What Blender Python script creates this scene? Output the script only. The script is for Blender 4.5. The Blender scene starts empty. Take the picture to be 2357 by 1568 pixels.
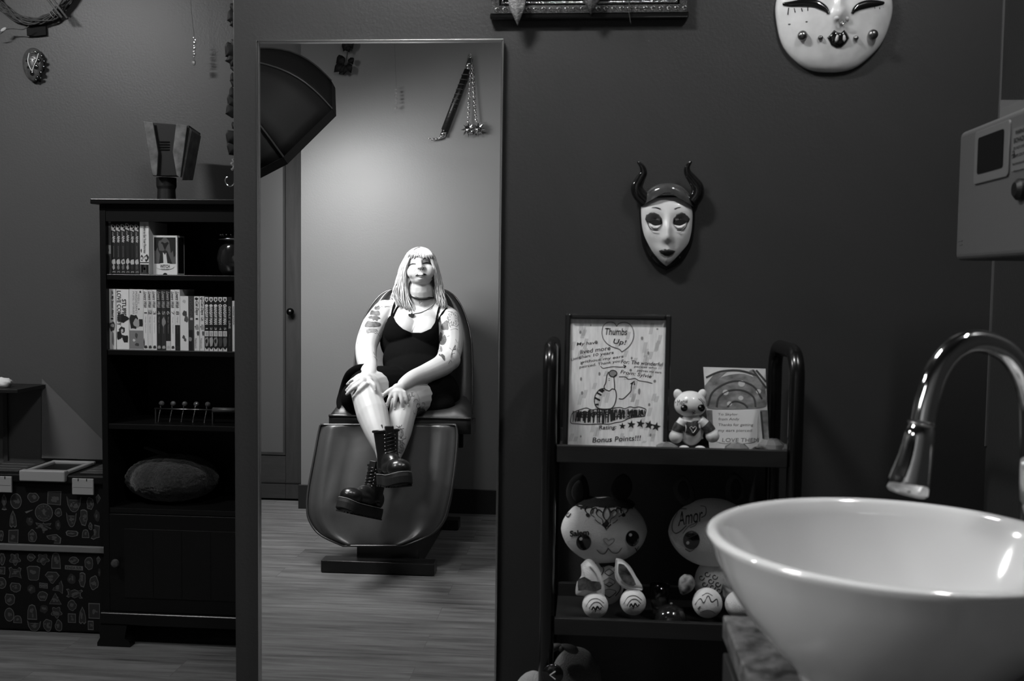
import bpy, bmesh, math, random
from mathutils import Vector, Matrix, noise
C = bpy.context.scene.collection
SC = bpy.context.scene
PI = math.pi
# ---------------- camera
FPX = 2291.0; PW, PH = 2357, 1568
CAM = Vector((0, 0, 1.28))
def _basis():
    y, p, r = math.radians(-4.4), math.radians(-3.4), math.radians(0.7)
    f = Vector((math.sin(y)*math.cos(p), math.cos(y)*math.cos(p), math.sin(p)))
    R = Vector((math.cos(y), -math.sin(y), 0)); U = R.cross(f)
    return f, R*math.cos(r)+U*math.sin(r), U*math.cos(r)-R*math.sin(r)
CF, CR, CU = _basis()
cd = bpy.data.cameras.new('camera'); cam = bpy.data.objects.new('camera', cd); C.objects.link(cam)
cd.sensor_width = 36; cd.sensor_fit = 'HORIZONTAL'; cd.lens = 36*FPX/PW
cd.clip_start = .05; cd.clip_end = 60
cd.dof.use_dof = True; cd.dof.focus_distance = 4.5; cd.dof.aperture_fstop = 7.5
M = Matrix((CR, CU, -CF)).transposed().to_4x4(); M.translation = CAM
cam.matrix_world = M
SC.camera = cam
SC.view_settings.view_transform = 'Standard'; SC.view_settings.look = 'None'
SC.view_settings.gamma = 1; SC.view_settings.use_curve_mapping = False
SC.view_settings.exposure = 0.0
w = bpy.data.worlds.new('world'); SC.world = w; w.use_nodes = True
w.node_tree.nodes['Background'].inputs[0].default_value = (.02, .02, .02, 1)
w.node_tree.nodes['Background'].inputs[1].default_value = 1.0

def ray(px, py): return CF + CR*((px-PW/2)/FPX) - CU*((py-PH/2)/FPX)
def at(px, py, Y): d = ray(px, py); return CAM + d*(Y/d.y)
def atx(px, py, X): d = ray(px, py); return CAM + d*(X/d.x)
def atz(px, py, Z): d = ray(px, py); return CAM + d*((Z-CAM.z)/d.z)
def proj(p):
    v = p-CAM; z = v.dot(CF); return (PW/2+FPX*v.dot(CR)/z, PH/2-FPX*v.dot(CU)/z)

WY = 2.45          # the front wall
GY = 2.432         # the mirror's glass
def refl(p): return Vector((p[0], 2*GY-p[1], p[2]))      # a point seen in the mirror, put where it really stands

# ---------------- materials
MATS = {}
def mat(name, v, rough=.5, metal=0, spec=.5, coat=0, bump=0, bscale=60, var=0, vscale=8, trans=0, emit=0, sheen=0, ior=1.45, stretch=(1,1,1)):
    if name in MATS: return MATS[name]
    m = bpy.data.materials.new(name); m.use_nodes = True; nt = m.node_tree
    b = nt.nodes['Principled BSDF']
    b.inputs['Base Color'].default_value = (v, v, v, 1); b.inputs['Roughness'].default_value = rough
    b.inputs['Metallic'].default_value = metal; b.inputs['Specular IOR Level'].default_value = spec
    b.inputs['Coat Weight'].default_value = coat; b.inputs['Transmission Weight'].default_value = trans
    b.inputs['IOR'].default_value = ior; b.inputs['Sheen Weight'].default_value = sheen
    if emit:
        b.inputs['Emission Color'].default_value = (1, 1, 1, 1); b.inputs['Emission Strength'].default_value = emit
    if bump or var:
        tc = nt.nodes.new('ShaderNodeTexCoord'); mp = nt.nodes.new('ShaderNodeMapping'); mp.inputs['Scale'].default_value = stretch
        nt.links.new(tc.outputs['Object'], mp.inputs[0])
    if bump:
        n = nt.nodes.new('ShaderNodeTexNoise'); n.inputs['Scale'].default_value = bscale; n.inputs['Detail'].default_value = 4
        nt.links.new(mp.outputs[0], n.inputs['Vector'])
        bp = nt.nodes.new('ShaderNodeBump'); bp.inputs['Strength'].default_value = bump; bp.inputs['Distance'].default_value = .004
        nt.links.new(n.outputs['Fac'], bp.inputs['Height']); nt.links.new(bp.outputs[0], b.inputs['Normal'])
    if var:
        n2 = nt.nodes.new('ShaderNodeTexNoise'); n2.inputs['Scale'].default_value = vscale; n2.inputs['Detail'].default_value = 5
        nt.links.new(mp.outputs[0], n2.inputs['Vector'])
        cr = nt.nodes.new('ShaderNodeValToRGB'); a = v*(1-var); c = v*(1+var)
        cr.color_ramp.elements[0].position = .3; cr.color_ramp.elements[1].position = .7
        cr.color_ramp.elements[0].color = (a, a, a, 1); cr.color_ramp.elements[1].color = (c, c, c, 1)
        nt.links.new(n2.outputs['Fac'], cr.inputs[0]); nt.links.new(cr.outputs[0], b.inputs['Base Color'])
    MATS[name] = m; return m

# ---------------- mesh helper
class MB:
    def __init__(s): s.v = []; s.f = []; s.m = []
    def add(s, vs, fs, mi=0):
        o = len(s.v); s.v += [Vector(p) for p in vs]; s.f += [tuple(i+o for i in f) for f in fs]; s.m += [mi]*len(fs); return s
    def box(s, x0, x1, y0, y1, z0, z1, mi=0, T=None):
        vs = [Vector((x, y, z)) for x in (x0, x1) for y in (y0, y1) for z in (z0, z1)]
        if T: vs = [T @ p for p in vs]
        return s.add(vs, [(0,1,3,2),(4,6,7,5),(0,4,5,1),(2,3,7,6),(0,2,6,4),(1,5,7,3)], mi)
    def tube(s, pts, r, n=10, mi=0, caps=True, flat=None):
        pts = [Vector(p) for p in pts]; k = len(pts)
        if not isinstance(r, list): r = [r]*k
        up = None; vs = []
        for i, p in enumerate(pts):
            t = (pts[min(i+1, k-1)]-pts[max(i-1, 0)]).normalized()
            if up is None:
                up = Vector((0, 0, 1)) if abs(t.z) < .9 else Vector((0, 1, 0))
                if flat: up = Vector(flat)
            a = t.cross(up)
            if a.length < 1e-6: a = t.cross(Vector((1, .3, 0)))
            a.normalize(); up = a.cross(t).normalized()
            rr = r[i]; ra, rb = (rr if isinstance(rr, (list, tuple)) else (rr, rr))
            for j in range(n):
                q = 2*PI*j/n; vs.append(p + a*(math.cos(q)*ra) + up*(math.sin(q)*rb))
        fs = [(i*n+j, i*n+(j+1) % n, (i+1)*n+(j+1) % n, (i+1)*n+j) for i in range(k-1) for j in range(n)]
        if caps: fs += [tuple(range(n-1, -1, -1)), tuple((k-1)*n+j for j in range(n))]
        return s.add(vs, fs, mi)
    def ell(s, c, r, nu=20, nv=12, mi=0, T=None, fn=None):
        c = Vector(c); r = (r, r, r) if not isinstance(r, (list, tuple)) else r
        vs = []
        for i in range(nv+1):
            a = PI*i/nv
            for j in range(nu):
                b = 2*PI*j/nu
                u = Vector((math.sin(a)*math.cos(b), math.sin(a)*math.sin(b), math.cos(a)))
                if fn: u = fn(u)
                p = Vector((u.x*r[0], u.y*r[1], u.z*r[2]))
                if T: p = T @ p
                vs.append(c+p)
        fs = [(i*nu+j, (i+1)*nu+j, (i+1)*nu+(j+1) % nu, i*nu+(j+1) % nu) for i in range(nv) for j in range(nu)]
        return s.add(vs, fs, mi)
    def lathe(s, prof, c=(0, 0, 0), n=48, mi=0, T=None):
        vs = []
        for (r, z) in prof:
            for j in range(n):
                b = 2*PI*j/n; p = Vector((r*math.cos(b), r*math.sin(b), z))
                if T: p = T @ p
                vs.append(Vector(c)+p)
        k = len(prof)
        fs = [(i*n+j, i*n+(j+1) % n, (i+1)*n+(j+1) % n, (i+1)*n+j) for i in range(k-1) for j in range(n)]
        return s.add(vs, fs, mi)
    def prism(s, poly, O, U, V, d, mi=0):
        """polygon poly (u,v) in the plane O+uU+vV, thickness d along UxV"""
        O, U, V = Vector(O), Vector(U), Vector(V); N = U.cross(V).normalized()*d; n = len(poly)
        a = [O+U*p[0]+V*p[1] for p in poly]
        return s.add(a+[p+N for p in a], [tuple(range(n-1, -1, -1)), tuple(range(n, 2*n))]+[(i, (i+1) % n, n+(i+1) % n, n+i) for i in range(n)], mi)
    def tf(s, T): s.v = [T @ p for p in s.v]; return s
    def build(s, name, mats, parent=None, smooth=False, rf=False, bev=0, seg=2, sub=0, weld=True):
        if not isinstance(mats, (list, tuple)): mats = [mats]
        vs = [refl(p) for p in s.v] if rf else s.v
        fs = [tuple(reversed(f)) for f in s.f] if rf else s.f
        if parent is not None: o0 = WLOC[parent.name]
        elif vs:
            lo = [min(p[i] for p in vs) for i in range(3)]; hi = [max(p[i] for p in vs) for i in range(3)]
            o0 = Vector(((lo[0]+hi[0])/2, (lo[1]+hi[1])/2, lo[2]))
        me = bpy.data.meshes.new(name); me.from_pydata([p-o0 for p in vs], [], fs)
        for m in mats: me.materials.append(m)
        me.polygons.foreach_set('material_index', s.m)
        bm = bmesh.new(); bm.from_mesh(me)
        if weld: bmesh.ops.remove_doubles(bm, verts=bm.verts, dist=1e-6)
        bmesh.ops.recalc_face_normals(bm, faces=bm.faces)
        bm.to_mesh(me); bm.free()
        if smooth: me.polygons.foreach_set('use_smooth', [True]*len(me.polygons))
        o = bpy.data.objects.new(name, me); C.objects.link(o)
        if parent is not None: o.parent = parent; WLOC[o.name] = o0.copy()
        else: o.location = o0; WLOC[o.name] = o0.copy()
        if bev:
            b = o.modifiers.new('bevel', 'BEVEL'); b.width = bev; b.segments = seg; b.limit_method = 'ANGLE'; b.angle_limit = .6
            b.harden_normals = False
        if sub:
            q = o.modifiers.new('sub', 'SUBSURF'); q.levels = sub; q.render_levels = sub
        return o
WLOC = {}
def tag(o, label=None, cat=None, group=None, kind=None):
    if label: o['label'] = label
    if cat: o['category'] = cat
    if group: o['group'] = group
    if kind: o['kind'] = kind
    return o
def thing(name, label, cat, loc, group=None, rf=False):
    o = bpy.data.objects.new(name, None); C.objects.link(o); o.empty_display_size = .05
    loc = refl(loc) if rf else Vector(loc); o.location = loc; WLOC[o.name] = loc.copy()
    return tag(o, label, cat, group)
def struct(name, mb, m, bev=0): return tag(mb.build(name, m, bev=bev), kind='structure')

# ---------------- lettering: text outlines turned into flat meshes
_tc = {}
def text_geo(s, size=1.0, bold=0, shear=0, align='CENTER', space=1.0):
    k = (s, size, bold, shear, align, space)
    if k in _tc: return _tc[k]
    cu = bpy.data.curves.new('t', 'FONT'); cu.body = s; cu.size = size; cu.align_x = align; cu.align_y = 'CENTER'
    cu.offset = bold; cu.shear = shear; cu.space_character = space; cu.resolution_u = 3
    ob = bpy.data.objects.new('t', cu); C.objects.link(ob)
    bpy.context.view_layer.update()
    me = bpy.data.meshes.new_from_object(ob.evaluated_get(bpy.context.evaluated_depsgraph_get()))
    vs = [(v.co.x, v.co.y) for v in me.vertices]; fs = [tuple(p.vertices) for p in me.polygons]
    bpy.data.objects.remove(ob); bpy.data.curves.remove(cu); bpy.data.meshes.remove(me)
    _tc[k] = (vs, fs); return _tc[k]
def text_fit(s, w, h, **k):
    """text scaled to fit exactly into w x h, centred"""
    vs, fs = text_geo(s, 1.0, **k)
    if not vs: return [], []
    x0 = min(v[0] for v in vs); x1 = max(v[0] for v in vs); y0 = min(v[1] for v in vs); y1 = max(v[1] for v in vs)
    sx = w/max(1e-6, x1-x0); sy = h/max(1e-6, y1-y0)
    return [((v[0]-(x0+x1)/2)*sx, (v[1]-(y0+y1)/2)*sy) for v in vs], fs
def circ(r, n=20, rx=None): return [((rx or r)*math.cos(2*PI*i/n), r*math.sin(2*PI*i/n)) for i in range(n)]
def lerp(a, b, t): return a+(b-a)*t
def cat_rom(pts, n=6):
    pts = [Vector(p) for p in pts]; out = []
    for i in range(len(pts)-1):
        p0, p1, p2, p3 = pts[max(i-1, 0)], pts[i], pts[i+1], pts[min(i+2, len(pts)-1)]
        for k in range(n):
            t = k/n; out.append(.5*((2*p1)+(p2-p0)*t+(2*p0-5*p1+4*p2-p3)*t*t+(3*p1-p0-3*p2+p3)*t**3))
    out.append(pts[-1]); return out
X3, Y3, Z3 = Vector((1,0,0)), Vector((0,1,0)), Vector((0,0,1))
# ================= light =================
def area(name, loc, target, sx, sy, power, spread=PI, rf=False):
    if rf: loc = refl(loc); target = refl(target)
    l = bpy.data.lights.new(name, 'AREA'); l.shape = 'RECTANGLE'; l.size = sx; l.size_y = sy; l.energy = power; l.spread = spread
    o = bpy.data.objects.new(name, l); C.objects.link(o); o.location = loc
    o.rotation_euler = (Vector(target)-Vector(loc)).to_track_quat('-Z', 'Y').to_euler(); return o
# ================= the setting =================
RX = 0.955; BWV = 5.39; CEIL = 2.75
def plaster(name, v, bump=.14):
    return mat(name, v, rough=.42, spec=.35, bump=bump, bscale=140, var=.04, vscale=2)
W_front = plaster('dark_wall_paint', .034)
W_back = plaster('studio_wall_paint', .11, .08)
W_alc = plaster('alcove_wall_paint', .062)
blk = mat('black_trim', .006, rough=.45)
def wood(name, a, b, scale=(1, 1, 1), rough=.45, ring=8, bump=.1):
    m = bpy.data.materials.new(name); m.use_nodes = True; nt = m.node_tree; p = nt.nodes['Principled BSDF']; p.inputs['Roughness'].default_value = rough
    tc = nt.nodes.new('ShaderNodeTexCoord'); mp = nt.nodes.new('ShaderNodeMapping'); mp.inputs['Scale'].default_value = scale
    n = nt.nodes.new('ShaderNodeTexNoise'); n.inputs['Scale'].default_value = ring; n.inputs['Detail'].default_value = 8; n.inputs['Roughness'].default_value = .65; n.inputs['Distortion'].default_value = .6
    cr = nt.nodes.new('ShaderNodeValToRGB'); cr.color_ramp.elements[0].position = .3; cr.color_ramp.elements[1].position = .72
    cr.color_ramp.elements[0].color = (a, a, a, 1); cr.color_ramp.elements[1].color = (b, b, b, 1)
    bp = nt.nodes.new('ShaderNodeBump'); bp.inputs['Strength'].default_value = bump; bp.inputs['Distance'].default_value = .002
    L = nt.links.new; L(tc.outputs['Object'], mp.inputs[0]); L(mp.outputs[0], n.inputs['Vector']); L(n.outputs['Fac'], cr.inputs[0]); L(cr.outputs[0], p.inputs['Base Color'])
    L(n.outputs['Fac'], bp.inputs['Height']); L(bp.outputs[0], p.inputs['Normal']); return m
def floor_mat():
    m = bpy.data.materials.new('vinyl_planks'); m.use_nodes = True; nt = m.node_tree; p = nt.nodes['Principled BSDF']; p.inputs['Roughness'].default_value = .55; p.inputs['Specular IOR Level'].default_value = .3
    L = nt.links.new; N = nt.nodes.new
    tc = N('ShaderNodeTexCoord'); br = N('ShaderNodeTexBrick'); br.offset = .37; br.inputs['Scale'].default_value = 1
    br.inputs['Brick Width'].default_value = 1.22; br.inputs['Row Height'].default_value = .152; br.inputs['Mortar Size'].default_value = .0011
    br.inputs['Color1'].default_value = (.0, .0, .0, 1); br.inputs['Color2'].default_value = (1, 1, 1, 1); br.inputs['Mortar'].default_value = (.5, .5, .5, 1)
    L(tc.outputs['Object'], br.inputs['Vector'])
    sc = N('ShaderNodeVectorMath'); sc.operation = 'MULTIPLY_ADD'; sc.inputs[1].default_value = (1, 1, 1)
    cb = N('ShaderNodeVectorMath'); cb.operation = 'SCALE'; cb.inputs['Scale'].default_value = 7.0
    L(br.outputs['Color'], cb.inputs[0]); L(tc.outputs['Object'], sc.inputs[0]); L(cb.outputs[0], sc.inputs[2])
    mp = N('ShaderNodeMapping'); mp.inputs['Scale'].default_value = (1.6, 22, 1); L(sc.outputs[0], mp.inputs[0])
    n = N('ShaderNodeTexNoise'); n.inputs['Scale'].default_value = 1.6; n.inputs['Detail'].default_value = 9; n.inputs['Roughness'].default_value = .66; n.inputs['Distortion'].default_value = .35; L(mp.outputs[0], n.inputs['Vector'])
    cr = N('ShaderNodeValToRGB'); e = cr.color_ramp.elements; e[0].position = .28; e[1].position = .72; e[0].color = (.035,)*3+(1,); e[1].color = (.15,)*3+(1,)
    L(n.outputs['Fac'], cr.inputs[0])
    mx = N('ShaderNodeMix'); mx.data_type = 'RGBA'; mx.blend_type = 'MULTIPLY'; mx.inputs[0].default_value = 1
    cr2 = N('ShaderNodeValToRGB'); cr2.color_ramp.elements[0].color = (.85,)*3+(1,); cr2.color_ramp.elements[1].color = (1.1,)*3+(1,)
    L(br.outputs['Color'], cr2.inputs[0]); L(cr.outputs[0], mx.inputs[6]); L(cr2.outputs[0], mx.inputs[7])
    m2 = N('ShaderNodeMix'); m2.data_type = 'RGBA'; L(br.outputs['Fac'], m2.inputs[0]); L(mx.outputs[2], m2.inputs[6]); m2.inputs[7].default_value = (.06,)*3+(1,)
    L(m2.outputs[2], p.inputs['Base Color']); return m
BWY = 2*GY-BWV     # real y of the wall behind the camera
struct('floor', MB().box(-3.6, RX, BWY-.5, 3.75, -.1, 0), floor_mat())
struct('ceiling', MB().box(-3.6, RX+.12, BWY-.5, 3.75, CEIL, CEIL+.1), mat('ceiling_paint', .10, rough=.9))
struct('wall_front', MB().box(-.893, RX+.12, WY, WY+.12, 0, CEIL), W_front, bev=.003)
struct('wall_right', MB().box(RX, RX+.12, BWY-.5, WY, 0, CEIL), W_front)
struct('wall_alcove', MB().box(-3.6, -.5, 3.62, 3.74, 0, CEIL), W_alc)
struct('wall_alcove_right', MB().box(-.5, -.38, WY+.12, 3.74, 0, CEIL), W_alc)
struct('wall_left', MB().box(-3.72, -3.6, BWY-.5, 3.74, 0, CEIL), W_alc)
xe = at(693, 700, BWV).x
struct('wall_back', MB().box(xe, RX, BWY-.12, BWY, 0, CEIL), W_back)
DV = 5.57; dy = 2*GY-DV
struct('wall_back_left', MB().box(-3.6, -2.45, dy-.14, dy, 0, CEIL).box(-2.45, xe-.0, dy-.14, dy, 2.12, CEIL).box(xe+.0005, xe+.1, dy-.14, BWY-.1205, 0, CEIL), W_back)
struct('baseboard_back', MB().box(xe-.013, RX-.001, BWY+.0005, BWY+.013, 0, .135).box(xe-.013, xe-.0005, BWY-.115, BWY, 0, .135), blk, bev=.002)
struct('baseboard_right', MB().box(RX-.013, RX-.0005, 1.27, WY-.001, 0, .13), blk)
struct('baseboard_front', MB().box(-.9, RX-.014, WY-.013, WY-.0005, 0, .13), blk)
struct('baseboard_alcove', MB().box(-3.59, -.51, 3.607, 3.6195, 0, .13), blk)
struct('wall_far_left_end', MB().box(-3.6, -.38, BWY-.62, BWY-.5, 0, CEIL), W_back)
# the wooden door seen in the mirror, in the recess beside the back wall
wd = wood('door_wood', .002, .014, (2.2, 2.2, .3), ring=9, rough=.7)
wdh = wood('door_wood_crossgrain', .002, .013, (.3, 2.2, 2.6), ring=9, rough=.7)
g0, g1 = at(603, 700, DV).x, at(658, 700, DV).x
zt, zb = at(630, 366, DV).z, at(630, 1046, DV).z
zt2 = at(630, 335, DV).z
door = thing('door_1', None, None, (-2.0, DV+.02, 0), rf=True); door['kind'] = 'structure'
def rb(x0, x1, y0, y1, z0, z1, mi=0, mb=None): return (mb or MB()).box(x0, x1, y0, y1, z0, z1, mi)
rb(g1, xe-.012, DV-.01, DV+.035, .012, 2.12).build('stile', wd, door, rf=True, bev=.003)
rb(-2.45, -2.33, DV-.01, DV+.035, .012, 2.12).build('stile', wd, door, rf=True, bev=.003)
rb(-2.33, g1, DV-.01, DV+.035, zt+.005, 2.12).build('rail', wdh, door, rf=True, bev=.003)
rb(-2.33, g1, DV-.01, DV+.035, .012, zb-.005).build('rail', wdh, door, rf=True, bev=.003)
for a in ((g1-.012, g1, zb, zt), (-2.33, -2.318, zb, zt)):
    rb(a[0], a[1], DV-.016, DV+.035, a[2], a[3]).build('glazing_bead', wd, door, rf=True)
for a in ((zt-.012, zt), (zb, zb+.012)):
    rb(-2.318, g1-.012, DV-.016, DV+.035, a[0], a[1]).build('glazing_bead', wdh, door, rf=True)
rb(-2.318, g1-.012, DV+.008, DV+.014, zb+.012, zt-.012).build('frosted_pane', mat('frosted_film', .055, rough=.35, spec=.5), door, rf=True)
rb(-2.33, xe-.012, DV-.014, DV-.01, at(640, 1048, DV).z-.16, at(640, 1048, DV).z-.155).build('trim_line', blk, door, rf=True)
MB().ell(at(668, 718, DV-.05), (.022, .022, .022)).build('door_handle', mat('dark_metal', .03, rough=.3, metal=1), door, rf=True, smooth=True)
# thin corner bead on the right wall, ceiling lamps
struct('trim_1', MB().box(RX-.004, RX, WY-.006, WY-.001, .9, CEIL), mat('trim_paint', .09))
lampm = mat('lamp_housing', .5, rough=.5)
def tube_light(loc, length, power, axis='x', label=''):
    t = thing('ceiling_light', label, 'ceiling light', loc, 'ceiling tube lights')
    x, y, z = loc; a, b = (length/2, .045) if axis == 'x' else (.045, length/2)
    MB().box(x-a, x+a, y-b, y+b, z+.0, z+.05).build('housing', lampm, t, bev=.004)
    a2, b2 = a-.015, b-.015
    tb = MB().box(x-a2, x+a2, y-b2, y+b2, z-.012, z-.001).build('diffuser', mat('lamp_glow_%g' % power, .8, emit=power), t)
    return t
tube_light((-2.40, 2.12, CEIL-.051), .5, 430, 'x', 'ceiling tube light over the opening of the alcove')
tube_light((-.55, 1.62, CEIL-.051), .35, 360, 'x', 'short ceiling tube light in front of the mirror wall')
tube_light((.78, 1.32, CEIL-.051), .5, 125, 'y', 'ceiling tube light running above the sink')
# ================= mirror =================
gl = mat('mirror_silver', .93, rough=.0, metal=1)
mfr = mat('mirror_frame_metal', .55, rough=.22, metal=1)
mL, mR, mT, mB = -.824, -.2165, 1.8625, .22
mir = thing('wall_mirror', 'tall rectangular wall mirror in a thin silver frame reflecting the seated woman', 'mirror', ((mL+mR)/2, WY, mB))
MB().box(mL+.002, mR-.002, GY, WY-.006, mB+.002, mT-.002).build('mirror_glass', gl, mir)
fw = .0055; fy0, fy1 = GY-.007, WY-.004
for nm, b in (('frame_side', (mL-.001, mL+fw-.001, fy0, fy1, mB, mT)), ('frame_side', (mR-fw+.001, mR+.001, fy0, fy1, mB, mT)),
              ('frame_top', (mL-.001, mR+.001, fy0, fy1, mT-fw, mT+.0005)), ('frame_bottom', (mL-.001, mR+.001, fy0, fy1, mB-.0005, mB+fw))):
    MB().box(*b).build(nm, mfr, mir, bev=.0012)
MB().box(mL+.01, mR-.01, WY-.006, WY-.0005, mB+.01, mT-.01).build('backing_board', blk, mir)

# ================= masks =================
cream = mat('glazed_cream_ceramic', .66, rough=.32, coat=.5, var=.12, vscale=22)
pale = mat('glazed_pale_ceramic', .62, rough=.28, coat=.4, var=.07, vscale=30)
bgl = mat('glazed_black', .006, rough=.12, coat=.6)
grl = mat('glazed_charcoal', .055, rough=.12, coat=.7, var=.25, vscale=60)
wht = mat('white_glaze', .62, rough=.2, coat=.5)
steel = mat('polished_steel', .75, rough=.12, metal=1)
iron = mat('dark_steel', .25, rough=.28, metal=1)
def px2m(px, py, cx, cy, Y): a, b = at(px, py, Y), at(cx, cy, Y); return Vector((a.x-b.x, 0, a.z-b.z))
# --- round mask
rc = at(1915, 34, WY); R0 = .1345
def round_h(x, z):   # local bulge of the round mask's front at (x,z) from its centre
    q = min(1, (x*x+z*z)/(R0*R0)); return .006+.038*math.sqrt(max(0, 1-q))
rm = thing('ceramic_mask', 'large round cream ceramic mask with black closed eyes, black lips and ball piercings', 'mask', (rc.x, WY, rc.z-R0), 'ceramic masks on the dark wall')
mb = MB(); n = 64; rings = 22; vs = []; fs = []
def wob(a): return 1+.012*math.sin(3*a+1)+.010*math.sin(5*a+.4)+.006*math.sin(9*a)
for i in range(rings+1):
    t = math.sin(i/rings*PI/2)
    for j in range(n):
        a = 2*PI*j/n; r = R0*t*wob(a); x, z = r*math.cos(a), r*math.sin(a)*1.02
        h = .006+.038*math.sqrt(max(0, 1-t*t)) + .0012*noise.noise(Vector((x*60, z*60, 0)))
        h += .016*math.exp(-((x-.005)**2+(z+.012)**2)/(2*.012**2))+.008*math.exp(-((x-.004)**2/(2*.007**2)+(z-.018)**2/(2*.025**2)))
        vs.append(Vector((rc.x+x, WY-.002-h, rc.z+z)))
for i in range(rings):
    for j in range(n): fs.append((i*n+j, (i+1)*n+j, (i+1)*n+(j+1) % n, i*n+(j+1) % n))
o = len(vs)
for j in range(n): v = vs[rings*n+j]; vs.append(Vector((v.x, WY-.001, v.z)))
fs += [(rings*n+j, o+j, o+(j+1) % n, rings*n+(j+1) % n) for j in range(n)]; fs.append(tuple(o+j for j in range(n)))
mb.add(vs, fs); mb.build('face', cream, rm, smooth=True)
def on_round(px, py, lift=.0):
    a = at(px, py, WY-.045); x, z = a.x-rc.x, a.z-rc.z; nh = .016*math.exp(-((x-.005)**2+(z+.012)**2)/(2*.012**2)); return Vector((a.x, WY-.002-round_h(x, z)-nh-lift, a.z))
for L in ([(1806,4),(1822,6),(1850,5),(1876,8),(1893,16),(1902,24),(1906,32)], [(2038,3),(2022,5),(2000,8),(1980,14),(1968,22),(1961,32)]):
    pts = cat_rom([on_round(*p, .001) for p in L]); k = len(pts)
    MB().tube(pts, [(.0035+.0060*math.sin(PI*min(1, i/k*1.1)), .004) for i in range(k)], n=12, flat=(0, -1, 0)).build('closed_eye', bgl, rm, smooth=True)
for L in ([(1818,14),(1816,30)], [(1830,16),(1832,26)], [(1846,17),(1848,25)], [(1860,16),(1860,24)], [(2026,8),(2028,18)], [(2014,9),(2016,18)], [(2034,6),(2037,14)]):
    MB().tube([on_round(*p, .0002) for p in L], .0011, n=6).build('lash', bgl, rm)
lips = [(1905,86),(1912,78),(1920,69),(1928,74),(1936,75),(1943,68),(1951,77),(1956,87),(1948,100),(1938,108),(1927,109),(1915,103)]
def patch(name, poly, fn, m, par, lift=.0015, th=.004, rf=False):
    c = (sum(p[0] for p in poly)/len(poly), sum(p[1] for p in poly)/len(poly)); vs = []; K = 5
    for k in range(K+1):
        t = k/K
        for p in poly:
            vs.append(fn(lerp(c[0], p[0], t), lerp(c[1], p[1], t)) + Vector((0, -lift-th*math.sqrt(max(0, 1-t*t)), 0)))
    n = len(poly); fs = [(i*n+j, (i+1)*n+j, (i+1)*n+(j+1) % n, i*n+(j+1) % n) for i in range(K) for j in range(n)]
    o = len(vs)
    for p in poly: vs.append(fn(*p)+Vector((0, .001, 0)))
    fs += [(K*n+j, o+j, o+(j+1) % n, K*n+(j+1) % n) for j in range(n)]
    return MB().add(vs, fs).build(name, m, par, smooth=True, rf=rf)
patch('lips', lips, on_round, bgl, rm, th=.007)
patch('tooth', [(1922,88),(1925,80),(1930,83),(1929,93),(1925,98),(1921,94)], lambda x, y: on_round(x, y, .006), wht, rm, th=.003)
patch('tooth', [(1941,80),(1945,83),(1947,91),(1943,98),(1939,92),(1939,84)], lambda x, y: on_round(x, y, .006), wht, rm, th=.003)
for (x, y, r) in ((1848, 81, .0115), (1889, 87, .0062), (1971, 87, .006), (2011, 78, .0118)):
    p = on_round(x, y, r*.55); MB().ell(p, r, 20, 14).build('ball_stud', iron, rm, smooth=True)
nc = on_round(1936, 46, .0)
MB().tube([nc+Vector((.0105*math.cos(a), -.004, .010*math.sin(a)-.002)) for a in [PI+.4+i*(PI-.8)/10 for i in range(11)]], .0016, n=8).build('nose_ring', steel, rm, smooth=True)
for s in (-1, 1): MB().ell(on_round(1936+s*12, 44, -.002), (.0065, .007, .006), 14, 10).build('nostril_wing', cream, rm, smooth=True)
MB().ell(on_round(1937, 54, .004), .0042, 12, 8).build('ball_stud', iron, rm, smooth=True)
for (x, y) in ((1820, 52), (1858, 49)): MB().ell(on_round(x, y, -.0012), (.0035, .002, .0018), 10, 6).build('glaze_fleck', grl, rm, smooth=True)

# --- horned mask (plain generic face)
hc = at(1534, 528, WY); HY = WY
hm = thing('ceramic_mask', 'small pale ceramic face mask with two curved black horns and a dark cap', 'mask', (hc.x, WY, at(1534, 620, WY).z), 'ceramic masks on the dark wall')
fo = [(1534,614),(1512,597),(1495,575),(1483,548),(1477,520),(1475,490),(1477,470),(1486,458),(1500,452),(1520,449),(1540,448),(1560,449),(1578,455),(1589,466),(1594,482),(1595,505),(1592,535),(1585,562),(1570,583),(1552,601)]
hb = [(1534,622),(1508,610),(1488,588),(1477,560),(1473,520),(1471,490),(1474,470),(1484,450),(1500,436),(1518,427),(1536,425),(1556,427),(1572,433),(1586,444),(1597,465),(1600,490),(1598,530),(1592,565),(1576,595),(1556,612)]
def dense(poly, n=4):
    P = cat_rom([(p[0], p[1], 0) for p in poly+[poly[0]]], n)[:-1]; return [(p.x, p.y) for p in P]
def hood_fn(depth): 
    def f(x, y): return at(x, y, WY-.001-depth)
    return f
def shell(name, poly, m, par, base, h, power=2.0, rel=None, K=26, c=None):
    """domed closed shell: outline poly in picture points, standing h proud of the wall"""
    poly = dense(poly); n = len(poly); c = c or (sum(p[0] for p in poly)/n, sum(p[1] for p in poly)/n); vs = []
    for k in range(K+1):
        t = math.sin(k/K*PI/2)
        for p in poly:
            x, y = lerp(c[0], p[0], t), lerp(c[1], p[1], t)
            d = base+h*(max(0, 1-t**power))**.5 + (rel(x, y) if rel else 0)
            vs.append(at(x, y, WY-d))
    fs = [(i*n+j, (i+1)*n+j, (i+1)*n+(j+1) % n, i*n+(j+1) % n) for i in range(K) for j in range(n)]
    o = len(vs); vs += [at(p[0], p[1], WY-.001) for p in poly]
    fs += [(K*n+j, o+j, o+(j+1) % n, K*n+(j+1) % n) for j in range(n)]; fs.append(tuple(o+j for j in range(n)))
    return MB().add(vs, fs).build(name, m, par, smooth=True)
shell('hood_rim', hb, bgl, hm, .004, .026, 4, c=(1534, 515))
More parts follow.
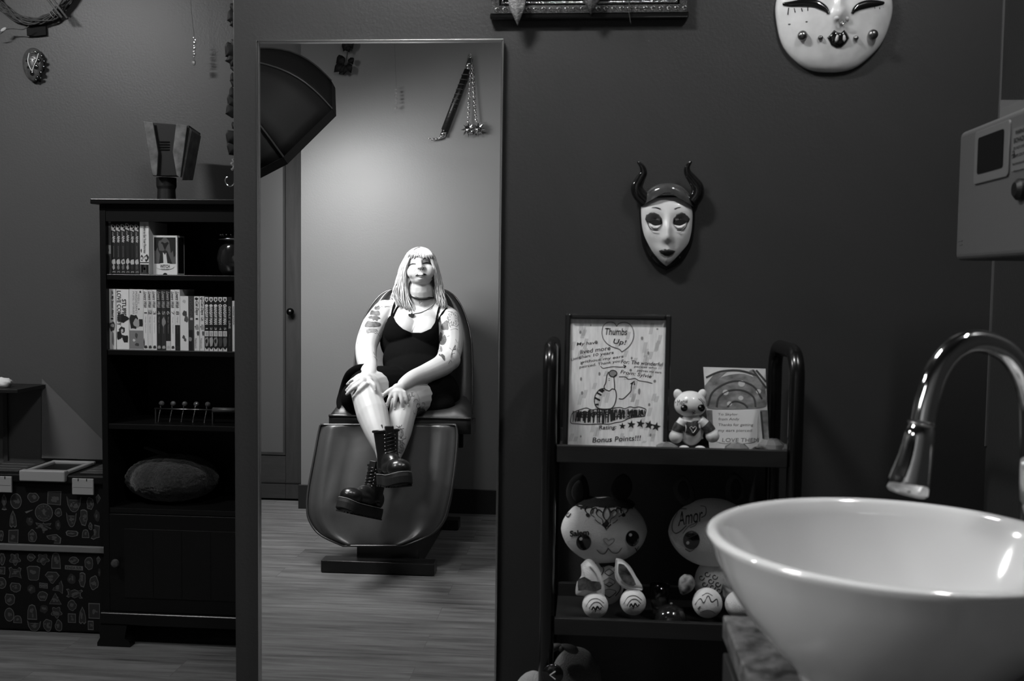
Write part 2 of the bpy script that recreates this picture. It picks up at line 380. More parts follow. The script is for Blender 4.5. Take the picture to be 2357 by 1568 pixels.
def G(x, y, cx, cy, sx, sy): return math.exp(-((x-cx)**2/(2*sx*sx)+(y-cy)**2/(2*sy*sy)))
def frel(x, y):
    r = .014*G(x, y, 1537, 532, 6.5, 22)*(1 if y < 552 else max(0, 1-(y-552)/6)) + .006*G(x, y, 1537, 548, 9, 7)
    r -= .007*G(x, y, 1509, 508, 14, 10)+.007*G(x, y, 1565, 508, 14, 10)
    r += .004*G(x, y, 1535, 577, 16, 7)+.003*G(x, y, 1534, 600, 10, 8)+.002*G(x, y, 1500, 540, 12, 12)+.002*G(x, y, 1572, 540, 12, 12)
    return r
shell('face', fo, pale, hm, .012, .030, 3, frel, c=(1534, 520))
shell('cap', [(1476,476),(1480,455),(1495,435),(1515,424),(1536,421),(1558,424),(1577,435),(1592,455),(1597,478),(1585,462),(1570,455),(1550,452),(1535,452),(1518,453),(1500,457),(1486,464)], grl, hm, .020, .026, 3, c=(1536, 440))
def face_pt(x, y, lift=0):
    # radial position inside the face outline, approximated by an ellipse
    t = min(.999, math.hypot((x-1534)/60, (y-520)/(94 if y > 520 else 72)))
    return at(x, y, WY-.012-.030*math.sqrt(max(0, 1-t**3))-frel(x, y)-lift)
MATS_sh = mat('smoky_glaze', .035, rough=.35)
for s, cx in ((-1, 1509), (1, 1564)):
    q = lambda pts: [(cx+s*p[0], p[1]) for p in pts]
    patch('eye_shadow', q([(-15,514),(-14,503),(-8,494),(4,489),(14,489),(22,495),(24,505),(20,513),(8,508),(-4,507)]), face_pt, MATS_sh, hm, .0030, .0006)
    patch('eye_opening', q([(-15,515),(-9,508),(2,505),(12,507),(16,511),(10,517),(0,519),(-8,518)]), face_pt, mat('void_black', .002, rough=.9), hm, .0042, .0008)
    patch('eye_white', q([(-13,518),(-4,520),(6,519),(14,514),(12,521),(5,526),(-5,526)]), face_pt, wht, hm, .0046, .0008)
    MB().tube(cat_rom([face_pt(cx+s*p[0], p[1], .0048) for p in ((18,514),(15,522),(8,529),(-2,531),(-6,530))]), .0009, n=6).build('lower_lash_line', bgl, hm)
    MB().tube(cat_rom([face_pt(cx+s*p[0], p[1], .0025) for p in ((-12,481),(-2,478),(10,479),(18,482),(24,486))]), [(.0007+.001*math.sin(PI*i/24)) for i in range(25)], n=6).build('eyebrow', MATS_sh, hm)
patch('lips', [(1516,577),(1524,575),(1531,573),(1535,575),(1540,573),(1548,576),(1555,578),(1549,585),(1540,590),(1530,589),(1522,584)], face_pt, mat('dark_lip_glaze', .02, rough=.35, coat=.1), hm, .0005, .003)
for L, rr in (([(1487,462),(1471,446),(1466,430),(1474,412),(1481,398),(1478,384),(1468,372)], [.018,.0165,.0145,.0115,.009,.0065,.0028]),
              ([(1594,462),(1604,448),(1605,430),(1593,412),(1583,398),(1582,384),(1591,371)], [.018,.0165,.0145,.0115,.009,.0065,.0028])):
    P = cat_rom([at(x, y, WY-.020-.004*i) for i, (x, y) in enumerate(L)], 6)
    rs = []
    for i in range(len(L)-1): rs += [lerp(rr[i], rr[i+1], k/6) for k in range(6)]
    rs.append(rr[-1]); MB().tube(P, rs, n=18).build('horn', bgl, hm, smooth=True)

# --- small beetle shaped mask on the alcove wall
AY = 3.62
bc = at(82, 151, AY)
bt = thing('beetle_plaque', 'small oval glazed plaque with dark spots hanging on the alcove wall', 'wall ornament', (bc.x, AY, bc.z-.06))
MB().ell(bc+Vector((0, -.016, 0)), (.0405, .020, .062), 28, 20, fn=lambda u: Vector((u.x*(1+.12*u.z), u.y, u.z))).build('body', mat('brown_glaze', .06, rough=.2, coat=.6, var=.3, vscale=70), bt, smooth=True)
def on_b(px, py, l=.0):
    px = 82+(px-82)*.86; py = 151+(py-151)*.92; p = at(px, py, AY-.03); x, z = (p.x-bc.x)/.0415, (p.z-bc.z)/.062; return Vector((p.x, AY-.016-.0205*math.sqrt(max(.02, 1-x*x-z*z))-l, p.z))
for (x, y, r) in ((94,126,.006),(90,138,.0075),(100,139,.006),(84,154,.0085),(99,153,.007),(73,170,.008),(93,168,.007),(84,180,.007),(60,140,.004),(64,156,.004),(79,186,.005),(91,181,.005)):
    MB().ell(on_b(x, y), (r, .003, r*1.1), 14, 8).build('spot', bgl, bt, smooth=True)
for L in ([(66,120),(64,140),(70,158),(76,166)], [(88,120),(86,138),(80,152),(75,166)]): MB().tube(cat_rom([on_b(*p, .001) for p in L]), .0016, n=6).build('wing_ridge', pale, bt, smooth=True)
for y in (122, 126, 130): MB().tube([on_b(71, y, .001), on_b(83, y, .001)], .0011, n=6).build('stripe', bgl, bt)
patch('small_face', [(68,134),(76,131),(84,134),(82,145),(76,155),(71,146)], on_b, mat('mid_glaze', .16, rough=.3), bt, .0005, .002)
for x in (72, 80): MB().ell(on_b(x, 139, .003), (.0022, .001, .0014), 8, 6).build('eye', bgl, bt)
MB().ell(on_b(82, 117, .004), (.006, .004, .005), 12, 8).build('crown_bead', steel, bt, smooth=True)

# ================= ornate frame at the top with leaves =================
fl, fr_, fb = at(1128, 44, WY-.02), at(1585, 48, WY-.02), at(1350, 43, WY-.02).z
gold = mat('antique_gilt', .16, rough=.35, metal=.7, var=.5, vscale=120, bump=.8, bscale=300)
ft = fb+.42
of = thing('ornate_frame', 'ornate dark picture frame with raised scrollwork hanging above the mirror', 'picture frame', ((fl.x+fr_.x)/2, WY, fb))
x0, x1 = fl.x, fr_.x
for nm, b in (('frame_bottom', (x0, x1, fb, fb+.048)), ('frame_top', (x0, x1, ft-.048, ft))):
    MB().box(b[0], b[1], WY-.026, WY-.001, b[2], b[2]+.014).box(b[0]+.006, b[1]-.006, WY-.022, WY-.001, b[2]+.012, b[3]).build(nm, bgl, of, bev=.003)
for b in ((x0, x0+.045), (x1-.045, x1)): MB().box(b[0], b[1], WY-.0245, WY-.001, fb+.0485, ft-.0485).build('frame_side', bgl, of, bev=.003)
mb = MB(); mb.box(x0+.005, x1-.005, WY-.028, WY-.022, fb+.012, fb+.030)
mb.box(x0+.005, x0+.022, WY-.028, WY-.022, fb+.030, ft-.02).box(x1-.022, x1-.005, WY-.028, WY-.022, fb+.030, ft-.02)
mb.build('scroll_band', mat('dark_gilt_band', .05, rough=.35, metal=.4, bump=1, bscale=400, var=.5, vscale=200), of)
mb = MB(); nb = 25
for i in range(nb):
    x = lerp(x0+.014, x1-.014, i/(nb-1)); z = fb+.021
    mb.ell((x, WY-.0285, z+.001), .0028, 10, 6)
    mb.tube([(x+.0045*math.cos(a)+.004, WY-.029, z+.0045*math.sin(a)) for a in [k*.6 for k in range(9)]], .0010, n=5)
for xx in (x0+.0135, x1-.0135):
    for k in range(14): mb.ell((xx, WY-.0285, fb+.045+k*.026), .003, 10, 6)
mb.build('scrollwork', mat('gilt_highlights', .45, rough=.25, metal=.9), of, smooth=True)
MB().tube([(x0+.030, WY-.026, ft-.03), (x0+.030, WY-.026, fb+.036), (x1-.030, WY-.026, fb+.036), (x1-.030, WY-.026, ft-.03)], .0042, n=10).build('bright_slip', mat('broken_gilt', .5, rough=.15, metal=1, bump=.9, bscale=120), of, smooth=True)
MB().box(x0+.045, x1-.045, WY-.012, WY-.008, fb+.045, ft-.045).build('canvas', mat('dark_canvas', .02, rough=.4, var=.4, vscale=40), of)
def leaf(name, cpx, tippx, Yl, wid, m, par, rf=False, curl=.01):
    """a pointed lobed leaf from base point to tip point (picture points), real thickness"""
    a, b = at(*cpx, Yl), at(*tippx, Yl); ax = b-a; L = ax.length; ax.normalize(); sd = Vector((ax.z, 0, -ax.x))
    prof = [0, .55, .85, 1.0, .95, .98, .8, .62, .45, .2, 0]; vs = []; fs = []; n = len(prof); K = 5
    for i, w_ in enumerate(prof):
        t = i/(n-1)
        for k in range(-K, K+1):
            s_ = k/K; p = a+ax*(L*t)+sd*(w_*wid*s_*(1+.08*math.sin(7*t*PI)))
            p.y = Yl-curl*math.sin(PI*t)+abs(s_)*curl*.6; vs.append(p)
    nn = 2*K+1
    for i in range(n-1):
        for k in range(2*K): fs.append((i*nn+k, i*nn+k+1, (i+1)*nn+k+1, (i+1)*nn+k))
    o = MB().add(vs, fs).build(name, m, par, smooth=True, rf=rf)
    q = o.modifiers.new('thick', 'SOLIDIFY'); q.thickness = .0012; return o
fab = mat('metallic_leaf', .16, rough=.35, metal=.35, var=.6, vscale=140, bump=1, bscale=260)
l1 = leaf('hanging_leaf', (1190, -35), (1191, 58), WY-.055, .021, fab, None); tag(l1, 'speckled metallic leaf hanging over the left of the ornate frame', 'leaf', 'metallic leaves over the ornate frame')
l2 = leaf('hanging_leaf', (1362, -55), (1360, 33), WY-.05, .026, mat('metallic_leaf_dark', .05, rough=.35, metal=.35, var=.7, vscale=140, bump=1, bscale=260), None); tag(l2, 'dark metallic leaf hanging over the middle of the ornate frame', 'leaf', 'metallic leaves over the ornate frame')
s1 = MB().tube(cat_rom([at(p[0], p[1], WY-.035) for p in ((1190,-45),(1260,-30),(1362,-60),(1440,-10),(1448,30),(1452,55))]), .0012, n=6).build('garland_stem', blk, None, smooth=True)
tag(s1, 'thin dark stem trailing across the ornate frame', 'garland')

# ================= sharps container on the right wall =================
FX = .745
grp = mat('grey_plastic', .10, rough=.5, bump=.15, bscale=400)
grl_ = mat('grey_plastic_light', .14, rough=.45)
A = atx(2197, 600, FX); B = atx(2200, 308, FX); yf = A.y; zb_, zt_ = A.z, B.z
sh = thing('sharps_container', 'grey wall mounted sharps disposal container with a small dark window', 'sharps container', (RX, yf-.15, zb_))
yn = yf-.36
MB().box(FX, RX-.012, yn, yf, zb_, zt_).build('body', grp, sh, bev=.012, seg=4)
MB().box(RX-.011, RX-.001, yn+.02, yf-.02, zb_+.02, zt_+.02).build('wall_bracket', blk, sh)
def fx(px, py, l=0): return atx(px, py, FX-l)
def fquad(name, pts, m, l0, l1, par=sh, bev=0):
    a = [fx(*p, l0) for p in pts]; b = [fx(*p, l0) for p in pts]
    for q in b: q.x -= l1
    k = len(a); return MB().add(a+b, [tuple(range(k)), tuple(range(k, 2*k))]+[(i, (i+1) % k, k+(i+1) % k, k+i) for i in range(k)]).build(name, m, par, bev=bev)
def rr(y0, y1, z0, z1, r=.01, n=5):
    P = []
    for (cy, cz, a0) in ((y1-r, z1-r, 0), (y0+r, z1-r, PI/2), (y0+r, z0+r, PI), (y1-r, z0+r, 1.5*PI)):
        P += [(cy+r*math.cos(a0+i*PI/2/n), cz+r*math.sin(a0+i*PI/2/n)) for i in range(n+1)]
    return P
wa, wb = fx(2247, 360), fx(2327, 330); za, zz = fx(2287, 415).z, fx(2287, 290).z
wf = MB().prism(rr(wb.y, wa.y, za, zz, .008), (FX+.001, 0, 0), (0, 1, 0), (0, 0, 1), -.005).build('window_frame', grl_, sh, bev=.0015)
dyw = (wa.y-wb.y)*.13; MB().prism(rr(wb.y+dyw, wa.y-dyw, za+.018, zz-.014, .006), (FX-.003, 0, 0), (0, 1, 0), (0, 0, 1), -.0025).build('window_pane', mat('smoked_pane', .006, rough=.15), wf)
# open chute on top
c0, c1 = fx(2275, 285), fx(2357, 250); zc = atx(2275, 243, FX+.02).z
ch = MB(); xa, xb = FX+.02, RX-.03; y1_ = c0.y; y0_ = yn+.02
ch.box(xa, xb, y1_-.003, y1_, zt_-.002, zc).box(xb-.003, xb, y0_, y1_-.003, zt_-.002, zc).box(xa, xa+.003, y0_, y1_-.003, zt_-.002, zt_+.02)
ch.build('disposal_chute', grl_, sh)
MB().box(FX+.025, FX+.045, yf-.045, yf-.02, zt_-.002, zt_+.005).build('hinge_tab', grl_, sh, bev=.002)
MB().box(FX-.001, FX+.004, yf-.04, yf-.022, zb_+.03, zb_+.032).box(FX-.001, FX+.004, yf-.04, yf-.016, zb_+.038, zb_+.040).build('moulded_rib', grp, sh)
ku = fx(2353, 436); MB().lathe([(0, 0), (.019, 0), (.019, .008), (.012, .014), (0, .014)], c=(FX, ku.y, ku.z), n=24, T=Matrix.Rotation(-PI/2, 3, 'Y')).build('lock', blk, sh, smooth=False)
# printed label
lab = MB(); pa, pb = fx(2331, 300), fx(2331, 380)
def sx(px, py): return fx(px, py)
def ftext(mbb, s, cy, cz, wdt, hgt, l=.0022, mi=0):
    vs, fs = text_fit(s, wdt, hgt, bold=.01); mbb.add([Vector((FX-l, cy-v[0], cz+v[1])) for v in vs], fs, mi)
y_l = fx(2332, 330).y; wl = .075
lb = MB().box(FX-.0012, FX+.0005, y_l-wl, y_l, pb.z-.012, pa.z+.002).build('warning_label', mat('label_grey', .14, rough=.5), sh)
tx = MB(); zt0 = pa.z
for i, (s, h, wd_) in enumerate((('WARNING', .008, .05), ('BIOHAZARD', .009, .06), ('DO NOT OVERFILL', .005, .06), ('SHARPS CONTAINER', .005, .062), ('Read instructions before use', .005, .064), ('Dispose when full', .004, .05))):
    ftext(tx, s, y_l-wl/2, zt0-.007-i*.0135, wd_, h)
for q in (0, 1, 2):
    a = 2*PI*q/3+PI/2; tx.tube([(FX-.002, y_l-.008+.004*math.cos(a)+.0035*math.cos(k*.8), zt0-.045+.004*math.sin(a)+.0035*math.sin(k*.8)) for k in range(8)], .0005, n=4, mi=0)
tx.build('printed_text', bgl, lb)
# ================= bar cart =================
cw = wood('cart_wood', .004, .018, (.6, 3, 3), ring=7, rough=.5)
cbl = mat('cart_black_steel', .005, rough=.22, spec=.6)
FY, BY = 2.15, 2.40
cxl, cxr = at(1267, 806, FY).x, at(1836, 815, FY).x
ctop = at(1267, 803, FY).z
cart = thing('bar_cart', 'black steel bar cart with hoop ends and three wooden tray shelves against the dark wall', 'cart', ((cxl+cxr)/2, 2.275, 0))
for x in (cxl, cxr):
    r = .055; P = [(x, FY+.0, .05), (x, FY, ctop-r)] + [(x, FY+r-r*math.cos(a), ctop-r+r*math.sin(a)) for a in [PI/2*i/6 for i in range(1, 7)]]
    P += [(x, BY-r+r*math.sin(a), ctop-r+r*math.cos(a)) for a in [PI/2*i/6 for i in range(0, 7)]] + [(x, BY, .05)]
    MB().tube(P, (.0165, .0165), n=16, caps=True, flat=(0, 1, 0)).build('hoop_post', cbl, cart, smooth=True)
    for y in (FY, BY):
        MB().lathe([(0, 0), (.012, 0), (.012, .05), (0, .05)], c=(x, y, 0), n=18).build('foot', cbl, cart)
sx0, sx1 = cxl+.0175, cxr-.0175
def tray(z):   # z = top of the lip
    mb = MB(); h = .037
    mb.box(sx0, sx1, FY-.012, FY+.003, z-h, z).build('front_lip', cw, cart, bev=.0015)
    MB().box(sx0, sx1, BY-.003, BY+.012, z-h, z).build('back_lip', cw, cart, bev=.0015)
    MB().box(sx0, sx1, FY+.0035, BY-.0035, z-.037, z-.032).build('shelf_board', cw, cart)
z1 = at(1283, 1023, FY).z; z2 = at(1271, 1419, FY).z; z3 = .20
for z in (z1, z2, z3): tray(z)
s1, s2, s3 = z1-.032, z2-.032, z3-.032    # the surfaces things stand on
# --- framed letter
paper = mat('letter_paper', .82, rough=.8, var=.10, vscale=30, stretch=(6, 1, .9))
ink = mat('ink', .012, rough=.7); ink2 = mat('grey_marker', .25, rough=.8); penl = mat('pencil_shade', .56, rough=.8)
LY = 2.25; a = at(1291, 1023, LY); b = at(1541, 1026, LY); tl = at(1298, 722, LY)
fw_, fh = (b.x-a.x), tl.z-s1
fr = thing('framed_letter', 'black framed handwritten Thumbs Up letter standing on the top tray of the cart', 'picture frame', ((a.x+b.x)/2, LY, s1))
ft_ang = math.radians(4.5)
def lp(u, v, d=0):   # point on the leaning frame: u to the right, v up from its bottom, d towards us
    return Vector((a.x+.003+u+v*.008, LY+v*math.sin(ft_ang)-d*math.cos(ft_ang), s1+.0005+v*math.cos(ft_ang)-0*d*math.sin(ft_ang)))
fh2 = fh/math.cos(ft_ang); fw2 = fw_-.006
def slab(name, u0, u1, v0, v1, d0, d1, m, par, bev=0):
    P = [lp(u, v, d) for u in (u0, u1) for v in (v0, v1) for d in (d0, d1)]
    return MB().add(P, [(0,1,3,2),(4,6,7,5),(0,4,5,1),(2,3,7,6),(0,2,6,4),(1,5,7,3)]).build(name, m, par, bev=bev)
fb_ = mat('frame_black_gloss', .012, rough=.25, coat=.4)
bw = .013
slab('frame_side', 0, bw, 0, fh2, 0, .016, fb_, fr, .004); slab('frame_side', fw2-bw, fw2, 0, fh2, 0, .016, fb_, fr, .004)
slab('frame_top', bw+.0002, fw2-bw-.0002, fh2-bw, fh2, 0, .016, fb_, fr, .004); slab('frame_bottom', bw+.0002, fw2-bw-.0002, 0, bw, 0, .016, fb_, fr, .004)
pg = slab('letter_sheet', bw, fw2-bw, bw, fh2-bw, .003, .006, paper, fr)
# drawing coordinates: the picture's own points over the sheet
def lpx(px, py, d=.0066):
    u = bw+(px-1309)/(1524-1309)*(fw2-2*bw); v = fh2-bw-(py-737)/(1022-737)*(fh2-bw-.018); return lp(u, v, d)
def lzoom(x, y, d=.0066): return lpx(1290+x*.19772, 720+y*.19770, d)   # from a close look at the letter
dr = MB()
def stroke(pts, w=.0008, mi=0, sm=True, n=5):
    P = [lzoom(*p) for p in pts]
    if sm and len(P) > 2: P = cat_rom(P, 5)
    dr.tube(P, [(w, .0003)]*len(P), n=n, mi=mi, flat=(0, -1, 0))
def lwrite(s, x, y, w, h, ang=0, bold=.01, mi=0):
    vs, fs = text_fit(s, w, h, bold=bold, shear=.15); ca, sa = math.cos(math.radians(ang)), math.sin(math.radians(ang))
    dr.add([lzoom(x+v[0]*ca-v[1]*sa, y-(v[1]*ca+v[0]*sa)) for v in vs], fs, mi)
def hatch(a_, b_):
    P = [lzoom(a_[0]-4, a_[1], .00615), lzoom(a_[0]+5, a_[1], .00615), lzoom(b_[0]+5, b_[1], .00615), lzoom(b_[0]-4, b_[1], .00615)]
    dr.add(P, [(0, 1, 2, 3)], 2)
heart = [(625,165),(600,130),(560,115),(510,125),(470,165),(458,240),(475,310),(520,365),(580,400),(640,418),(670,432),(690,458)]
stroke(heart); stroke([(625,165),(645,135),(700,115),(760,128),(805,175),(825,250),(815,320),(775,390),(730,430),(690,458)])
lwrite('Thumbs', 620, 225, 255, 80, 0, .012); lwrite('Up!', 665, 350, 150, 75, -6, .012)
for s, x, y, w_, h_, an in (('My have', 290, 370, 245, 48, 6), ('lived more', 385, 440, 350, 48, 9), ('than 10 years', 400, 500, 400, 44, 9), ('without my ears', 465, 550, 500, 40, 9),
                            ('peirced. Thank you', 440, 605, 480, 40, 10), ('Living', 165, 545, 120, 40, 18), ('For: The wonderful', 925, 580, 480, 44, -3), ('person who', 965, 632, 260, 32, -3), ('peirces my ears', 1010, 680, 280, 32, -4), ('From: Sylvie', 860, 715, 360, 54, -8)):
    lwrite(s, x, y, w_, h_, an, .006)
stroke([(450,625),(480,650),(530,640),(600,628),(680,632),(740,625)]); stroke([(712,608),(742,622),(722,640)], .0012)
stroke([(665,745),(740,745),(775,770),(850,760),(900,785),(980,795),(1050,812)], .0008)
# thumb
stroke([(545,690),(525,740),(515,820),(500,850),(503,885),(540,905),(560,908),(590,885),(618,884),(612,800),(608,745),(632,720)], .0011)
dr.add([lzoom(596+46*math.cos(t), 708+38*math.sin(t), .0064) for t in [2*PI*i/20 for i in range(20)]], [tuple(range(20))], 1)
stroke([(596+46*math.cos(t), 708+38*math.sin(t)) for t in [2*PI*i/16 for i in range(17)]], .0011)
stroke([(510,880),(450,895),(405,950),(390,1010),(400,1075),(440,1110),(520,1118),(590,1105),(625,1055),(640,980),(635,920),(618,884)], .0012)
for L in ([(445,900),(485,925)], [(415,930),(470,960)], [(395,990),(455,1020)], [(400,1070),(440,1065)], [(470,890),(500,912)]): stroke(L, .0022, sm=False)
stroke([(545,768),(562,768)], .0005, sm=False); stroke([(545,788),(562,788)], .0005, sm=False)
stroke([(670,995),(715,998),(760,960),(805,905),(810,850),(830,805)], .0012); stroke([(800,825),(842,792),(846,835)], .0016, sm=False)
# scribbled cloud
random.seed(4)
stroke([(120,1250),(135,1180),(180,1150),(230,1130),(300,1110),(360,1130),(430,1120),(500,1130),(560,1120),(620,1105),(690,1095),(740,1110),(800,1085),(850,1095),(900,1085),(960,1100),(985,1120),(970,1190)], .0009)
stroke([(120,1250),(130,1290),(200,1295),(300,1300),(400,1295),(480,1290),(560,1290),(640,1270),(720,1255),(800,1215),(880,1200),(970,1190)], .0009)
for i in range(56):
    x = 150+i*14.8; t0 = 1145-40*min(1, max(0, (x-150)/400))*.8; t1 = 1285-95*max(0, (x-520)/460)
    stroke([(x+random.uniform(-6, 6), t0+random.uniform(0, 15)), (x+random.uniform(-12, 12), t1-random.uniform(0, 25))], random.choice((.0008, .0013, .0020)), sm=False)
lwrite('ME EXPERIENCE 2 STAR', 560, 1180, 760, 70, 2, .03)
lwrite('Rating:', 550, 1335, 200, 60, 3, .012)
def star(cx, cy, r, rot): 
    P = [(cx+(r if k % 2 == 0 else r*.42)*math.sin(rot+k*PI/5), cy-(r if k % 2 == 0 else r*.42)*math.cos(rot+k*PI/5)) for k in range(10)]
    dr.add([lzoom(*p) for p in P]+[lzoom(cx, cy)], [(i, (i+1) % 10, 10) for i in range(10)], 0)
for (x, y, r, t) in ((718, 1310, 42, 0), (820, 1290, 52, .1), (925, 1278, 54, .15), (1025, 1290, 56, .25), (1105, 1308, 56, .2)): star(x, y, r, t)
lwrite('Bonus Points!!!', 655, 1460, 560, 60, 4, .012)
for (x, y, rx_, ry_) in ((207,238,13,20),(326,155,6,12),(1092,188,12,10),(920,296,14,20),(996,465,12,20),(807,527,10,16),(798,667,14,16),(440,715,12,22),(229,778,11,22),(245,940,13,22),(902,908,14,36),(1020,1058,13,18),(1077,787,15,18),(1042,1405,12,18),(242,1440,8,14),(393,350,18,20),(232,600,15,16)):
    dr.add([lzoom(x+rx_*math.cos(t), y+ry_*math.sin(t)) for t in [2*PI*i/12 for i in range(12)]], [tuple(range(12))], 1)
for i in range(60):   # loose pencil shading
    x, y = random.uniform(110, 1150), random.uniform(95, 1480); L_ = random.uniform(60, 130)
    for k in range(3): hatch((x+k*14, y), (x+k*14-22, min(1500, y+L_)))
dr.build('drawing', [ink, ink2, penl], pg)

# --- painted card leaning on the wall side
CY = 2.345; ca = at(1620, 846, CY); cb = at(1764, 850, CY); cz0 = s1
card = thing('thank_you_card', 'unframed childs painting with a written thank you note on the top tray', 'card', ((ca.x+cb.x)/2, CY, s1))
chh = ca.z-cz0
def cp(px, py, d=0):
    p = at(px, py, CY); p.z = max(p.z, cz0+.0004); t = (p.z-cz0)/chh; return Vector((p.x, CY+.012*t-d, p.z))
def cquad(name, poly, m, par, d0, d1):
    A_ = [cp(x, y, d0) for x, y in poly]; B_ = [cp(x, y, d1) for x, y in poly]
    for P in (A_, B_):
        for q in P: q.z = max(q.z, cz0+.0004)
    k = len(poly); return MB().add(A_+B_, [tuple(range(k)), tuple(range(k, 2*k))]+[(i, (i+1) % k, k+(i+1) % k, k+i) for i in range(k)]).build(name, m, par)
sheet = cquad('painted_sheet', [(1620,846),(1764,850),(1770,1046),(1632,1046)], mat('watercolour_paper', .70, rough=.8, var=.12, vscale=25), card, 0, .0012)
g1_ = mat('watercolour_mid', .22, rough=.8, var=.45, vscale=45, stretch=(1, 1, 1.6)); g2_ = mat('watercolour_light', .30, rough=.8, var=.2, vscale=40)
cquad('cap_wash', dense([(1622,915),(1630,895),(1650,875),(1680,864),(1715,862),(1745,875),(1762,900),(1766,930),(1750,940),(1690,943),(1630,940)], 3), g1_, sheet, .0014, .0018)
for pl in ([(1622,890),(1645,862),(1680,852),(1660,868),(1640,885),(1623,905)], [(1735,851),(1748,868),(1762,890),(1764,905),(1745,880),(1725,855)], [(1750,945),(1768,945),(1769,1015),(1755,1010)], [(1625,945),(1640,945),(1645,985),(1630,975)]):
    cquad('brush_stroke', pl, g1_, sheet, .0014, .0019)
for (x, y, r) in ((1708,884,8),(1671,904,7),(1747,902,6),(1706,917,6),(1680,930,6)):
    cquad('spot', [(x+r*math.cos(t), y+r*.9*math.sin(t)) for t in [2*PI*i/10 for i in range(10)]], mat('paper_white', .6, rough=.8), sheet, .002, .0023)
cquad('note_panel', dense([(1640,945),(1690,946),(1742,947),(1744,975),(1740,1015),(1700,1020),(1650,1017),(1642,985)], 3), mat('note_paper', .74, rough=.8), sheet, .0014, .002)
for L_ in ([(1630,935),(1640,905),(1668,885),(1700,878),(1735,890),(1755,920)], [(1650,938),(1656,915),(1680,900),(1712,900),(1735,915),(1740,938)], [(1675,938),(1690,925),(1712,930),(1722,940)], [(1626,870),(1660,856),(1705,854),(1745,866)], [(1735,853),(1764,893)], [(1742,853),(1765,880)], [(1752,948),(1757,1010)]):
    MB().tube(cat_rom([cp(x, y, .0021) for x, y in L_], 5), (.0022, .0003), n=6, flat=(0, -1, 0)).build('brush_line', mat('watercolour_dark', .06, rough=.8), sheet)
tx = MB()
for s, x, y, w_, h_ in (('To Skylor', 1676, 955, 46, 7), ('from Andy', 1678, 966, 48, 8), ('Thanks for getting', 1694, 979, 80, 8), ('my ears pierced', 1692, 992, 78, 8), ('LOVE THEM', 1704, 1013, 84, 9)):
    vs, fs = text_fit(s, w_, h_, shear=.1); tx.add([cp(x+v[0], y-v[1]-.0*v[0], .0024) for v in vs], fs, 0)
tx.build('handwriting', mat('faint_pencil', .17, rough=.8), sheet)

# --- kitten figurine
def on_ell(c, r):
    """returns f(px,py,lift): the point of the ellipsoid's camera side on that sight line"""
    c = Vector(c)
    def f(px, py, lift=0):
        d = ray(px, py); S = Vector((1/r[0], 1/r[1], 1/r[2])); o_ = Vector((a*b for a, b in zip(CAM-c, S))); e = Vector((a*b for a, b in zip(d, S)))
        A_, B_, C_ = e.dot(e), 2*o_.dot(e), o_.dot(o_)-1; D_ = B_*B_-4*A_*C_
        t = (-B_-math.sqrt(D_))/(2*A_) if D_ > 0 else -B_/(2*A_)
        p = CAM+d*t; nrm = Vector(((p.x-c.x)/r[0]**2, (p.y-c.y)/r[1]**2, (p.z-c.z)/r[2]**2)).normalized(); return p+nrm*lift
    return f
def ell_px(cx, cy, rx, ry, Y, depth=1.0):
    c = at(cx, cy, Y); e = at(cx+rx, cy, Y); g = at(cx, cy+ry, Y); return c, (abs(e.x-c.x), abs(e.x-c.x)*depth, abs(c.z-g.z))
def decal(name, poly, f, m, par, lift=.0006, fill=True):
    c = (sum(p[0] for p in poly)/len(poly), sum(p[1] for p in poly)/len(poly)); n = len(poly); vs = []; K = 4
    for k in range(K+1):
        for p in poly: vs.append(f(lerp(c[0], p[0], k/K), lerp(c[1], p[1], k/K), lift))
    fs = [(i*n+j, (i+1)*n+j, (i+1)*n+(j+1) % n, i*n+(j+1) % n) for i in range(K) for j in range(n)]
    o_ = len(vs); vs += [f(p[0], p[1], -.0004) for p in poly]; fs += [(K*n+j, o_+j, o_+(j+1) % n, K*n+(j+1) % n) for j in range(n)]
    return MB().add(vs, fs).build(name, m, par, smooth=False)
def lines(name, Ls, f, m, par, w=1.4, lift=.0003, sm=True):
    mb = MB()
    for L in Ls:
        ww = w
        if isinstance(L, tuple): L, ww = L
        P = [f(p[0], p[1], lift) for p in L]
        if sm and len(P) > 2: P = cat_rom(P, 5)
        mb.tube(P, [(ww*.0005, .0006)]*len(P), n=6)
    return mb.build(name, m, par)
def wrote(name, s, cx, cy, w_, h_, f, m, par, ang=0, lift=.0006, **k):
    vs, fs = text_fit(s, w_, h_, **k); ca_, sa_ = math.cos(math.radians(ang)), math.sin(math.radians(ang))
    return MB().add([f(cx+v[0]*ca_-v[1]*sa_, cy-(v[0]*sa_+v[1]*ca_), lift) for v in vs], fs).build(name, m, par)
vinyl = mat('cream_vinyl', .66, rough=.3, coat=.2, var=.06, vscale=30); dkv = mat('tattoo_ink', .010, rough=.4)
KY = 2.225
kc, kr = ell_px(1589, 930, 37, 30, KY, .85); kf = on_ell(kc, kr)
kit = thing('kitten_figurine', 'small cream kitten figurine covered in tattoo drawings on the top tray', 'figurine', (kc.x, KY, s1))
MB().ell(kc, kr, 28, 20, fn=lambda u: Vector((u.x*(1+.10*(u.z < 0)*-u.z), u.y, u.z))).build('head', vinyl, kit, smooth=True)
for (L, s) in (([(1554,916),(1555,901),(1560,901),(1570,909)], -1), ([(1611,908),(1616,899),(1621,899),(1624,914)], 1)):
    c_ = at(1561+ (0 if s < 0 else 55), 909, KY); MB().ell(c_, (.010, .006, .013), 14, 10, T=Matrix.Rotation(s*.35, 3, 'Y')).build('ear', vinyl, kit, smooth=True)
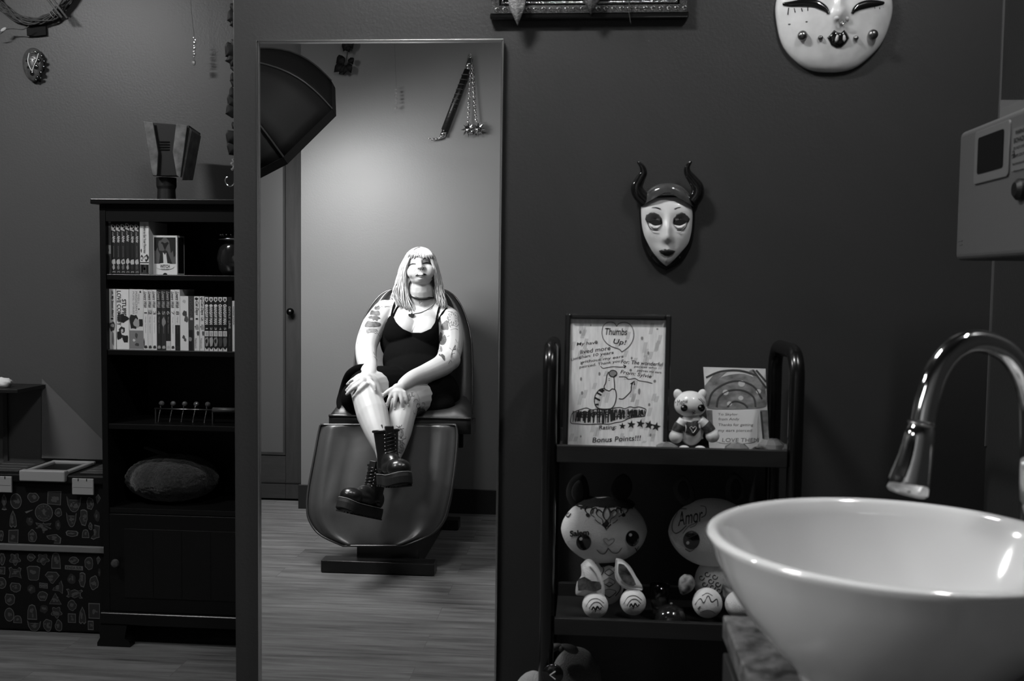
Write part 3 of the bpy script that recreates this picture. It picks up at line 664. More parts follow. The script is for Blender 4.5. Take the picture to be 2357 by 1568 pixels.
for x in (1575, 1614): decal('eye', [(x+8*math.cos(t), 939+8*math.sin(t)) for t in [2*PI*i/16 for i in range(16)]], kf, bgl, kit, .001); decal('eye_glint', [(x-3+2*math.cos(t), 936+2*math.sin(t)) for t in [2*PI*i/8 for i in range(8)]], kf, wht, kit, .0016)
lines('mouth', [[(1593,947),(1596,950),(1600,946)], [(1596,950),(1594,954)], [(1596,950),(1600,953)], [(1593,944),(1600,944)]], kf, dkv, kit, 1.2)
wrote('forehead_lettering', 'Meow', 1571, 925, 26, 12, kf, dkv, kit, 12, shear=.3)
lines('cheek_tattoo', [[(1556,925),(1554,940),(1558,950),(1566,955)], [(1608,918),(1616,925),(1620,935)], [(1612,917),(1621,927)], [(1560,932),(1557,945)]], kf, dkv, kit, 2.0)
bcn, br_ = ell_px(1591, 988, 29, 38, KY, .8); bf = on_ell(bcn, br_)
MB().ell(bcn, br_, 24, 16).build('body', vinyl, kit, smooth=True)
decal('chest_tattoo', dense([(1574,968),(1590,972),(1606,968),(1612,985),(1604,998),(1597,1004),(1588,1000),(1576,996),(1571,982)], 2), bf, mat('ink_grey', .03, rough=.5, var=.9, vscale=160), kit, .0008)
lines('heart', [[(1592,990),(1588,985),(1592,982),(1595,986),(1599,982),(1602,986),(1595,996),(1592,990)]], bf, wht, kit, 1.6, .002)
for s, L in ((-1, [(1573,966),(1562,985),(1556,1005)]), (1, [(1611,966),(1630,985),(1640,1003)])):
    P = cat_rom([at(x, y, KY-.012) for x, y in L], 5); MB().tube(P, [lerp(.010, .014, i/(len(P)-1)) for i in range(len(P))], n=14).ell(P[-1], .0155, 14, 10).build('arm', vinyl, kit, smooth=True)
    aa = on_ell(P[5], (.013, .013, .02)); 
    MB().tube(P[3:8], [.0128]*5, n=14, caps=False).build('sleeve_tattoo', mat('ink_sleeve', .05, rough=.4, var=.95, vscale=140), kit, smooth=True)
for x in (1575, 1612):
    fc = at(x, 1018, KY-.02); fc.z = s1+.0142; MB().ell(fc, (.015, .017, .0138), 16, 12).build('foot', vinyl, kit, smooth=True)
lines('lapels', [[(1573,965),(1580,985),(1574,1010)], [(1609,965),(1610,985),(1616,1010)]], bf, wht, kit, 4, .001)
# --- glass pebbles on the tray
glass = mat('clear_glass', .9, rough=.03, trans=1, ior=1.5); gdk = mat('smoky_crystal', .30, rough=.08, trans=.5, coat=1)
random.seed(7)
def pebble(px, r, lab, Y=2.178, m=glass):
    c_ = at(px, 1015, Y); r *= 1.45; c_.z = s1+r*.85; sd = random.random()*9
    o_ = MB().ell(c_, (r*1.2, r, r*.85), 9, 6, fn=lambda u: u*(1+.10*noise.noise(u*2+Vector((sd, 0, 0))))).build('glass_crystal', m); 
    return tag(o_, lab, 'crystal', 'crystals along the top tray')
pebble(1514, .010, 'clear glass pebble between the letter and the kitten, left one'); pebble(1535, .016, 'larger crystal lump at the foot of the framed letter', m=gdk); pebble(1558, .010, 'clear glass pebble just left of the kitten figurine')
pebble(1366, .009, 'clear glass pebble lying before the left of the letter')
pebble(1697, .017, 'rounded clear glass stone before the painted card', m=gdk); pebble(1750, .014, 'small crystal lump by the right hoop, left of the dark cluster'); 
for i, (px, r) in enumerate(((1775, .020), (1796, .016), (1812, .012))):
    pebble(px, r, ['dark crystal cluster lump before the right hoop, biggest one', 'dark crystal lump right of the biggest one', 'smallest dark crystal touching the right end of the tray'][i], Y=2.20, m=gdk)

# ================= plush toys on the middle tray =================
plm = mat('cream_plush', .62, rough=.9, sheen=.3, bump=.5, bscale=500, var=.06, vscale=30); pdk = mat('black_plush', .008, rough=.95); pgr = mat('dark_grey_plush', .03, rough=.95)
PY_ = 2.27
def ball_foot(par, px, py, r, Y, name='foot'):
    c_ = at(px, py, Y); rr_ = r; c_.z = max(c_.z, s2+rr_*1.0); o_ = MB().ell(c_, (rr_, rr_*1.0, rr_*1.0), 24, 16).build(name, plm, par, smooth=True); return c_, on_ell(c_, (rr_,)*3)
def bunny(label, cx, cy, rx_, ry_, Y):
    hc_, hr = ell_px(cx, cy, rx_, ry_, Y, .62); t = thing('plush_toy', label, 'plush toy', (hc_.x, Y, s2), 'tattooed plush toys on the cart')
    MB().ell(hc_, hr, 36, 24, fn=lambda u: Vector((u.x*(1+.06*(1-abs(u.z))), u.y, u.z))).build('head', plm, t, smooth=True); return t, hc_, (hr[0]*1.06, hr[1], hr[2])
b1, h1, r1 = bunny('tattooed cream plush with Salem written over its left eye, on the middle tray', 1390, 1220, 94, 76, PY_)
hf = on_ell(h1, r1)
def ear(par, L, wd_, Y, m=pdk, inner=None):
    P = cat_rom([at(x, y, Y) for x, y in L], 5); k = len(P)
    MB().tube(P, [(wd_*(math.sin(PI*(.12+.86*i/(k-1))))**.7, wd_*.35) for i in range(k)], n=14, flat=(0, -1, 0)).build('ear', m, par, smooth=True)
    if inner: MB().tube([p+Vector((0, -wd_*.32, 0)) for p in P[2:-2]], [(wd_*.55*(math.sin(PI*(.1+.85*i/(k-5))))**.7, wd_*.1) for i in range(k-4)], n=10, flat=(0, -1, 0)).build('inner_ear', inner, par, smooth=True)
ear(b1, [(1335,1165),(1330,1130),(1338,1092)], .027, 2.275, pdk, pgr); ear(b1, [(1420,1150),(1432,1120),(1436,1092)], .024, 2.275)
decal('dark_crown', dense([(1322,1163),(1345,1140),(1375,1148),(1395,1146),(1420,1145),(1448,1150),(1462,1162),(1448,1172),(1420,1166),(1396,1170),(1370,1166),(1345,1172)], 2), hf, mat('tattoo_lace', .012, rough=.8), b1, .0012)
def sym(L, c): return [L, [(2*c-x, y) for x, y in L]]
cxx = 1396; fil = []
for L in ([(1396,1215),(1388,1205),(1386,1196),(1376,1188),(1372,1180),(1378,1174),(1386,1180)], [(1396,1200),(1388,1188),(1390,1176),(1396,1166)], [(1368,1190),(1360,1184),(1362,1174),(1372,1170),(1374,1178)],
          [(1352,1182),(1347,1174),(1354,1166),(1364,1172),(1362,1182)], [(1336,1172),(1345,1162),(1356,1160)], [(1396,1220),(1392,1214),(1396,1208)], [(1382,1205),(1376,1202),(1370,1196)], [(1390,1160),(1384,1152),(1376,1158),(1380,1168)]):
    fil += [(q, 3.4) for q in sym(L, cxx)]
lines('forehead_filigree', fil, hf, dkv, b1, 3.2, .0006)
decal('filigree_tip', dense([(1396,1222),(1389,1212),(1385,1208),(1391,1203),(1396,1196),(1401,1203),(1407,1208),(1403,1212)], 2), hf, dkv, b1, .0012)
for x in (1353, 1435): decal('filigree_bead', [(x+4.5*math.cos(t), 1186+4.5*math.sin(t)) for t in [2*PI*i/10 for i in range(10)]], hf, dkv, b1, .0012)
def gothic(s, cx, cy, w_, h_, f, par, ang=0): return wrote('lettering', s, cx, cy, w_, h_, f, dkv, par, ang, bold=.035, lift=.001)
gothic('Salem', 1334, 1227, 44, 14, hf, b1, 5)
def plush_eye(par, f, x, y, rx_, ry_, glint=(-5, -7)):
    decal('eye', [(x+rx_*math.cos(t), y+ry_*math.sin(t)) for t in [2*PI*i/22 for i in range(22)]], f, bgl, par, .0022)
    decal('eye_glint', [(x+glint[0]+3.6*math.cos(t), y+glint[1]+3.6*math.sin(t)) for t in [2*PI*i/10 for i in range(10)]], f, wht, par, .003)
plush_eye(b1, hf, 1344, 1248, 17, 18, (-6, -8)); plush_eye(b1, hf, 1455, 1239, 15, 18, (-5, -8))
lines('mouth', [([(1374,1266),(1382,1274),(1392,1274),(1400,1262)], 4.4), ([(1400,1262),(1410,1272),(1422,1272),(1431,1261)], 4.4)], hf, dkv, b1, 4, .001)
lines('nose', [[(1401,1256),(1391,1246),(1390,1240),(1397,1240),(1401,1244),(1407,1240),(1414,1241),(1412,1248),(1401,1256)]], hf, mat('pink_grey_thread', .20, rough=.8), b1, 1.6, .0006)
lines('cheek_mark', [[(1462,1262),(1468,1272)], [(1470,1258),(1464,1268)], [(1310,1180),(1303,1186),(1308,1190),(1314,1182)]], hf, dkv, b1, 3)
bb, rbb = ell_px(1400, 1335, 38, 56, PY_, .9); MB().ell(bb, rbb, 24, 18).build('body', plm, b1, smooth=True); bf1 = on_ell(bb, rbb)
lines('belly_tattoo', [(q, 2.6) for q in sum([sym(L, 1402) for L in ([(1402,1310),(1392,1318),(1402,1326)], [(1402,1330),(1388,1340),(1402,1352),], [(1402,1356),(1386,1362),(1402,1376)], [(1384,1300),(1390,1312),(1384,1325)], [(1402,1300),(1396,1290)], [(1402,1340),(1394,1345),(1402,1350)], [(1380,1340),(1376,1355),(1388,1372)], [(1392,1306),(1386,1296)])], [])], bf1, dkv, b1, 2.4, .0006)
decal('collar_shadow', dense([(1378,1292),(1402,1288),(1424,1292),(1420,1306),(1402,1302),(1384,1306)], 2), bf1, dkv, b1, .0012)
def wing(L, Y, name='jacket_arm', m=plm, par=b1, th=.020):
    pl = dense(L, 3); c_ = (sum(p[0] for p in pl)/len(pl), sum(p[1] for p in pl)/len(pl)); n_ = len(pl); vs = []; K = 5
    for k in range(K+1):
        for p in pl: q = at(lerp(c_[0], p[0], k/K), lerp(c_[1], p[1], k/K), Y); q.y -= th*math.sqrt(max(0, 1-(k/K)**2)); vs.append(q)
    fs = [(i*n_+j, (i+1)*n_+j, (i+1)*n_+(j+1) % n_, i*n_+(j+1) % n_) for i in range(K) for j in range(n_)]
    o_ = len(vs); vs += [at(p[0], p[1], Y+th*.6) for p in pl]; fs += [(K*n_+j, o_+j, o_+(j+1) % n_, K*n_+(j+1) % n_) for j in range(n_)]; fs.append(tuple(o_+j for j in range(n_)))
    return MB().add(vs, fs).build(name, m, par, smooth=True)
tatt = mat('tattooed_cloth', .16, rough=.85, var=.97, vscale=55)
a1 = wing([(1337,1300),(1352,1287),(1368,1294),(1383,1320),(1391,1350),(1390,1375),(1372,1380),(1340,1372),(1325,1368),(1328,1340),(1338,1325)], 2.215)
a2 = wing([(1418,1285),(1432,1288),(1450,1303),(1463,1325),(1480,1357),(1450,1360),(1428,1348),(1416,1330),(1416,1305)], 2.215)
def flat_f(Y): return lambda x, y, l=0: at(x, y, Y-l)
for L, pr_ in (([(1330,1335),(1345,1328),(1362,1338),(1380,1340),(1384,1356),(1366,1362),(1346,1358),(1331,1360)], a1), ([(1424,1298),(1436,1300),(1450,1318),(1464,1346),(1448,1348),(1432,1336),(1423,1318)], a2)):
    decal('tattoo_patch', dense(L, 2), flat_f(2.190), mat('tattoo_patch_cloth', .07, rough=.85, var=1, vscale=70), pr_, .001)
lines('seam', [([(1352,1289),(1372,1312),(1386,1345),(1384,1378),(1372,1382)], 4)], flat_f(2.2), plm, a1, 4, .004); lines('seam', [([(1419,1289),(1418,1325),(1436,1350),(1478,1358)], 4)], flat_f(2.2), plm, a2, 4, .004)
for (x, y) in ((1370, 1393), (1457, 1386)):
    c_, f_ = ball_foot(b1, x, y, .029, 2.20); lines('foot_tattoo', [[(x-21,y+4),(x-10,y-12),(x+6,y-14),(x+20,y-4)], [(x-14,y+8),(x-4,y-5),(x+8,y-6),(x+18,y+4)], ([(x-8,y+12),(x-4,y+4),(x,y+10),(x+5,y+3),(x+10,y+10),(x+14,y+5)], 3), [(x,y+16),(x+5,y+3)], [(x-8,y+12),(x+10,y+10)]], f_, dkv, b1, 2.2, .0005)
b2, h2, r2 = bunny('tattooed plush with swirling script on its brow, half hidden behind the white sink', 1640, 1226, 97, 78, PY_); hf2 = on_ell(h2, r2)
ear(b2, [(1588,1160),(1572,1125),(1575,1096)], .023, 2.275, pgr, pdk); ear(b2, [(1690,1160),(1693,1125),(1690,1090)], .023, 2.275, pgr, pdk)
wrote('script_lettering', 'Amor', 1588, 1190, 62, 32, hf2, dkv, b2, 12, shear=.5, bold=.0)
lines('script_flourish', [[(1560,1180),(1549,1200),(1548,1220),(1556,1228),(1568,1222),(1580,1210)], [(1572,1228),(1585,1212),(1600,1205),(1606,1200),(1600,1210),(1588,1215)], [(1555,1180),(1565,1172),(1580,1172)], [(1612,1165),(1624,1168),(1624,1185),(1614,1192)]], hf2, dkv, b2, 1.8, .0006)
plush_eye(b2, hf2, 1592, 1243, 19, 21, (-8, 6)); lines('eyelid', [([(1578,1234),(1592,1222),(1606,1230)], 3), ([(1580,1240),(1606,1229)], 4)], hf2, mat('lid_grey', .10, rough=.8), b2, 4, .0035)
lines('cheek_blush', [([(1577,1264),(1588,1270),(1598,1264)], 5)], hf2, mat('lid_grey2', .14, rough=.8), b2, 4)
plush_eye(b2, hf2, 1690, 1240, 19, 21, (-8, 6))
bb2, rb2 = ell_px(1640, 1340, 42, 52, PY_, .85); MB().ell(bb2, rb2, 24, 18).build('body', plm, b2, smooth=True); bf2 = on_ell(bb2, rb2)
random.seed(3); sw = []
for (x, y) in ((1615,1330),(1622,1345),(1636,1338),(1640,1352),(1652,1345),(1655,1360),(1628,1322),(1645,1328)):
    sw.append([(x+7*math.cos(t)*(1-t/9), y+7*math.sin(t)*(1-t/9)) for t in [k*.7 for k in range(9)]])
lines('belly_tattoo', sw, bf2, dkv, b2, 2.4, .0006)
wing([(1575,1322),(1592,1325),(1600,1345),(1590,1362),(1570,1370),(1562,1352),(1564,1332)], 2.21, 'jacket_arm', tatt, b2)
wing([(1664,1345),(1685,1358),(1702,1375),(1696,1390),(1678,1388),(1664,1372)], 2.23, 'jacket_arm', tatt, b2, .014)
c_, f_ = ball_foot(b2, 1628, 1388, .033, 2.20); lines('foot_tattoo', [[(1600,1392),(1612,1378),(1620,1388),(1630,1372),(1638,1386),(1650,1380),(1652,1396)], [(1606,1402),(1612,1396)], [(1612,1410),(1630,1404),(1646,1412)], [(1616,1372),(1628,1366),(1640,1372)]], f_, dkv, b2, 2.4, .0005)
ball_foot(b2, 1700, 1392, .030, 2.20)
# --- glass cup and dark domed jar between them
g = at(1519, 1365, 2.24); gh = s2
cup = thing('glass_cup', 'small clear glass cup standing between the two plush toys', 'cup', (g.x, 2.25, gh))
MB().lathe([(0, .001), (.014, .001), (.017, .012), (.021, .030), (.023, .066), (.0215, .066), (.0195, .031), (.0155, .014), (0, .006)], c=(g.x, 2.25, gh+.014), n=32).build('bowl', glass, cup, smooth=True)
MB().lathe([(0, 0), (.017, 0), (.017, .003), (.004, .006), (.004, .0145), (0, .0145)], c=(g.x, 2.25, gh), n=28).build('foot', glass, cup, smooth=True)
dj = at(1545, 1400, 2.19)
dome = thing('domed_jar', 'dark rounded glass jar on the middle tray right of the Salem plush', 'jar', (dj.x, 2.19, s2))
MB().lathe([(0, 0), (.036, 0), (.037, .008), (.034, .030), (.026, .044), (.012, .051), (0, .053)], c=(dj.x, 2.195, s2), n=36).build('body', mat('dark_jar_glass', .012, rough=.12, coat=.5), dome, smooth=True)
MB().ell((dj.x, 2.195, s2+.0555), .0035, 10, 8).build('knob', steel, dome, smooth=True)
# --- grey plush on the bottom tray, and the pale one beside the cart
gp = mat('grey_fleece', .045, rough=1, bump=1, bscale=350, sheen=.4)
gx = at(1334, 1560, 2.24); tz = .475
lowp = thing('plush_toy', 'grey fleece plush with a bow on the bottom tray of the cart', 'plush toy', (gx.x, 2.25, s3))
MB().ell((gx.x-.008, 2.25, tz-.11), (.058, .055, .075), 30, 22, fn=lambda u: Vector((u.x*(1+.15*(u.z < 0)*-u.z), u.y, u.z))).build('head', gp, lowp, smooth=True)
MB().ell((gx.x-.008, 2.26, s3+.085), (.062, .062, .085), 26, 18).build('body', gp, lowp, smooth=True)
k1 = at(1292, 1492, 2.20); kb = mat('bow_satin', .06, rough=.6)
for s in (-1, 1): MB().ell(k1+Vector((s*.018, 0, 0)), (.022, .009, .013), 18, 12, T=Matrix.Rotation(s*.35, 3, 'Y'), fn=lambda u, s=s: Vector((u.x, u.y, u.z*(.45+.55*abs(u.x*.5+.5 if s > 0 else .5-u.x*.5))))).build('bow_loop', kb, lowp, smooth=True)
MB().ell(k1, (.008, .010, .008), 12, 10).build('bow_knot', kb, lowp, smooth=True)
# round badge hanging at its side
bd = at(1272, 1556, 2.125)
bdg = thing('round_badge', 'round black badge with a pale arrow mark below the bow', 'badge', (bd.x, 2.126, bd.z-.023))
MB().lathe([(0, 0), (.0225, 0), (.0235, .003), (.0215, .006), (0, .0065)], c=(bd.x, 2.137, bd.z), n=32, T=Matrix.Rotation(PI/2, 3, 'X')).build('disc', bgl, bdg, smooth=True)
MB().tube([bd+Vector((.006, .003, .009)), bd+Vector((-.006, .003, 0)), bd+Vector((.006, .003, -.009))], .0012, n=6).build('arrow_mark', wht, bdg)
wb_ = at(1222, 1590, 2.19)
pale_p = MB().ell((wb_.x+.005, 2.20, .27), (.062, .06, .13), 24, 18).ell((wb_.x+.005, 2.20, .10), (.075, .075, .0995), 24, 18).build('floor_cushion', mat('pale_fleece', .30, rough=1, bump=1, bscale=350), None, smooth=True)
tag(pale_p, 'pale fleecy cushion on the floor beside the left end of the cart', 'cushion')
cbx = bpy.data.objects  # (no further toys here)

# ================= washstand: cabinet, counter, sink, tap =================
cz = .86; cfx = .176; cyf = at(1663, 1415, 1.26).y
cab = thing('vanity_cabinet', 'dark vanity cabinet under the granite counter by the right wall', 'cabinet', (.56, .9, 0))
cabm = mat('vanity_dark', .010, rough=.45)
MB().box(cfx+.012, RX-.001, .45, cyf-.004, .08, cz-.031).build('carcass', cabm, cab, bev=.002)
MB().box(cfx+.06, RX-.001, .47, cyf-.03, 0, .08).build('plinth', blk, cab)
for (y0, y1) in ((.46, .845), (.855, cyf-.01)):
    d_ = MB().box(cfx+.000, cfx+.0115, y0, y1, .10, cz-.045).build('door', cabm, cab, bev=.002)
    yh = .82 if y0 < .5 else .88; MB().tube([(cfx-.022, yh, .60), (cfx-.022, yh, .72)], .005, n=10).tube([(cfx-.022, yh, .61), (cfx+.001, yh, .61)], .004, n=8).tube([(cfx-.022, yh, .71), (cfx+.001, yh, .71)], .004, n=8).build('handle', iron, d_, smooth=True)
def granite():
    m = bpy.data.materials.new('granite'); m.use_nodes = True; nt = m.node_tree; p = nt.nodes['Principled BSDF']; p.inputs['Roughness'].default_value = .35; p.inputs['Specular IOR Level'].default_value = .3
    tc = nt.nodes.new('ShaderNodeTexCoord'); n = nt.nodes.new('ShaderNodeTexNoise'); n.inputs['Scale'].default_value = 38; n.inputs['Detail'].default_value = 8; n.inputs['Roughness'].default_value = .7
    cr = nt.nodes.new('ShaderNodeValToRGB'); cr.color_ramp.elements[0].position = .40; cr.color_ramp.elements[0].color = (.03,)*3+(1,); cr.color_ramp.elements[1].position = .62; cr.color_ramp.elements[1].color = (.13,)*3+(1,)
    nt.links.new(tc.outputs['Object'], n.inputs['Vector']); nt.links.new(n.outputs['Fac'], cr.inputs[0]); nt.links.new(cr.outputs[0], p.inputs['Base Color']); return m
ct = MB().box(cfx, RX-.001, .44, cyf, cz-.030, cz).build('countertop', granite(), None, bev=.003); tag(ct, 'speckled granite countertop carrying the white vessel sink', 'countertop')
SCX, SCY, SR, SZ = .322, 1.05, .196, 1.02
porc = mat('white_porcelain', .62, rough=.10, coat=.6, spec=.6)
sink = thing('vessel_sink', 'white round porcelain vessel sink on the granite counter in the foreground', 'sink', (SCX, SCY, cz))
prof = [(0, .001), (.088, .001), (.094, .004), (.096, .012), (.104, .022), (.127, .045), (.150, .072), (.170, .102), (.183, .130), (.190, .150), (SR-.0025, .1560), (SR-.0055, .1585), (SR-.010, .160), (SR-.0145, .1590), (SR-.0185, .1555), (.172, .142), (.160, .118), (.143, .088), (.118, .058), (.085, .036), (.05, .026), (.022, .023), (0, .023)]
MB().lathe(prof, c=(SCX, SCY, cz+.0002), n=96).build('bowl', porc, sink, smooth=True)
MB().lathe([(0, 0), (.021, 0), (.022, .002), (.018, .0035), (.010, .002), (0, .002)], c=(SCX, SCY, cz+.0235), n=32).build('drain', steel, sink, smooth=True)
ang = math.radians(12); ov = Vector((SCX+.1735*math.cos(ang), SCY+.1735*math.sin(ang), cz+.139))
ovp = atz(2362, 1299, cz+.135); d2 = (ovp-Vector((SCX, SCY, 0))); d2.z = 0; ov = Vector((SCX, SCY, cz+.135))+d2.normalized()*.165
T = (-d2.normalized()+Vector((0, 0, .45))).to_track_quat('Z', 'Y').to_matrix()
MB().lathe([(0, 0), (.012, 0), (.0125, .003), (.009, .005), (.006, .003), (0, .003)], c=ov, n=28, T=T).build('overflow_ring', steel, sink, smooth=True)
# tap
TY = 1.17; chrome = mat('chrome', .5, rough=.06, metal=1)
tb_ = at(2376, 1100, TY)
tap = thing('kitchen_tap', 'chrome gooseneck pull-down tap arching over the white sink', 'tap', (tb_.x, TY, cz))
TP = [(2376,1200,0),(2376,1000,0),(2372,920,0),(2352,855,-.004),(2312,806,-.01),(2252,786,-.018),(2198,803,-.026),(2158,852,-.034),(2136,915,-.04),(2124,975,-.044)]
P = cat_rom([at(x, y, TY+d_) for x, y, d_ in TP], 8); P[0].z = cz+.05
MB().tube(P, .0128, n=24).build('gooseneck', chrome, tap, smooth=True)
MB().lathe([(0, 0), (.027, 0), (.027, .006), (.022, .012), (.022, .10), (.0185, .108), (.0135, .112), (0, .112)], c=(tb_.x, TY, cz), n=32).build('tap_body', chrome, tap, smooth=True)
hp = [at(x, y, TY-.045) for x, y in ((2122,974),(2116,1005),(2108,1050),(2094,1105),(2088,1130))]
rh = [.0135, .0155, .0178, .0215, .0225]; MB().tube(hp, rh, n=32).build('spray_head', chrome, tap, smooth=True)
MB().tube([hp[0], lerp(hp[0], hp[1], .12)], .0146, n=28).build('collar_ring', iron, tap, smooth=True)
e_ = (hp[-1]-hp[-2]).normalized(); MB().tube([hp[-1], hp[-1]+e_*.003], [.0222, .0195], n=32).build('nozzle_ring', iron, tap, smooth=True)
bt_ = [at(x, y, TY-.045-.018) for x, y in ((2096,1000),(2088,1035),(2078,1070),(2070,1095))]
MB().tube(bt_, [.004, .0055, .006, .005], n=12).build('spray_button', blk, tap, smooth=True)
lv = [at(2368, 1150, TY-.02), at(2366, 1110, TY-.035), at(2365, 1062, TY-.055)]
MB().tube(lv, [.009, .0085, .007], n=16).build('lever', mat('satin_lever', .5, rough=.3, metal=.6), tap, smooth=True)
# ================= alcove: bookcase and what it holds =================
BF = 3.28
bkm = mat('black_lacquer', .003, rough=.4, spec=.25); bkm2 = mat('black_lacquer_edge', .004, rough=.3, spec=.3)
bx0 = at(234, 900, BF).x; bx1 = bx0+.66; btop = at(380, 459, BF).z
zs = [at(300, 632, BF).z, at(300, 806, BF).z, at(300, 977, BF).z, at(300, 1171, BF).z]
bc_ = thing('bookcase', 'tall black bookcase with open shelves and a panelled door standing in the alcove', 'bookcase', ((bx0+bx1)/2, 3.44, 0))
BB = 3.60
MB().box(bx0-.022, bx1+.02, BF-.022, BB, btop-.018, btop).build('top_board', bkm2, bc_, bev=.003)
for x in (bx0, bx1-.02): MB().box(x, x+.02, BF, BB-.006, .075, btop-.018).build('side_panel', bkm, bc_)
MB().box(bx0+.02, bx1-.02, BB-.006, BB, .1, btop-.018).build('back_panel', bkm, bc_)
for z in zs: MB().box(bx0+.0202, bx1-.0202, BF+.004, BB-.0065, z-.018, z).build('shelf', bkm2, bc_, bev=.0015)
MB().box(bx0+.0202, bx1-.0202, BF+.002, BF+.018, btop-.075, btop-.0185).build('top_rail', bkm, bc_)
zdb = at(300, 1416, BF).z
dr_ = MB().box(bx0+.021, bx1-.021, BF-.001, BF+.017, zdb+.012, zs[3]-.020).build('door', bkm, bc_, bev=.002)
dz0, dz1 = zdb+.012, zs[3]-.02
MB().box(bx0+.075, bx1-.075, BF-.0035, BF-.0012, dz0+.05, dz1-.05).build('door_panel', bkm2, dr_, bev=.003)
for k in range(1, 5): MB().box(lerp(bx0+.075, bx1-.075, k/5)-.0012, lerp(bx0+.075, bx1-.075, k/5)+.0012, BF-.0045, BF-.0036, dz0+.055, dz1-.055).build('groove_bead', bkm, dr_)
kp = at(265, 1297, BF-.02)
MB().ell(kp, (.015, .012, .015), 10, 7).tube([kp, kp+Vector((0, .018, 0))], .006, n=8).build('door_knob', mat('cut_glass_dark', .06, rough=.08, trans=.4, coat=.5), dr_)
MB().box(bx0-.012, bx1+.012, BF-.014, BB, .075, zdb+.01).build('plinth_moulding', bkm2, bc_, bev=.006, seg=3)
for (a_, b_) in ((bx0-.018, bx0+.10), (bx1-.10, bx1+.018)):
    MB().prism([(a_, 0), (b_, 0), (b_-.004, .02), (b_-.02, .03), (b_-.012, .0745), (a_+.006, .0745), (a_+.010, .03), (a_, .012)], (0, BF+.02, 0), (1, 0, 0), (0, 0, 1), .038).build('bracket_foot', bkm2, bc_)
for (a_, b_) in ((bx0-.01, bx0+.05), (bx1-.05, bx1+.01)): MB().box(a_, b_, BB-.06, BB-.005, 0, .0745).build('rear_foot', bkm2, bc_)
# --- books
SY = BF+.022
cov = {}
def cm(v, r=.5):
    v = min(.82, v*1.25) if v > .1 else v
    return mat('book_cover_%03d' % int(v*1000), v, rough=r)
def book(x0p, x1p, ytop, sh_i, v, label, texts=(), blocks=(), group=None, D=.125, y=SY):
    z0 = zs[sh_i]+.0004; xa, xb_ = at(x0p, 700, y).x+.0004, at(x1p, 700, y).x-.0004; z1_ = at((x0p+x1p)/2, ytop, y).z
    t = thing('book', label, 'book', ((xa+xb_)/2, y+D/2, z0), group)
    c_ = MB().box(xa, xb_, y, y+.004, z0, z1_).box(xa, xa+.0008, y+.004, y+D, z0, z1_).box(xb_-.0008, xb_, y+.004, y+D, z0, z1_); c_.build('cover', cm(v), t, weld=False)
    MB().box(xa+.0009, xb_-.0009, y+.0042, y+D-.004, z0+.0015, z1_-.003).build('page_block', mat('book_pages', .35, rough=.9), t)
    def pz(py): return z1_-(py-ytop)/(YB[sh_i]-ytop)*(z1_-z0)
    for (s, p0, p1, f0, f1, tv, kw) in texts:
        L = (pz(p0)-pz(p1))*(.35 if s == '1' else 1); W_ = (xb_-xa); vs, fs = text_fit(s, L, W_*(f1-f0), **kw)
        cx_, cz_ = xa+W_*(f0+f1)/2, (pz(p0)+pz(p1))/2
        MB().add([Vector((cx_+b, y-.0010, cz_-a)) for a, b in vs], fs).build('spine_lettering', cm(tv), t)
    for (kind, p0, p1, f0, f1, tv) in blocks:
        W_ = xb_-xa; X0, X1, Z0, Z1 = xa+W_*f0, xa+W_*f1, pz(p1), pz(p0)
        if kind == 'r': MB().box(X0, X1, y-.0004, y-.0001, Z0, Z1).build('spine_band', cm(tv), t)
        elif kind == 'o':
            n_ = 14; P = [(.5*(X0+X1)+.5*(X1-X0)*math.cos(a)*(1+.15*math.sin(3*a+p0)), .5*(Z0+Z1)+.5*(Z1-Z0)*math.sin(a)*(1+.2*math.sin(4*a+p1))) for a in [2*PI*i/n_ for i in range(n_)]]
            MB().prism(P, (0, y-.0001, 0), (1, 0, 0), (0, 0, 1), .0004+.0002*random.random()).build('spine_picture', cm(tv), t)
        elif kind == 'v':
            MB().prism([(X0, Z1), (X1, Z1), (X1, lerp(Z1, Z0, .6)), ((X0+X1)/2, Z0), (X0, lerp(Z1, Z0, .6))], (0, y-.0001, 0), (1, 0, 0), (0, 0, 1), .0004).build('spine_emblem', cm(tv), t)
        elif kind == '^':
            MB().prism([(X0, Z0), (X1, Z0), (X1, Z1), ((X0+X1)/2, lerp(Z1, Z0, .45)), (X0, Z1)], (0, y-.0001, 0), (1, 0, 0), (0, 0, 1), .0004).build('spine_emblem', cm(tv), t)
    return t
YB = {0: 629, 1: 805}
random.seed(11)
def q(cx): return 220+cx*.2551
def yy(cy): return 440+cy*.2551
K0, K1, K2, K3, K4 = .005, .02, .06, .2, .5
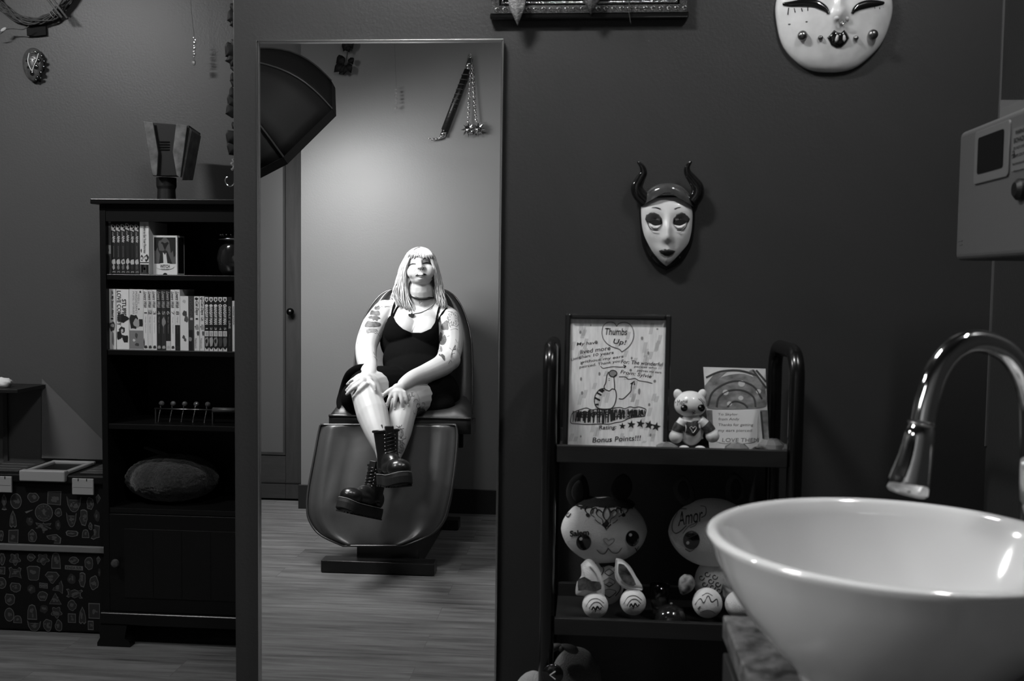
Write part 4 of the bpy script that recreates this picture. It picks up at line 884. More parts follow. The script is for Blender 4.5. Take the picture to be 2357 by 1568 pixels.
# upper shelf
book(q(108), q(147), yy(243), 0, .10, 'leftmost patterned paperback on the upper shelf, pale band near its foot', [('ZETSUBOU MONOGATARI', yy(330), yy(470), .2, .8, .03, {})], [('r', yy(243), yy(285), 0, 1, .30), ('r', yy(484), yy(560), .05, .95, .38), ('o', yy(505), yy(545), .0, .5, .02), ('o', yy(580), yy(720), .1, .9, .03)], 'books on the upper shelf')
names = ['first', 'second', 'third', 'fourth', 'fifth', 'last']
E0 = [147, 190, 232, 275, 315, 358, 398]
for i in range(6):
    sh_ = [0, 0, -2, -10, 2, 0][i]
    book(q(E0[i]), q(E0[i+1]), yy(246), 0, [.006, .006, .006, .006, .004, .016][i], 'dark manga volume with pale script lettering, %s of six on the upper shelf' % names[i],
         [('Call', yy(300+sh_), yy(362+sh_), .02, .92, .42, dict(shear=.5, bold=.02)), ('of the', yy(366+sh_), yy(395+sh_), .25, .6, .3, dict(shear=.4)), ('Night', yy(398+sh_), yy(462+sh_), .1, .9, .42, dict(shear=.5, bold=.02)),
          ('KOTOYAMA', yy(492), yy(590), .42, .62, .14 if i not in (3, 4) else .04, {}), ('VIZ', yy(712), yy(726), .2, .85, .3, {})],
         [('o', yy(606+sh_/2), yy(655+sh_/2), .08, .92, .30), ('o', yy(618), yy(640), .3, .7, .07), ('o', yy(655), yy(700), .2, .75, [.25, .12, .10, .22, .02, .05][i])], 'script titled manga on the upper shelf')
book(q(404), q(486), yy(273), 0, .45, 'thick pale novel with two small figures at its foot on the upper shelf', [('I Want to Eat Your Pancreas', yy(297), yy(552), .42, .72, .03, dict(bold=.008)), ('The Complete Manga Collection', yy(330), yy(500), .28, .38, .2, {})],
     [('o', yy(515), yy(548), .08, .22, .03), ('o', yy(570), yy(620), .05, .38, .02), ('o', yy(585), yy(612), .1, .32, .4), ('o', yy(566), yy(625), .5, .98, .02), ('o', yy(580), yy(608), .55, .8, .4), ('r', yy(632), yy(640), 0, 1, .02), ('r', yy(652), yy(738), .02, .98, .03), ('r', yy(652), yy(720), .18, .30, .4), ('r', yy(652), yy(700), .38, .45, .35), ('r', yy(656), yy(725), .75, .85, .4), ('r', yy(680), yy(700), .4, .6, .35)], 'books on the upper shelf', D=.15)
# the boxed card deck
DY = BF+.045; a_, b_ = at(352, 600, DY), at(408, 600, DY); zt_b = at(380, 542, DY).z; z0 = zs[0]+.0004
dk = thing('card_deck_box', 'white boxed card deck with a hooded figure and the word WITCH', 'box', ((a_.x+b_.x)/2, DY, z0))
MB().box(a_.x, b_.x, DY, DY+.062, z0, zt_b).build('box', mat('white_card', .62, rough=.4), dk, bev=.001)
MB().box(b_.x+.0001, b_.x+.0006, DY+.007, DY+.055, z0+.006, zt_b-.006).build('side_panel', cm(.006), dk)
wdt = b_.x-a_.x; hgt = zt_b-z0
def dq(u, v): return (a_.x+u*wdt, z0+v*hgt)
def dpoly(name, P, v, l): return MB().prism([dq(*p) for p in P], (0, DY-.0001*l, 0), (1, 0, 0), (0, 0, 1), .0003).build(name, cm(v), pic)
pic = MB().prism([dq(*p) for p in ((.06,.28),(.94,.28),(.94,.90),(.90,.95),(.10,.95),(.06,.90))], (0, DY-.0001, 0), (1, 0, 0), (0, 0, 1), .0003).build('picture', cm(.08), dk)
dpoly('foliage', [(.06,.95),(.45,.95),(.35,.88),(.25,.86),(.2,.7),(.12,.6),(.06,.62)], .006, 5); dpoly('foliage', [(.55,.95),(.94,.95),(.94,.5),(.86,.45),(.83,.62),(.74,.55),(.68,.85)], .006, 5)
dpoly('cloak', [(.2,.85),(.26,.62),(.42,.60),(.5,.63),(.6,.60),(.66,.5),(.80,.28),(.25,.28),(.30,.52),(.22,.62),(.16,.85)], .012, 6)
dpoly('hood', [(.5,.62),(.40,.78),(.34,.80),(.38,.84),(.5,.80),(.62,.84),(.66,.80),(.6,.76)], .004, 9); dpoly('dress', [(.42,.57),(.48,.53),(.5,.50),(.55,.56),(.57,.44),(.60,.28),(.44,.28),(.43,.44)], .42, 10)
vs, fs = text_fit('WITCH', wdt*.40, hgt*.085, bold=.03); MB().add([Vector((a_.x+.5*wdt+v[0], DY-.0022, z0+.215*hgt+v[1])) for v in vs], fs).build('lettering', cm(.01), dk)
MB().prism([dq(.5+.36*math.cos(t), .215+.085*math.sin(t)) for t in [2*PI*i/24 for i in range(24)]], (0, DY-.0016, 0), (1, 0, 0), (0, 0, 1), .0003).build('cartouche', mat('white_card', .62), dk)
vs, fs = text_fit('STUDIES DECK', wdt*.34, hgt*.025, bold=.02); MB().add([Vector((a_.x+.5*wdt+v[0], DY-.0022, z0+.145*hgt+v[1])) for v in vs], fs).build('lettering', cm(.05), dk)
MB().prism([dq(.5+.09*math.cos(t), .0+.05*math.sin(t)) for t in [PI*i/12 for i in range(13)]], (0, DY-.0001, 0), (1, 0, 0), (0, 0, 1), .0004).build('thumb_notch', cm(.006), dk)
# lower row
book(q(115), q(181), yy(883), 1, .44, 'pale paperback with black brush title at the far left of the lower row', [('oh, My Sweet Alien!', yy(900), yy(1135), .35, .75, .015, dict(bold=.012, shear=.2))], [('o', yy(1145), yy(1162), .3, .7, .03), ('o', yy(1180), yy(1270), .1, .9, .05), ('o', yy(1200), yy(1230), .3, .8, .3), ('o', yy(1270), yy(1400), .45, .75, .15)], 'books in the lower row')
book(q(187), q(300), yy(886), 1, .46, 'wide white book reading STUPID LOVE COMEDY in the lower row', [('LOVE COMEDY', yy(900), yy(1215), .05, .38, .04, dict(bold=.01)), ('STUPID', yy(975), yy(1140), .45, .80, .012, dict(bold=.015))],
     [('o', yy(1115), yy(1185), .0, .95, .01), ('o', yy(1225), yy(1280), .2, .7, .02), ('o', yy(1245), yy(1275), .35, .55, .35), ('o', yy(1262), yy(1345), .0, .4, .01), ('o', yy(1300), yy(1372), .5, .95, .01), ('o', yy(1300), yy(1330), .3, .7, .03)], 'books in the lower row')
book(q(303), q(429), yy(886), 1, .42, 'widest grey book with a spiky haired figure in the lower row', [('WHEN A', yy(925), yy(1015), .62, .76, .22, {}), ("MAGICIAN'S", yy(905), yy(1105), .44, .60, .2, {}), ('PUPIL SMILES', yy(905), yy(1110), .24, .38, .24, {})],
     [('r', yy(1258), yy(1425), 0, 1, .13), ('o', yy(1110), yy(1250), .0, .62, .012), ('o', yy(1150), yy(1230), .3, .75, .22), ('o', yy(1150), yy(1225), .65, 1, .012), ('o', yy(900), yy(918), .75, .88, .02), ('o', yy(1058), yy(1072), .65, .75, .02), ('o', yy(1335), yy(1358), .22, .42, .4), ('o', yy(1280), yy(1330), .4, .6, .05), ('o', yy(1370), yy(1400), .4, .7, .04)], 'books in the lower row')
E1 = [430, 470, 510, 550, 592, 634, 676, 716, 761]; vv = [.44, .40, .46, .012, .02, .010, .46, .44]; nn = ['first', 'second', 'third', 'fourth', 'fifth', 'sixth', 'seventh', 'eighth']
for i in range(8):
    dkk = vv[i] < .1; tv = .3 if dkk else .03
    bl = [('o', yy(1390), yy(1420), .15, .85, tv*.8)]
    if i == 7: bl.append(('r', yy(1205), yy(1438), 0, 1, .01))
    if i == 5: bl.append(('r', yy(1350), yy(1438), 0, 1, .35))
    if i == 4: bl.append(('o', yy(1140), yy(1215), .05, .95, .16))
    if i == 1: bl.append(('r', yy(1070), yy(1110), 0, 1, .25))
    if i == 0: bl.append(('o', yy(1330), yy(1410), 0, .25, .03))
    book(q(E1[i]), q(E1[i+1]), yy(890), 1, vv[i], '%s slim manga, %s from the left of eight script titled volumes' % ('dark' if dkk else 'pale', nn[i]),
         [('Lovers Wish', yy(905), yy(1052), .12, .85, tv, dict(shear=.5, bold=.012)), (str(i+1), yy(1082), yy(1114), .2, .85, tv, {}), ('Manga: Yukimori', yy(1132), yy(1280), .35, .65, (.08 if not dkk else .2), {})], bl, 'script titled manga set in the lower row')
book(q(762), q(837), yy(948), 1, .46, 'plain white book with small brown shapes in the middle of the lower row', (), [('o', yy(1075), yy(1130), .3, .85, .05), ('o', yy(1120), yy(1180), .5, .98, .07), ('o', yy(1295), yy(1330), .25, .6, .06), ('o', yy(1320), yy(1352), .45, .75, .07), ('o', yy(980), yy(1010), .3, .7, .3)], 'books in the lower row')
book(q(838), q(886), yy(948), 1, .04, 'charcoal book with a pale block on its spine in the lower row', [('VISION', yy(965), yy(1135), .2, .8, .09, {})], [('r', yy(1140), yy(1160), .3, .8, .3), ('r', yy(1248), yy(1438), 0, .8, .006), ('o', yy(1310), yy(1350), 0, .6, .15)], 'books in the lower row')
for i, (e0, e1) in enumerate(((888, 936), (939, 981))):
    book(q(e0), q(e1), yy(950), 1, .46, ['pale manga numbered 1 with a round dark emblem, next to the charcoal book', 'pale manga numbered 2 with round dark emblem, touching the black and white set'][i], [('Cat Days', yy(992), yy(1115), .12, .88, .08, dict(shear=.3, bold=.02)), (str(i+1), yy(1128), yy(1170), .3, .75, .03, {}), ('Makihirochi', yy(1320), yy(1410), .1, .5, .06, {})],
         [('o', yy(960), yy(985), .15, .8, .015), ('o', yy(966), yy(979), .4, .72, .4), ('o', yy(1195), yy(1250), .2, .9, .20), ('o', yy(1255), yy(1300), .5, .95, .06), ('o', yy(1212), yy(1225), .1, .3, .02)], 'pale manga pair in the lower row')
E2 = [982, 1022, 1062, 1104, 1146, 1188]
for i in range(5):
    book(q(E2[i]), q(E2[i+1]), yy(955), 1, .006, 'black CHAINSAW MAN manga, %s from the left of its five volumes' % nn[i],
         [('CHAINSAW', yy(1020), yy(1138), .12, .88, .5, dict(bold=.03)), ('MAN', yy(1143), yy(1198), .12, .88, .5, dict(bold=.03)), (str(i+1), yy(1222), yy(1246), .3, .75, .4, {}), ('TATSUKI', yy(1262), yy(1296), .5, .75, .03, {}), ('FUJIMOTO', yy(1262), yy(1296), .25, .48, .03, {})],
         [('v', yy(957), yy(1003), .08, .92, .46), ('o', yy(967), yy(990), .28, .75, .04), ('o', yy(1020), yy(1044), .1, .9, .5), ('o', yy(1027), yy(1038), .35, .65, .006), ('r', yy(1255), yy(1302), .06, .94, .46), ('o', yy(1306), yy(1395), .08, .92, [.20, .26, .18, .05, .10][i]), ('o', yy(1325), yy(1365), .2, .7, .01), ('^', yy(1400), yy(1446), .06, .94, .46)], 'black and white lettered manga set in the lower row')
book(q(1190), q(1229), yy(956), 1, .006, "black DEVILS' LINE book near the right end of the lower row", [("DEVILS' LINE", yy(1040), yy(1232), .25, .75, .4, dict(bold=.01, space=1.1)), ('Ryo Hanada', yy(1285), yy(1385), .35, .6, .1, {})], (), 'books in the lower row')
book(q(1232), q(1262), yy(990), 1, .46, 'white book at the right end of the lower row, partly behind the wall corner', [('NONA SAGA', yy(1040), yy(1200), .2, .6, .04, dict(bold=.01))], (), 'books in the lower row')
book(q(1264), q(1300), yy(985), 1, .03, 'dark book hidden behind the wall corner at the right end of the row', (), (), 'books in the lower row')
# --- dark glass jar with a beaded lid, upper shelf right
jp = at(545, 560, BF+.12); z0 = zs[0]
jar = thing('lidded_jar', 'dark glass jar with a beaded silver lid on the upper shelf', 'jar', (jp.x, BF+.12, z0)); jc = (jp.x, BF+.12, z0)
MB().lathe([(0, 0), (.045, 0), (.060, .02), (.068, .06), (.060, .100), (.048, .122), (0, .122)], c=jc, n=40).build('body', mat('dark_jar_glass', .012, rough=.12, coat=.5), jar, smooth=True)
MB().lathe([(0, .1222), (.070, .1222), (.069, .128), (.050, .142), (.020, .150), (0, .152)], c=jc, n=40).build('lid', iron, jar, smooth=True)
mb = MB(); [mb.ell((jp.x+.055*math.cos(a), BF+.12+.055*math.sin(a), z0+.1415), .004, 8, 6) for a in [2*PI*i/20 for i in range(20)]]; mb.build('lid_beads', steel, jar, smooth=True)
# --- rack of glass plugs
Yr = BF+.06; A_ = at(355, 937, Yr); B_ = at(490, 943, Yr); rk = thing('jewelry_rack', 'thin bar with five glass plugs and hooks on the third shelf', 'rack', ((A_.x+B_.x)/2, Yr, zs[2]))
zb = zs[2]+.048
MB().tube([(A_.x, Yr, zb), (B_.x, Yr, zb)], .0022, n=8).build('bar', iron, rk, smooth=True)
MB().tube([(B_.x, Yr, zb), (B_.x+.09, Yr, zb)], .009, n=16).build('grip', mat('grip_grey', .035, rough=.5), rk, smooth=True)
for i in range(5):
    x = at(366+26.5*i, 940, Yr).x+.006
    g_ = MB().tube([(x, Yr, zb+.002), (x, Yr, zb+.012)], .0025, n=8).ell((x+.004, Yr, zb+.019), (.010, .008, .009), 14, 10).build('plug', mat('dark_glass_plug', .10, rough=.05, trans=.5, coat=.6), rk, smooth=True)
    MB().tube(cat_rom([(x, Yr-.002, zb-.003), (x-.002, Yr-.006, zb-.018), (x-.006, Yr-.004, zb-.034), (x-.009, Yr, zs[2]+.002)]), [.0022]*19, n=8).build('hook', steel, rk, smooth=True)
for x in (A_.x+.003, B_.x-.003): MB().box(x-.002, x+.002, Yr+.003, Yr+.02, zs[2], zb+.002).build('stand', iron, rk)
# --- pumpkin plush
pp = at(398, 1110, BF+.15); z0 = zs[3]
pk = thing('pumpkin_plush', 'dark shaggy pumpkin shaped cushion with a curved stem on the lowest open shelf', 'cushion', (pp.x, BF+.15, z0))
shag = mat('shaggy_pile', .010, rough=1, bump=1, bscale=150, var=.9, vscale=130, sheen=.2)
o_ = MB().ell((pp.x, BF+.15, z0+.081), (.155, .125, .081), 96, 60, fn=lambda u: u*(1+.07*abs(math.cos(4.5*math.atan2(u.y, u.x)))*math.sqrt(max(0, 1-u.z*u.z))-.18*math.exp(-(u.x*u.x+u.y*u.y)/.03)*(u.z > 0))*(1+.02*noise.noise(u*18)+.03*noise.noise(u*40))).build('pile', shag, pk, smooth=True)
MB().tube(cat_rom([at(x, y, BF+.14) for x, y in ((396,1062),(385,1050),(362,1040),(332,1030))]), [.012-.0004*i for i in range(19)], n=12).build('stem', mat('stem_felt', .03, rough=1), pk, smooth=True)
# --- plain tapered sculpture on a pedestal, and card slips on the bookcase top
sc_ = at(383, 450, BF+.13); SYc = BF+.13
slip = MB().box(at(322, 452, BF).x, at(383, 452, BF).x, BF+.005, BF+.075, btop+.0002, btop+.0018).build('paper_card', mat('white_card', .62), None); tag(slip, 'pale card lying at the front of the bookcase top', 'card', 'cards on the bookcase top')
slip2 = MB().box(at(396, 452, BF).x, at(428, 452, BF).x, BF+.005, BF+.06, btop+.0002, btop+.0014).build('paper_card', mat('grey_card', .20), None); tag(slip2, 'smaller grey card on the bookcase top right of the pale one', 'card', 'cards on the bookcase top')
scu = thing('tapered_sculpture', 'dark tapered box sculpture with pale side panels on a round pedestal atop the bookcase', 'sculpture', (sc_.x, SYc, btop))
def SP(x, y, Y=SYc): return at(x, y, Y)
gm = mat('worn_grey_metal', .085, rough=.5, metal=.2, var=.5, vscale=35); gd = mat('sculpture_dark', .006, rough=.5, spec=.3)
def frus(name, F, dep, m, Y=SYc, bev=.002):
    a = [SP(x, y, Y) for x, y in F]; c_ = sum(a, Vector())/len(a); b = [p+(c_-p)*.1+Vector((0, dep, 0)) for p in a]; k = len(a)
    return MB().add(a+b, [tuple(range(k)), tuple(range(k, 2*k))]+[(i, (i+1) % k, k+(i+1) % k, k+i) for i in range(k)]).build(name, m, scu, bev=bev)
frus('block', [(329,280),(436,289),(417,405),(352,405)], .12, gd, SYc-.06)
frus('side_panel', [(329,279),(352,281),(364,352),(361,405),(350,404)], .012, gm, SYc-.0725); frus('side_panel', [(405,284),(431,288),(415,410),(406,404),(397,350)], .012, gm, SYc-.0725)
frus('side_panel', [(432,286),(441,300),(420,415),(416,415)], .09, gm, SYc-.055)
for y in (325, 331, 337, 343): frus('groove', [(366,y),(390,y+.4),(389,y+3),(367,y+3)], .003, bgl, SYc-.0625, 0)
c_ = SP(383, 405); MB().lathe([(0, 0), (.030, 0), (.032, .006), (.030, .045), (.034, .055), (.034, .085), (0, .085)], c=(c_.x, SYc, btop), n=36).build('pedestal', gd, scu, smooth=False)
# ================= stacked tool chests with stickers =================
TF = 3.37; tx1 = bx0-.030; tx0 = at(-60, 1200, TF).x
tz_top = at(100, 1092, TF).z; band1, band0 = at(100, 1254, TF).z, at(100, 1269, TF).z
bkp = mat('black_plastic', .003, rough=.5, spec=.25); grb = mat('grey_band_plastic', .10, rough=.5); grlt = mat('light_grey_plastic', .22, rough=.45)
tc = thing('tool_chest', 'lower black rolling tool chest covered in outline stickers beside the bookcase', 'tool box', ((tx0+tx1)/2, 3.48, 0), 'stacked tool chests')
MB().box(tx0, tx1, TF, 3.595, .004, band0).build('body', bkp, tc, bev=.008, seg=3)
tt = thing('tool_chest', 'upper black tool chest with light latches and sticker covered front', 'tool box', ((tx0+tx1)/2, 3.48, band0), 'stacked tool chests')
MB().box(tx0-.004, tx1+.004, TF-.010, 3.597, band0+.0006, band1).build('grey_rim', grb, tt, bev=.003)
MB().box(tx0, tx1, TF, 3.595, band1+.0004, tz_top-.03).build('body', bkp, tt, bev=.006, seg=3)
lid = MB().box(tx0-.004, tx1+.004, TF-.012, 3.597, tz_top-.0295, tz_top).build('lid', bkp, tt, bev=.006, seg=3)
h0, h1 = at(46, 1094, TF-.02).x, at(151, 1098, TF-.02).x; hy0, hy1 = TF-.028, TF+.20; w_ = .020; hz0, hz1 = tz_top+.0004, tz_top+.014
mb = MB(); mb.box(h0, h1, hy0, hy0+.030, hz0-.022, hz1+.004).box(h0, h1, hy1-.02, hy1, hz0, hz1).box(h0, h0+w_, hy0+.03, hy1-.02, hz0, hz1).box(h1-w_, h1, hy0+.03, hy1-.02, hz0, hz1)
mb.build('lid_handle', grlt, tt, bev=.005, seg=3, weld=False)
MB().box(h0+w_, h1-w_, hy0+.0305, hy1-.0205, hz0, hz0+.003).build('handle_well', bkp, tt)
for (a, b) in ((tx0+.01, h0-.030), (h1+.030, tx1-.004)):
    p_ = MB().box(a, b, TF+.02, TF+.20, tz_top+.0004, tz_top+.006).build('organiser_lid', mat('smoky_lid', .04, rough=.3), tt, bev=.003)
    for k in range(3): MB().box(a+.012, b-.010, TF+.05+.045*k, TF+.055+.045*k, tz_top+.0064, tz_top+.008).build('rib', grb, p_)
for (a, b) in ((-20, 28), (167, 216)):
    xa_, xb2 = at(a, 1115, TF-.015).x, at(b, 1115, TF-.015).x; za2, zb2 = at(100, 1136, TF-.015).z, at(100, 1099, TF-.015).z
    l_ = MB().box(xa_, xb2, TF-.020, TF-.0125, za2, zb2).build('latch', grlt, tt, bev=.002)
    for k in (.3, .7): MB().box(lerp(xa_, xb2, k)-.0015, lerp(xa_, xb2, k)+.0015, TF-.0208, TF-.0195, zb2-.009, zb2+.0002).build('latch_slot', bkp, l_)
    MB().box(xa_+.004, xb2-.004, TF-.0206, TF-.0199, za2+.026, za2+.0268).build('latch_line', grb, l_)
ST = [(20,705,35,85,'f'),(77,700,60,80,'o'),(162,682,70,60,'s'),(262,685,75,72,'r'),(357,715,78,80,'c'),(435,713,45,75,'m'),(474,690,26,50,'d'),(212,755,95,92,'O'),(282,755,45,50,'m'),(63,787,45,90,'g'),(143,797,45,50,'D'),(280,815,35,60,'D'),(345,790,55,75,'c'),(403,780,50,85,'h'),(468,770,36,66,'D'),(210,828,85,55,'y'),(4,865,40,60,'s'),(65,870,55,72,'r'),(157,870,60,75,'s'),(260,882,78,48,'e'),(348,857,68,32,'w'),(413,857,38,44,'a'),(437,822,26,44,'m'),(460,850,48,78,'b'),(140,750,45,20,'k'),
 (10,980,40,70,'s'),(72,980,65,70,'*'),(150,972,52,45,'s'),(208,980,72,65,'*'),(270,987,50,85,'a'),(355,985,62,45,'s'),(430,1000,58,75,'m'),(476,985,22,45,'d'),(8,1035,40,40,'r'),(73,1045,68,58,'b2'),(162,1048,72,75,'u'),(357,1022,95,24,'K'),(252,1070,78,62,'v'),(8,1095,50,60,'o'),(345,1075,50,60,'D'),(397,1080,42,78,'h'),(455,1095,52,85,'m'),(480,1045,16,50,'D'),(75,1117,60,50,'w'),(153,1125,50,55,'D'),(210,1108,45,30,'P'),(280,1115,60,70,'y2'),(206,1158,56,50,'p'),(360,1147,90,50,'T'),(48,1175,55,60,'w'),(267,1172,66,62,'t'),(347,1202,58,66,'m'),(155,1235,52,80,'a'),(212,1222,48,50,'D2'),(273,1237,64,66,'*'),(45,1248,52,72,'o'),(85,1270,46,40,'a'),(398,1252,45,92,'g'),(455,1230,60,80,'R'),(347,1265,42,48,'R'),(165,1303,74,56,'c'),(230,1298,58,76,'s'),(283,1300,44,70,'s'),(438,1300,30,48,'R')]
sA = mat('sticker_edge', .075, rough=.5); sB = mat('sticker_field', .012, rough=.5); sC = mat('sticker_print', .045, rough=.5)
names_ = {'f':'fish','o':'oval','c':'cat','O':'round','g':'gnome','h':'hand','y':'dragonfly','r':'poster','b':'boot','T':'moon','t':'triangle','K':'lettered','P':'lettered'}
random.seed(21); used_lab = {}
def shape(k, w, h):
    n = 28; out = []
    sd = random.random()*10
    P = {'c': [(-.5,.5),(-.3,.28),(.3,.28),(.5,.5),(.42,-.05),(.25,-.38),(.1,-.5),(-.1,-.5),(-.25,-.38),(-.42,-.05)], 't': [(0,.5),(.5,-.45),(-.5,-.45)], 'r': [(-.45,.45),(.5,.5),(.45,-.5),(-.5,-.45)], 'R': [(-.5,.5),(.5,.5),(.5,-.5),(-.5,-.5)],
         'K': [(-.5,.5),(.5,.4),(.5,-.5),(-.5,-.4)], 'P': [(-.5,.5),(.5,.4),(.5,-.5),(-.5,-.4)], 'u': [(-.5,.4),(-.3,.5),(.3,.5),(.5,.4),(.38,-.42),(.25,-.5),(-.25,-.5),(-.38,-.42)], 'v': [(-.5,.2),(-.3,.5),(.3,.5),(.5,.2),(.3,-.1),(.05,-.5),(-.1,-.45),(-.3,-.05)],
         'b': [(-.1,.5),(.5,.42),(.42,-.1),(.45,-.35),(.1,-.4),(-.2,-.5),(-.5,-.42),(-.35,-.25),(-.05,-.15)], 'g': [(0,.5),(.25,.25),(.4,-.1),(.42,-.4),(.2,-.5),(0,-.4),(-.2,-.5),(-.42,-.4),(-.4,-.1),(-.3,.2)], 'a': [(-.5,-.5),(.5,-.5),(.45,.1),(.3,.42),(0,.5),(-.3,.42),(-.45,.1)],
         'f': [(0,.5),(.3,.3),(.35,0),(.1,-.25),(.4,-.45),(0,-.5),(-.4,-.45),(-.1,-.25),(-.35,0),(-.3,.3)], 'y': [(-.5,.45),(-.06,.35),(0,.5),(.06,.35),(.5,.45),(.4,.2),(.1,.2),(.5,-.05),(.4,-.12),(.08,.02),(.04,-.5),(-.04,-.5),(-.08,.02),(-.4,-.12),(-.5,-.05),(-.1,.2),(-.4,.2)],
         'y2': [(.3,.5),(.45,.1),(.4,-.5),(.1,-.3),(-.5,-.25),(-.4,-.05),(0,.05),(.1,.3)], 'e': [(-.5,.3),(-.1,.45),(.2,.5),(.5,.1),(.45,-.5),(0,-.5),(.05,-.1),(-.3,-.1),(-.45,.1)], 'h': [(-.3,.45),(-.1,.5),(.15,.5),(.4,.4),(.42,-.1),(.2,-.5),(-.2,-.45),(-.45,-.05),(-.3,.1)],
         'k': [(-.5,-.1),(-.3,-.5),(.5,.45),(.4,.5)], 'd': [(-.5,.2),(0,.5),(.5,.1),(.2,-.2),(-.2,-.5)], 'p': [(-.5,.1),(-.3,.42),(0,.5),(.3,.4),(.5,.2),(.4,-.2),(.25,-.5),(-.25,-.5),(-.45,-.2)],
         'w': [(-.35,.5),(.35,.45),(.5,.2),(.42,-.3),(.1,-.5),(-.1,-.5),(-.42,-.3),(-.5,.2)], 'b2': [(-.5,.4),(-.3,.5),(-.15,.3),(.15,.3),(.3,.5),(.5,.4),(.4,0),(.5,-.5),(.1,-.35),(-.1,-.35),(-.5,-.5),(-.4,0)]}
    if k in P: return [(x*w, y*h) for x, y in P[k]]
    if k == 'T': return [(x*w, y*h) for x, y in [(-.5,.45),(-.35,.5),(-.22,.3),(0,.45),(.22,.3),(.4,.45),(.5,.3),(.36,.1),(.36,-.2),(.48,-.45),(.3,-.48),(.2,-.3),(0,-.48),(-.2,-.3),(-.35,-.42),(-.5,-.3),(-.38,-.1),(-.4,.2)]]
    for i in range(n):
        a = 2*PI*i/n; r = 1
        if k == '*': r = .82+.18*math.cos(5*a*1.0+1.2)
        elif k in ('s', 'm', 'D', 'D2'): r = .84+.22*noise.noise(Vector((math.cos(a)*1.7+sd, math.sin(a)*1.7, sd)))
        out.append((.5*w*r*math.cos(a), .5*h*r*math.sin(a)))
    return out
cnt = 0
for (cx, cy, w0, h0_, k) in ST:
    px, py = cx*.4769, 820+cy*.4769; low = py > 1262; par = tc if low else tt
    YF = TF-.0003; c0_ = at(px, py, YF); s_ = .4769*TF/FPX; w, h = w0*s_, h0_*s_
    if c0_.x+w/2 > tx1-.002: w = 2*(tx1-.002-c0_.x)
    if c0_.x-w/2 < tx0+.002: continue
    P = shape(k, w, h); dark = k.startswith('D')
    O_ = (c0_.x, YF, c0_.z)
    mb = MB(); mb.prism(P, O_, (1, 0, 0), (0, 0, 1), .0004, 1 if dark else 0)
    f_ = 1-.0022/max(.004, min(w, h)/2)
    if k != 'k' and not dark: mb.prism([(x*f_, y*f_) for x, y in P], (O_[0], YF-.0004, O_[2]), (1, 0, 0), (0, 0, 1), .0002, 1)
    N_ = 5 if not dark else 4
    if k in ('K', 'P'):
        mb = MB(); mb.prism(P, O_, (1, 0, 0), (0, 0, 1), .0004, 0)
        tx_ = ('KINDA SUS.',) if k == 'K' else ('PEACH', 'PLEASE')
        for j, s in enumerate(tx_):
            vs, fs = text_fit(s, w*.88, h*(.62 if k == 'K' else .34), bold=.035); mb.add([Vector((O_[0]+v[0], YF-.0007, O_[2]+v[1]+(0 if k == 'K' else h*(.22-.44*j)))) for v in vs], fs, 1)
    elif k == 'O':
        for s, sg in (('SORTA', 1), ('SPOOKY', -1)):
            for j, chh_ in enumerate(s):
                a = PI/2-sg*(j-(len(s)-1)/2)*.42*sg if sg > 0 else -PI/2+(j-(len(s)-1)/2)*.38
                vs, fs = text_fit(chh_, w*.09, h*.12, bold=.03); r_ = w*.34; rot = a-PI/2 if sg > 0 else a+PI/2
                mb.add([Vector((O_[0]+r_*math.cos(a)+v[0]*math.cos(rot)-v[1]*math.sin(rot), YF-.0008, O_[2]+r_*math.sin(a)+v[0]*math.sin(rot)+v[1]*math.cos(rot))) for v in vs], fs, 2)
        mb.prism([(x*w*.3, y*h*.3) for x, y in [(-.1,.7),(.15,.7),(.25,.4),(.6,.35),(.3,.1),(.2,-.3),(.5,-.6),(.1,-.5),(-.2,-.2),(-.25,.15),(-.6,.3),(-.25,.4)]], (O_[0], YF-.0006, O_[2]), (1, 0, 0), (0, 0, 1), .0002, 2)
    elif k != 'k':
        for j in range(N_):
            a = random.uniform(0, 2*PI); r_ = random.uniform(0, .24); ww, hh = w*random.uniform(.06, .17), h*random.uniform(.04, .14); sd = random.random()*9
            mb.prism([(r_*w*math.cos(a)+ww*math.cos(t)*(1+.5*noise.noise(Vector((t, sd, 0)))), r_*h*math.sin(a)+hh*math.sin(t)*(1+.5*noise.noise(Vector((sd, t, 0))))) for t in [2*PI*i/9 for i in range(9)]], (O_[0], YF-.0006-.00002*j, O_[2]), (1, 0, 0), (0, 0, 1), .0002, 2)
        if k == 'c':
            for s in (-1, 1): mb.prism([(s*w*.16+w*.05*math.cos(t), h*.02+h*.03*math.sin(t)) for t in [2*PI*i/8 for i in range(8)]], (O_[0], YF-.0008, O_[2]), (1, 0, 0), (0, 0, 1), .0002, 0)
    mb.build('sticker', [sA, sB, sC], par, weld=False)
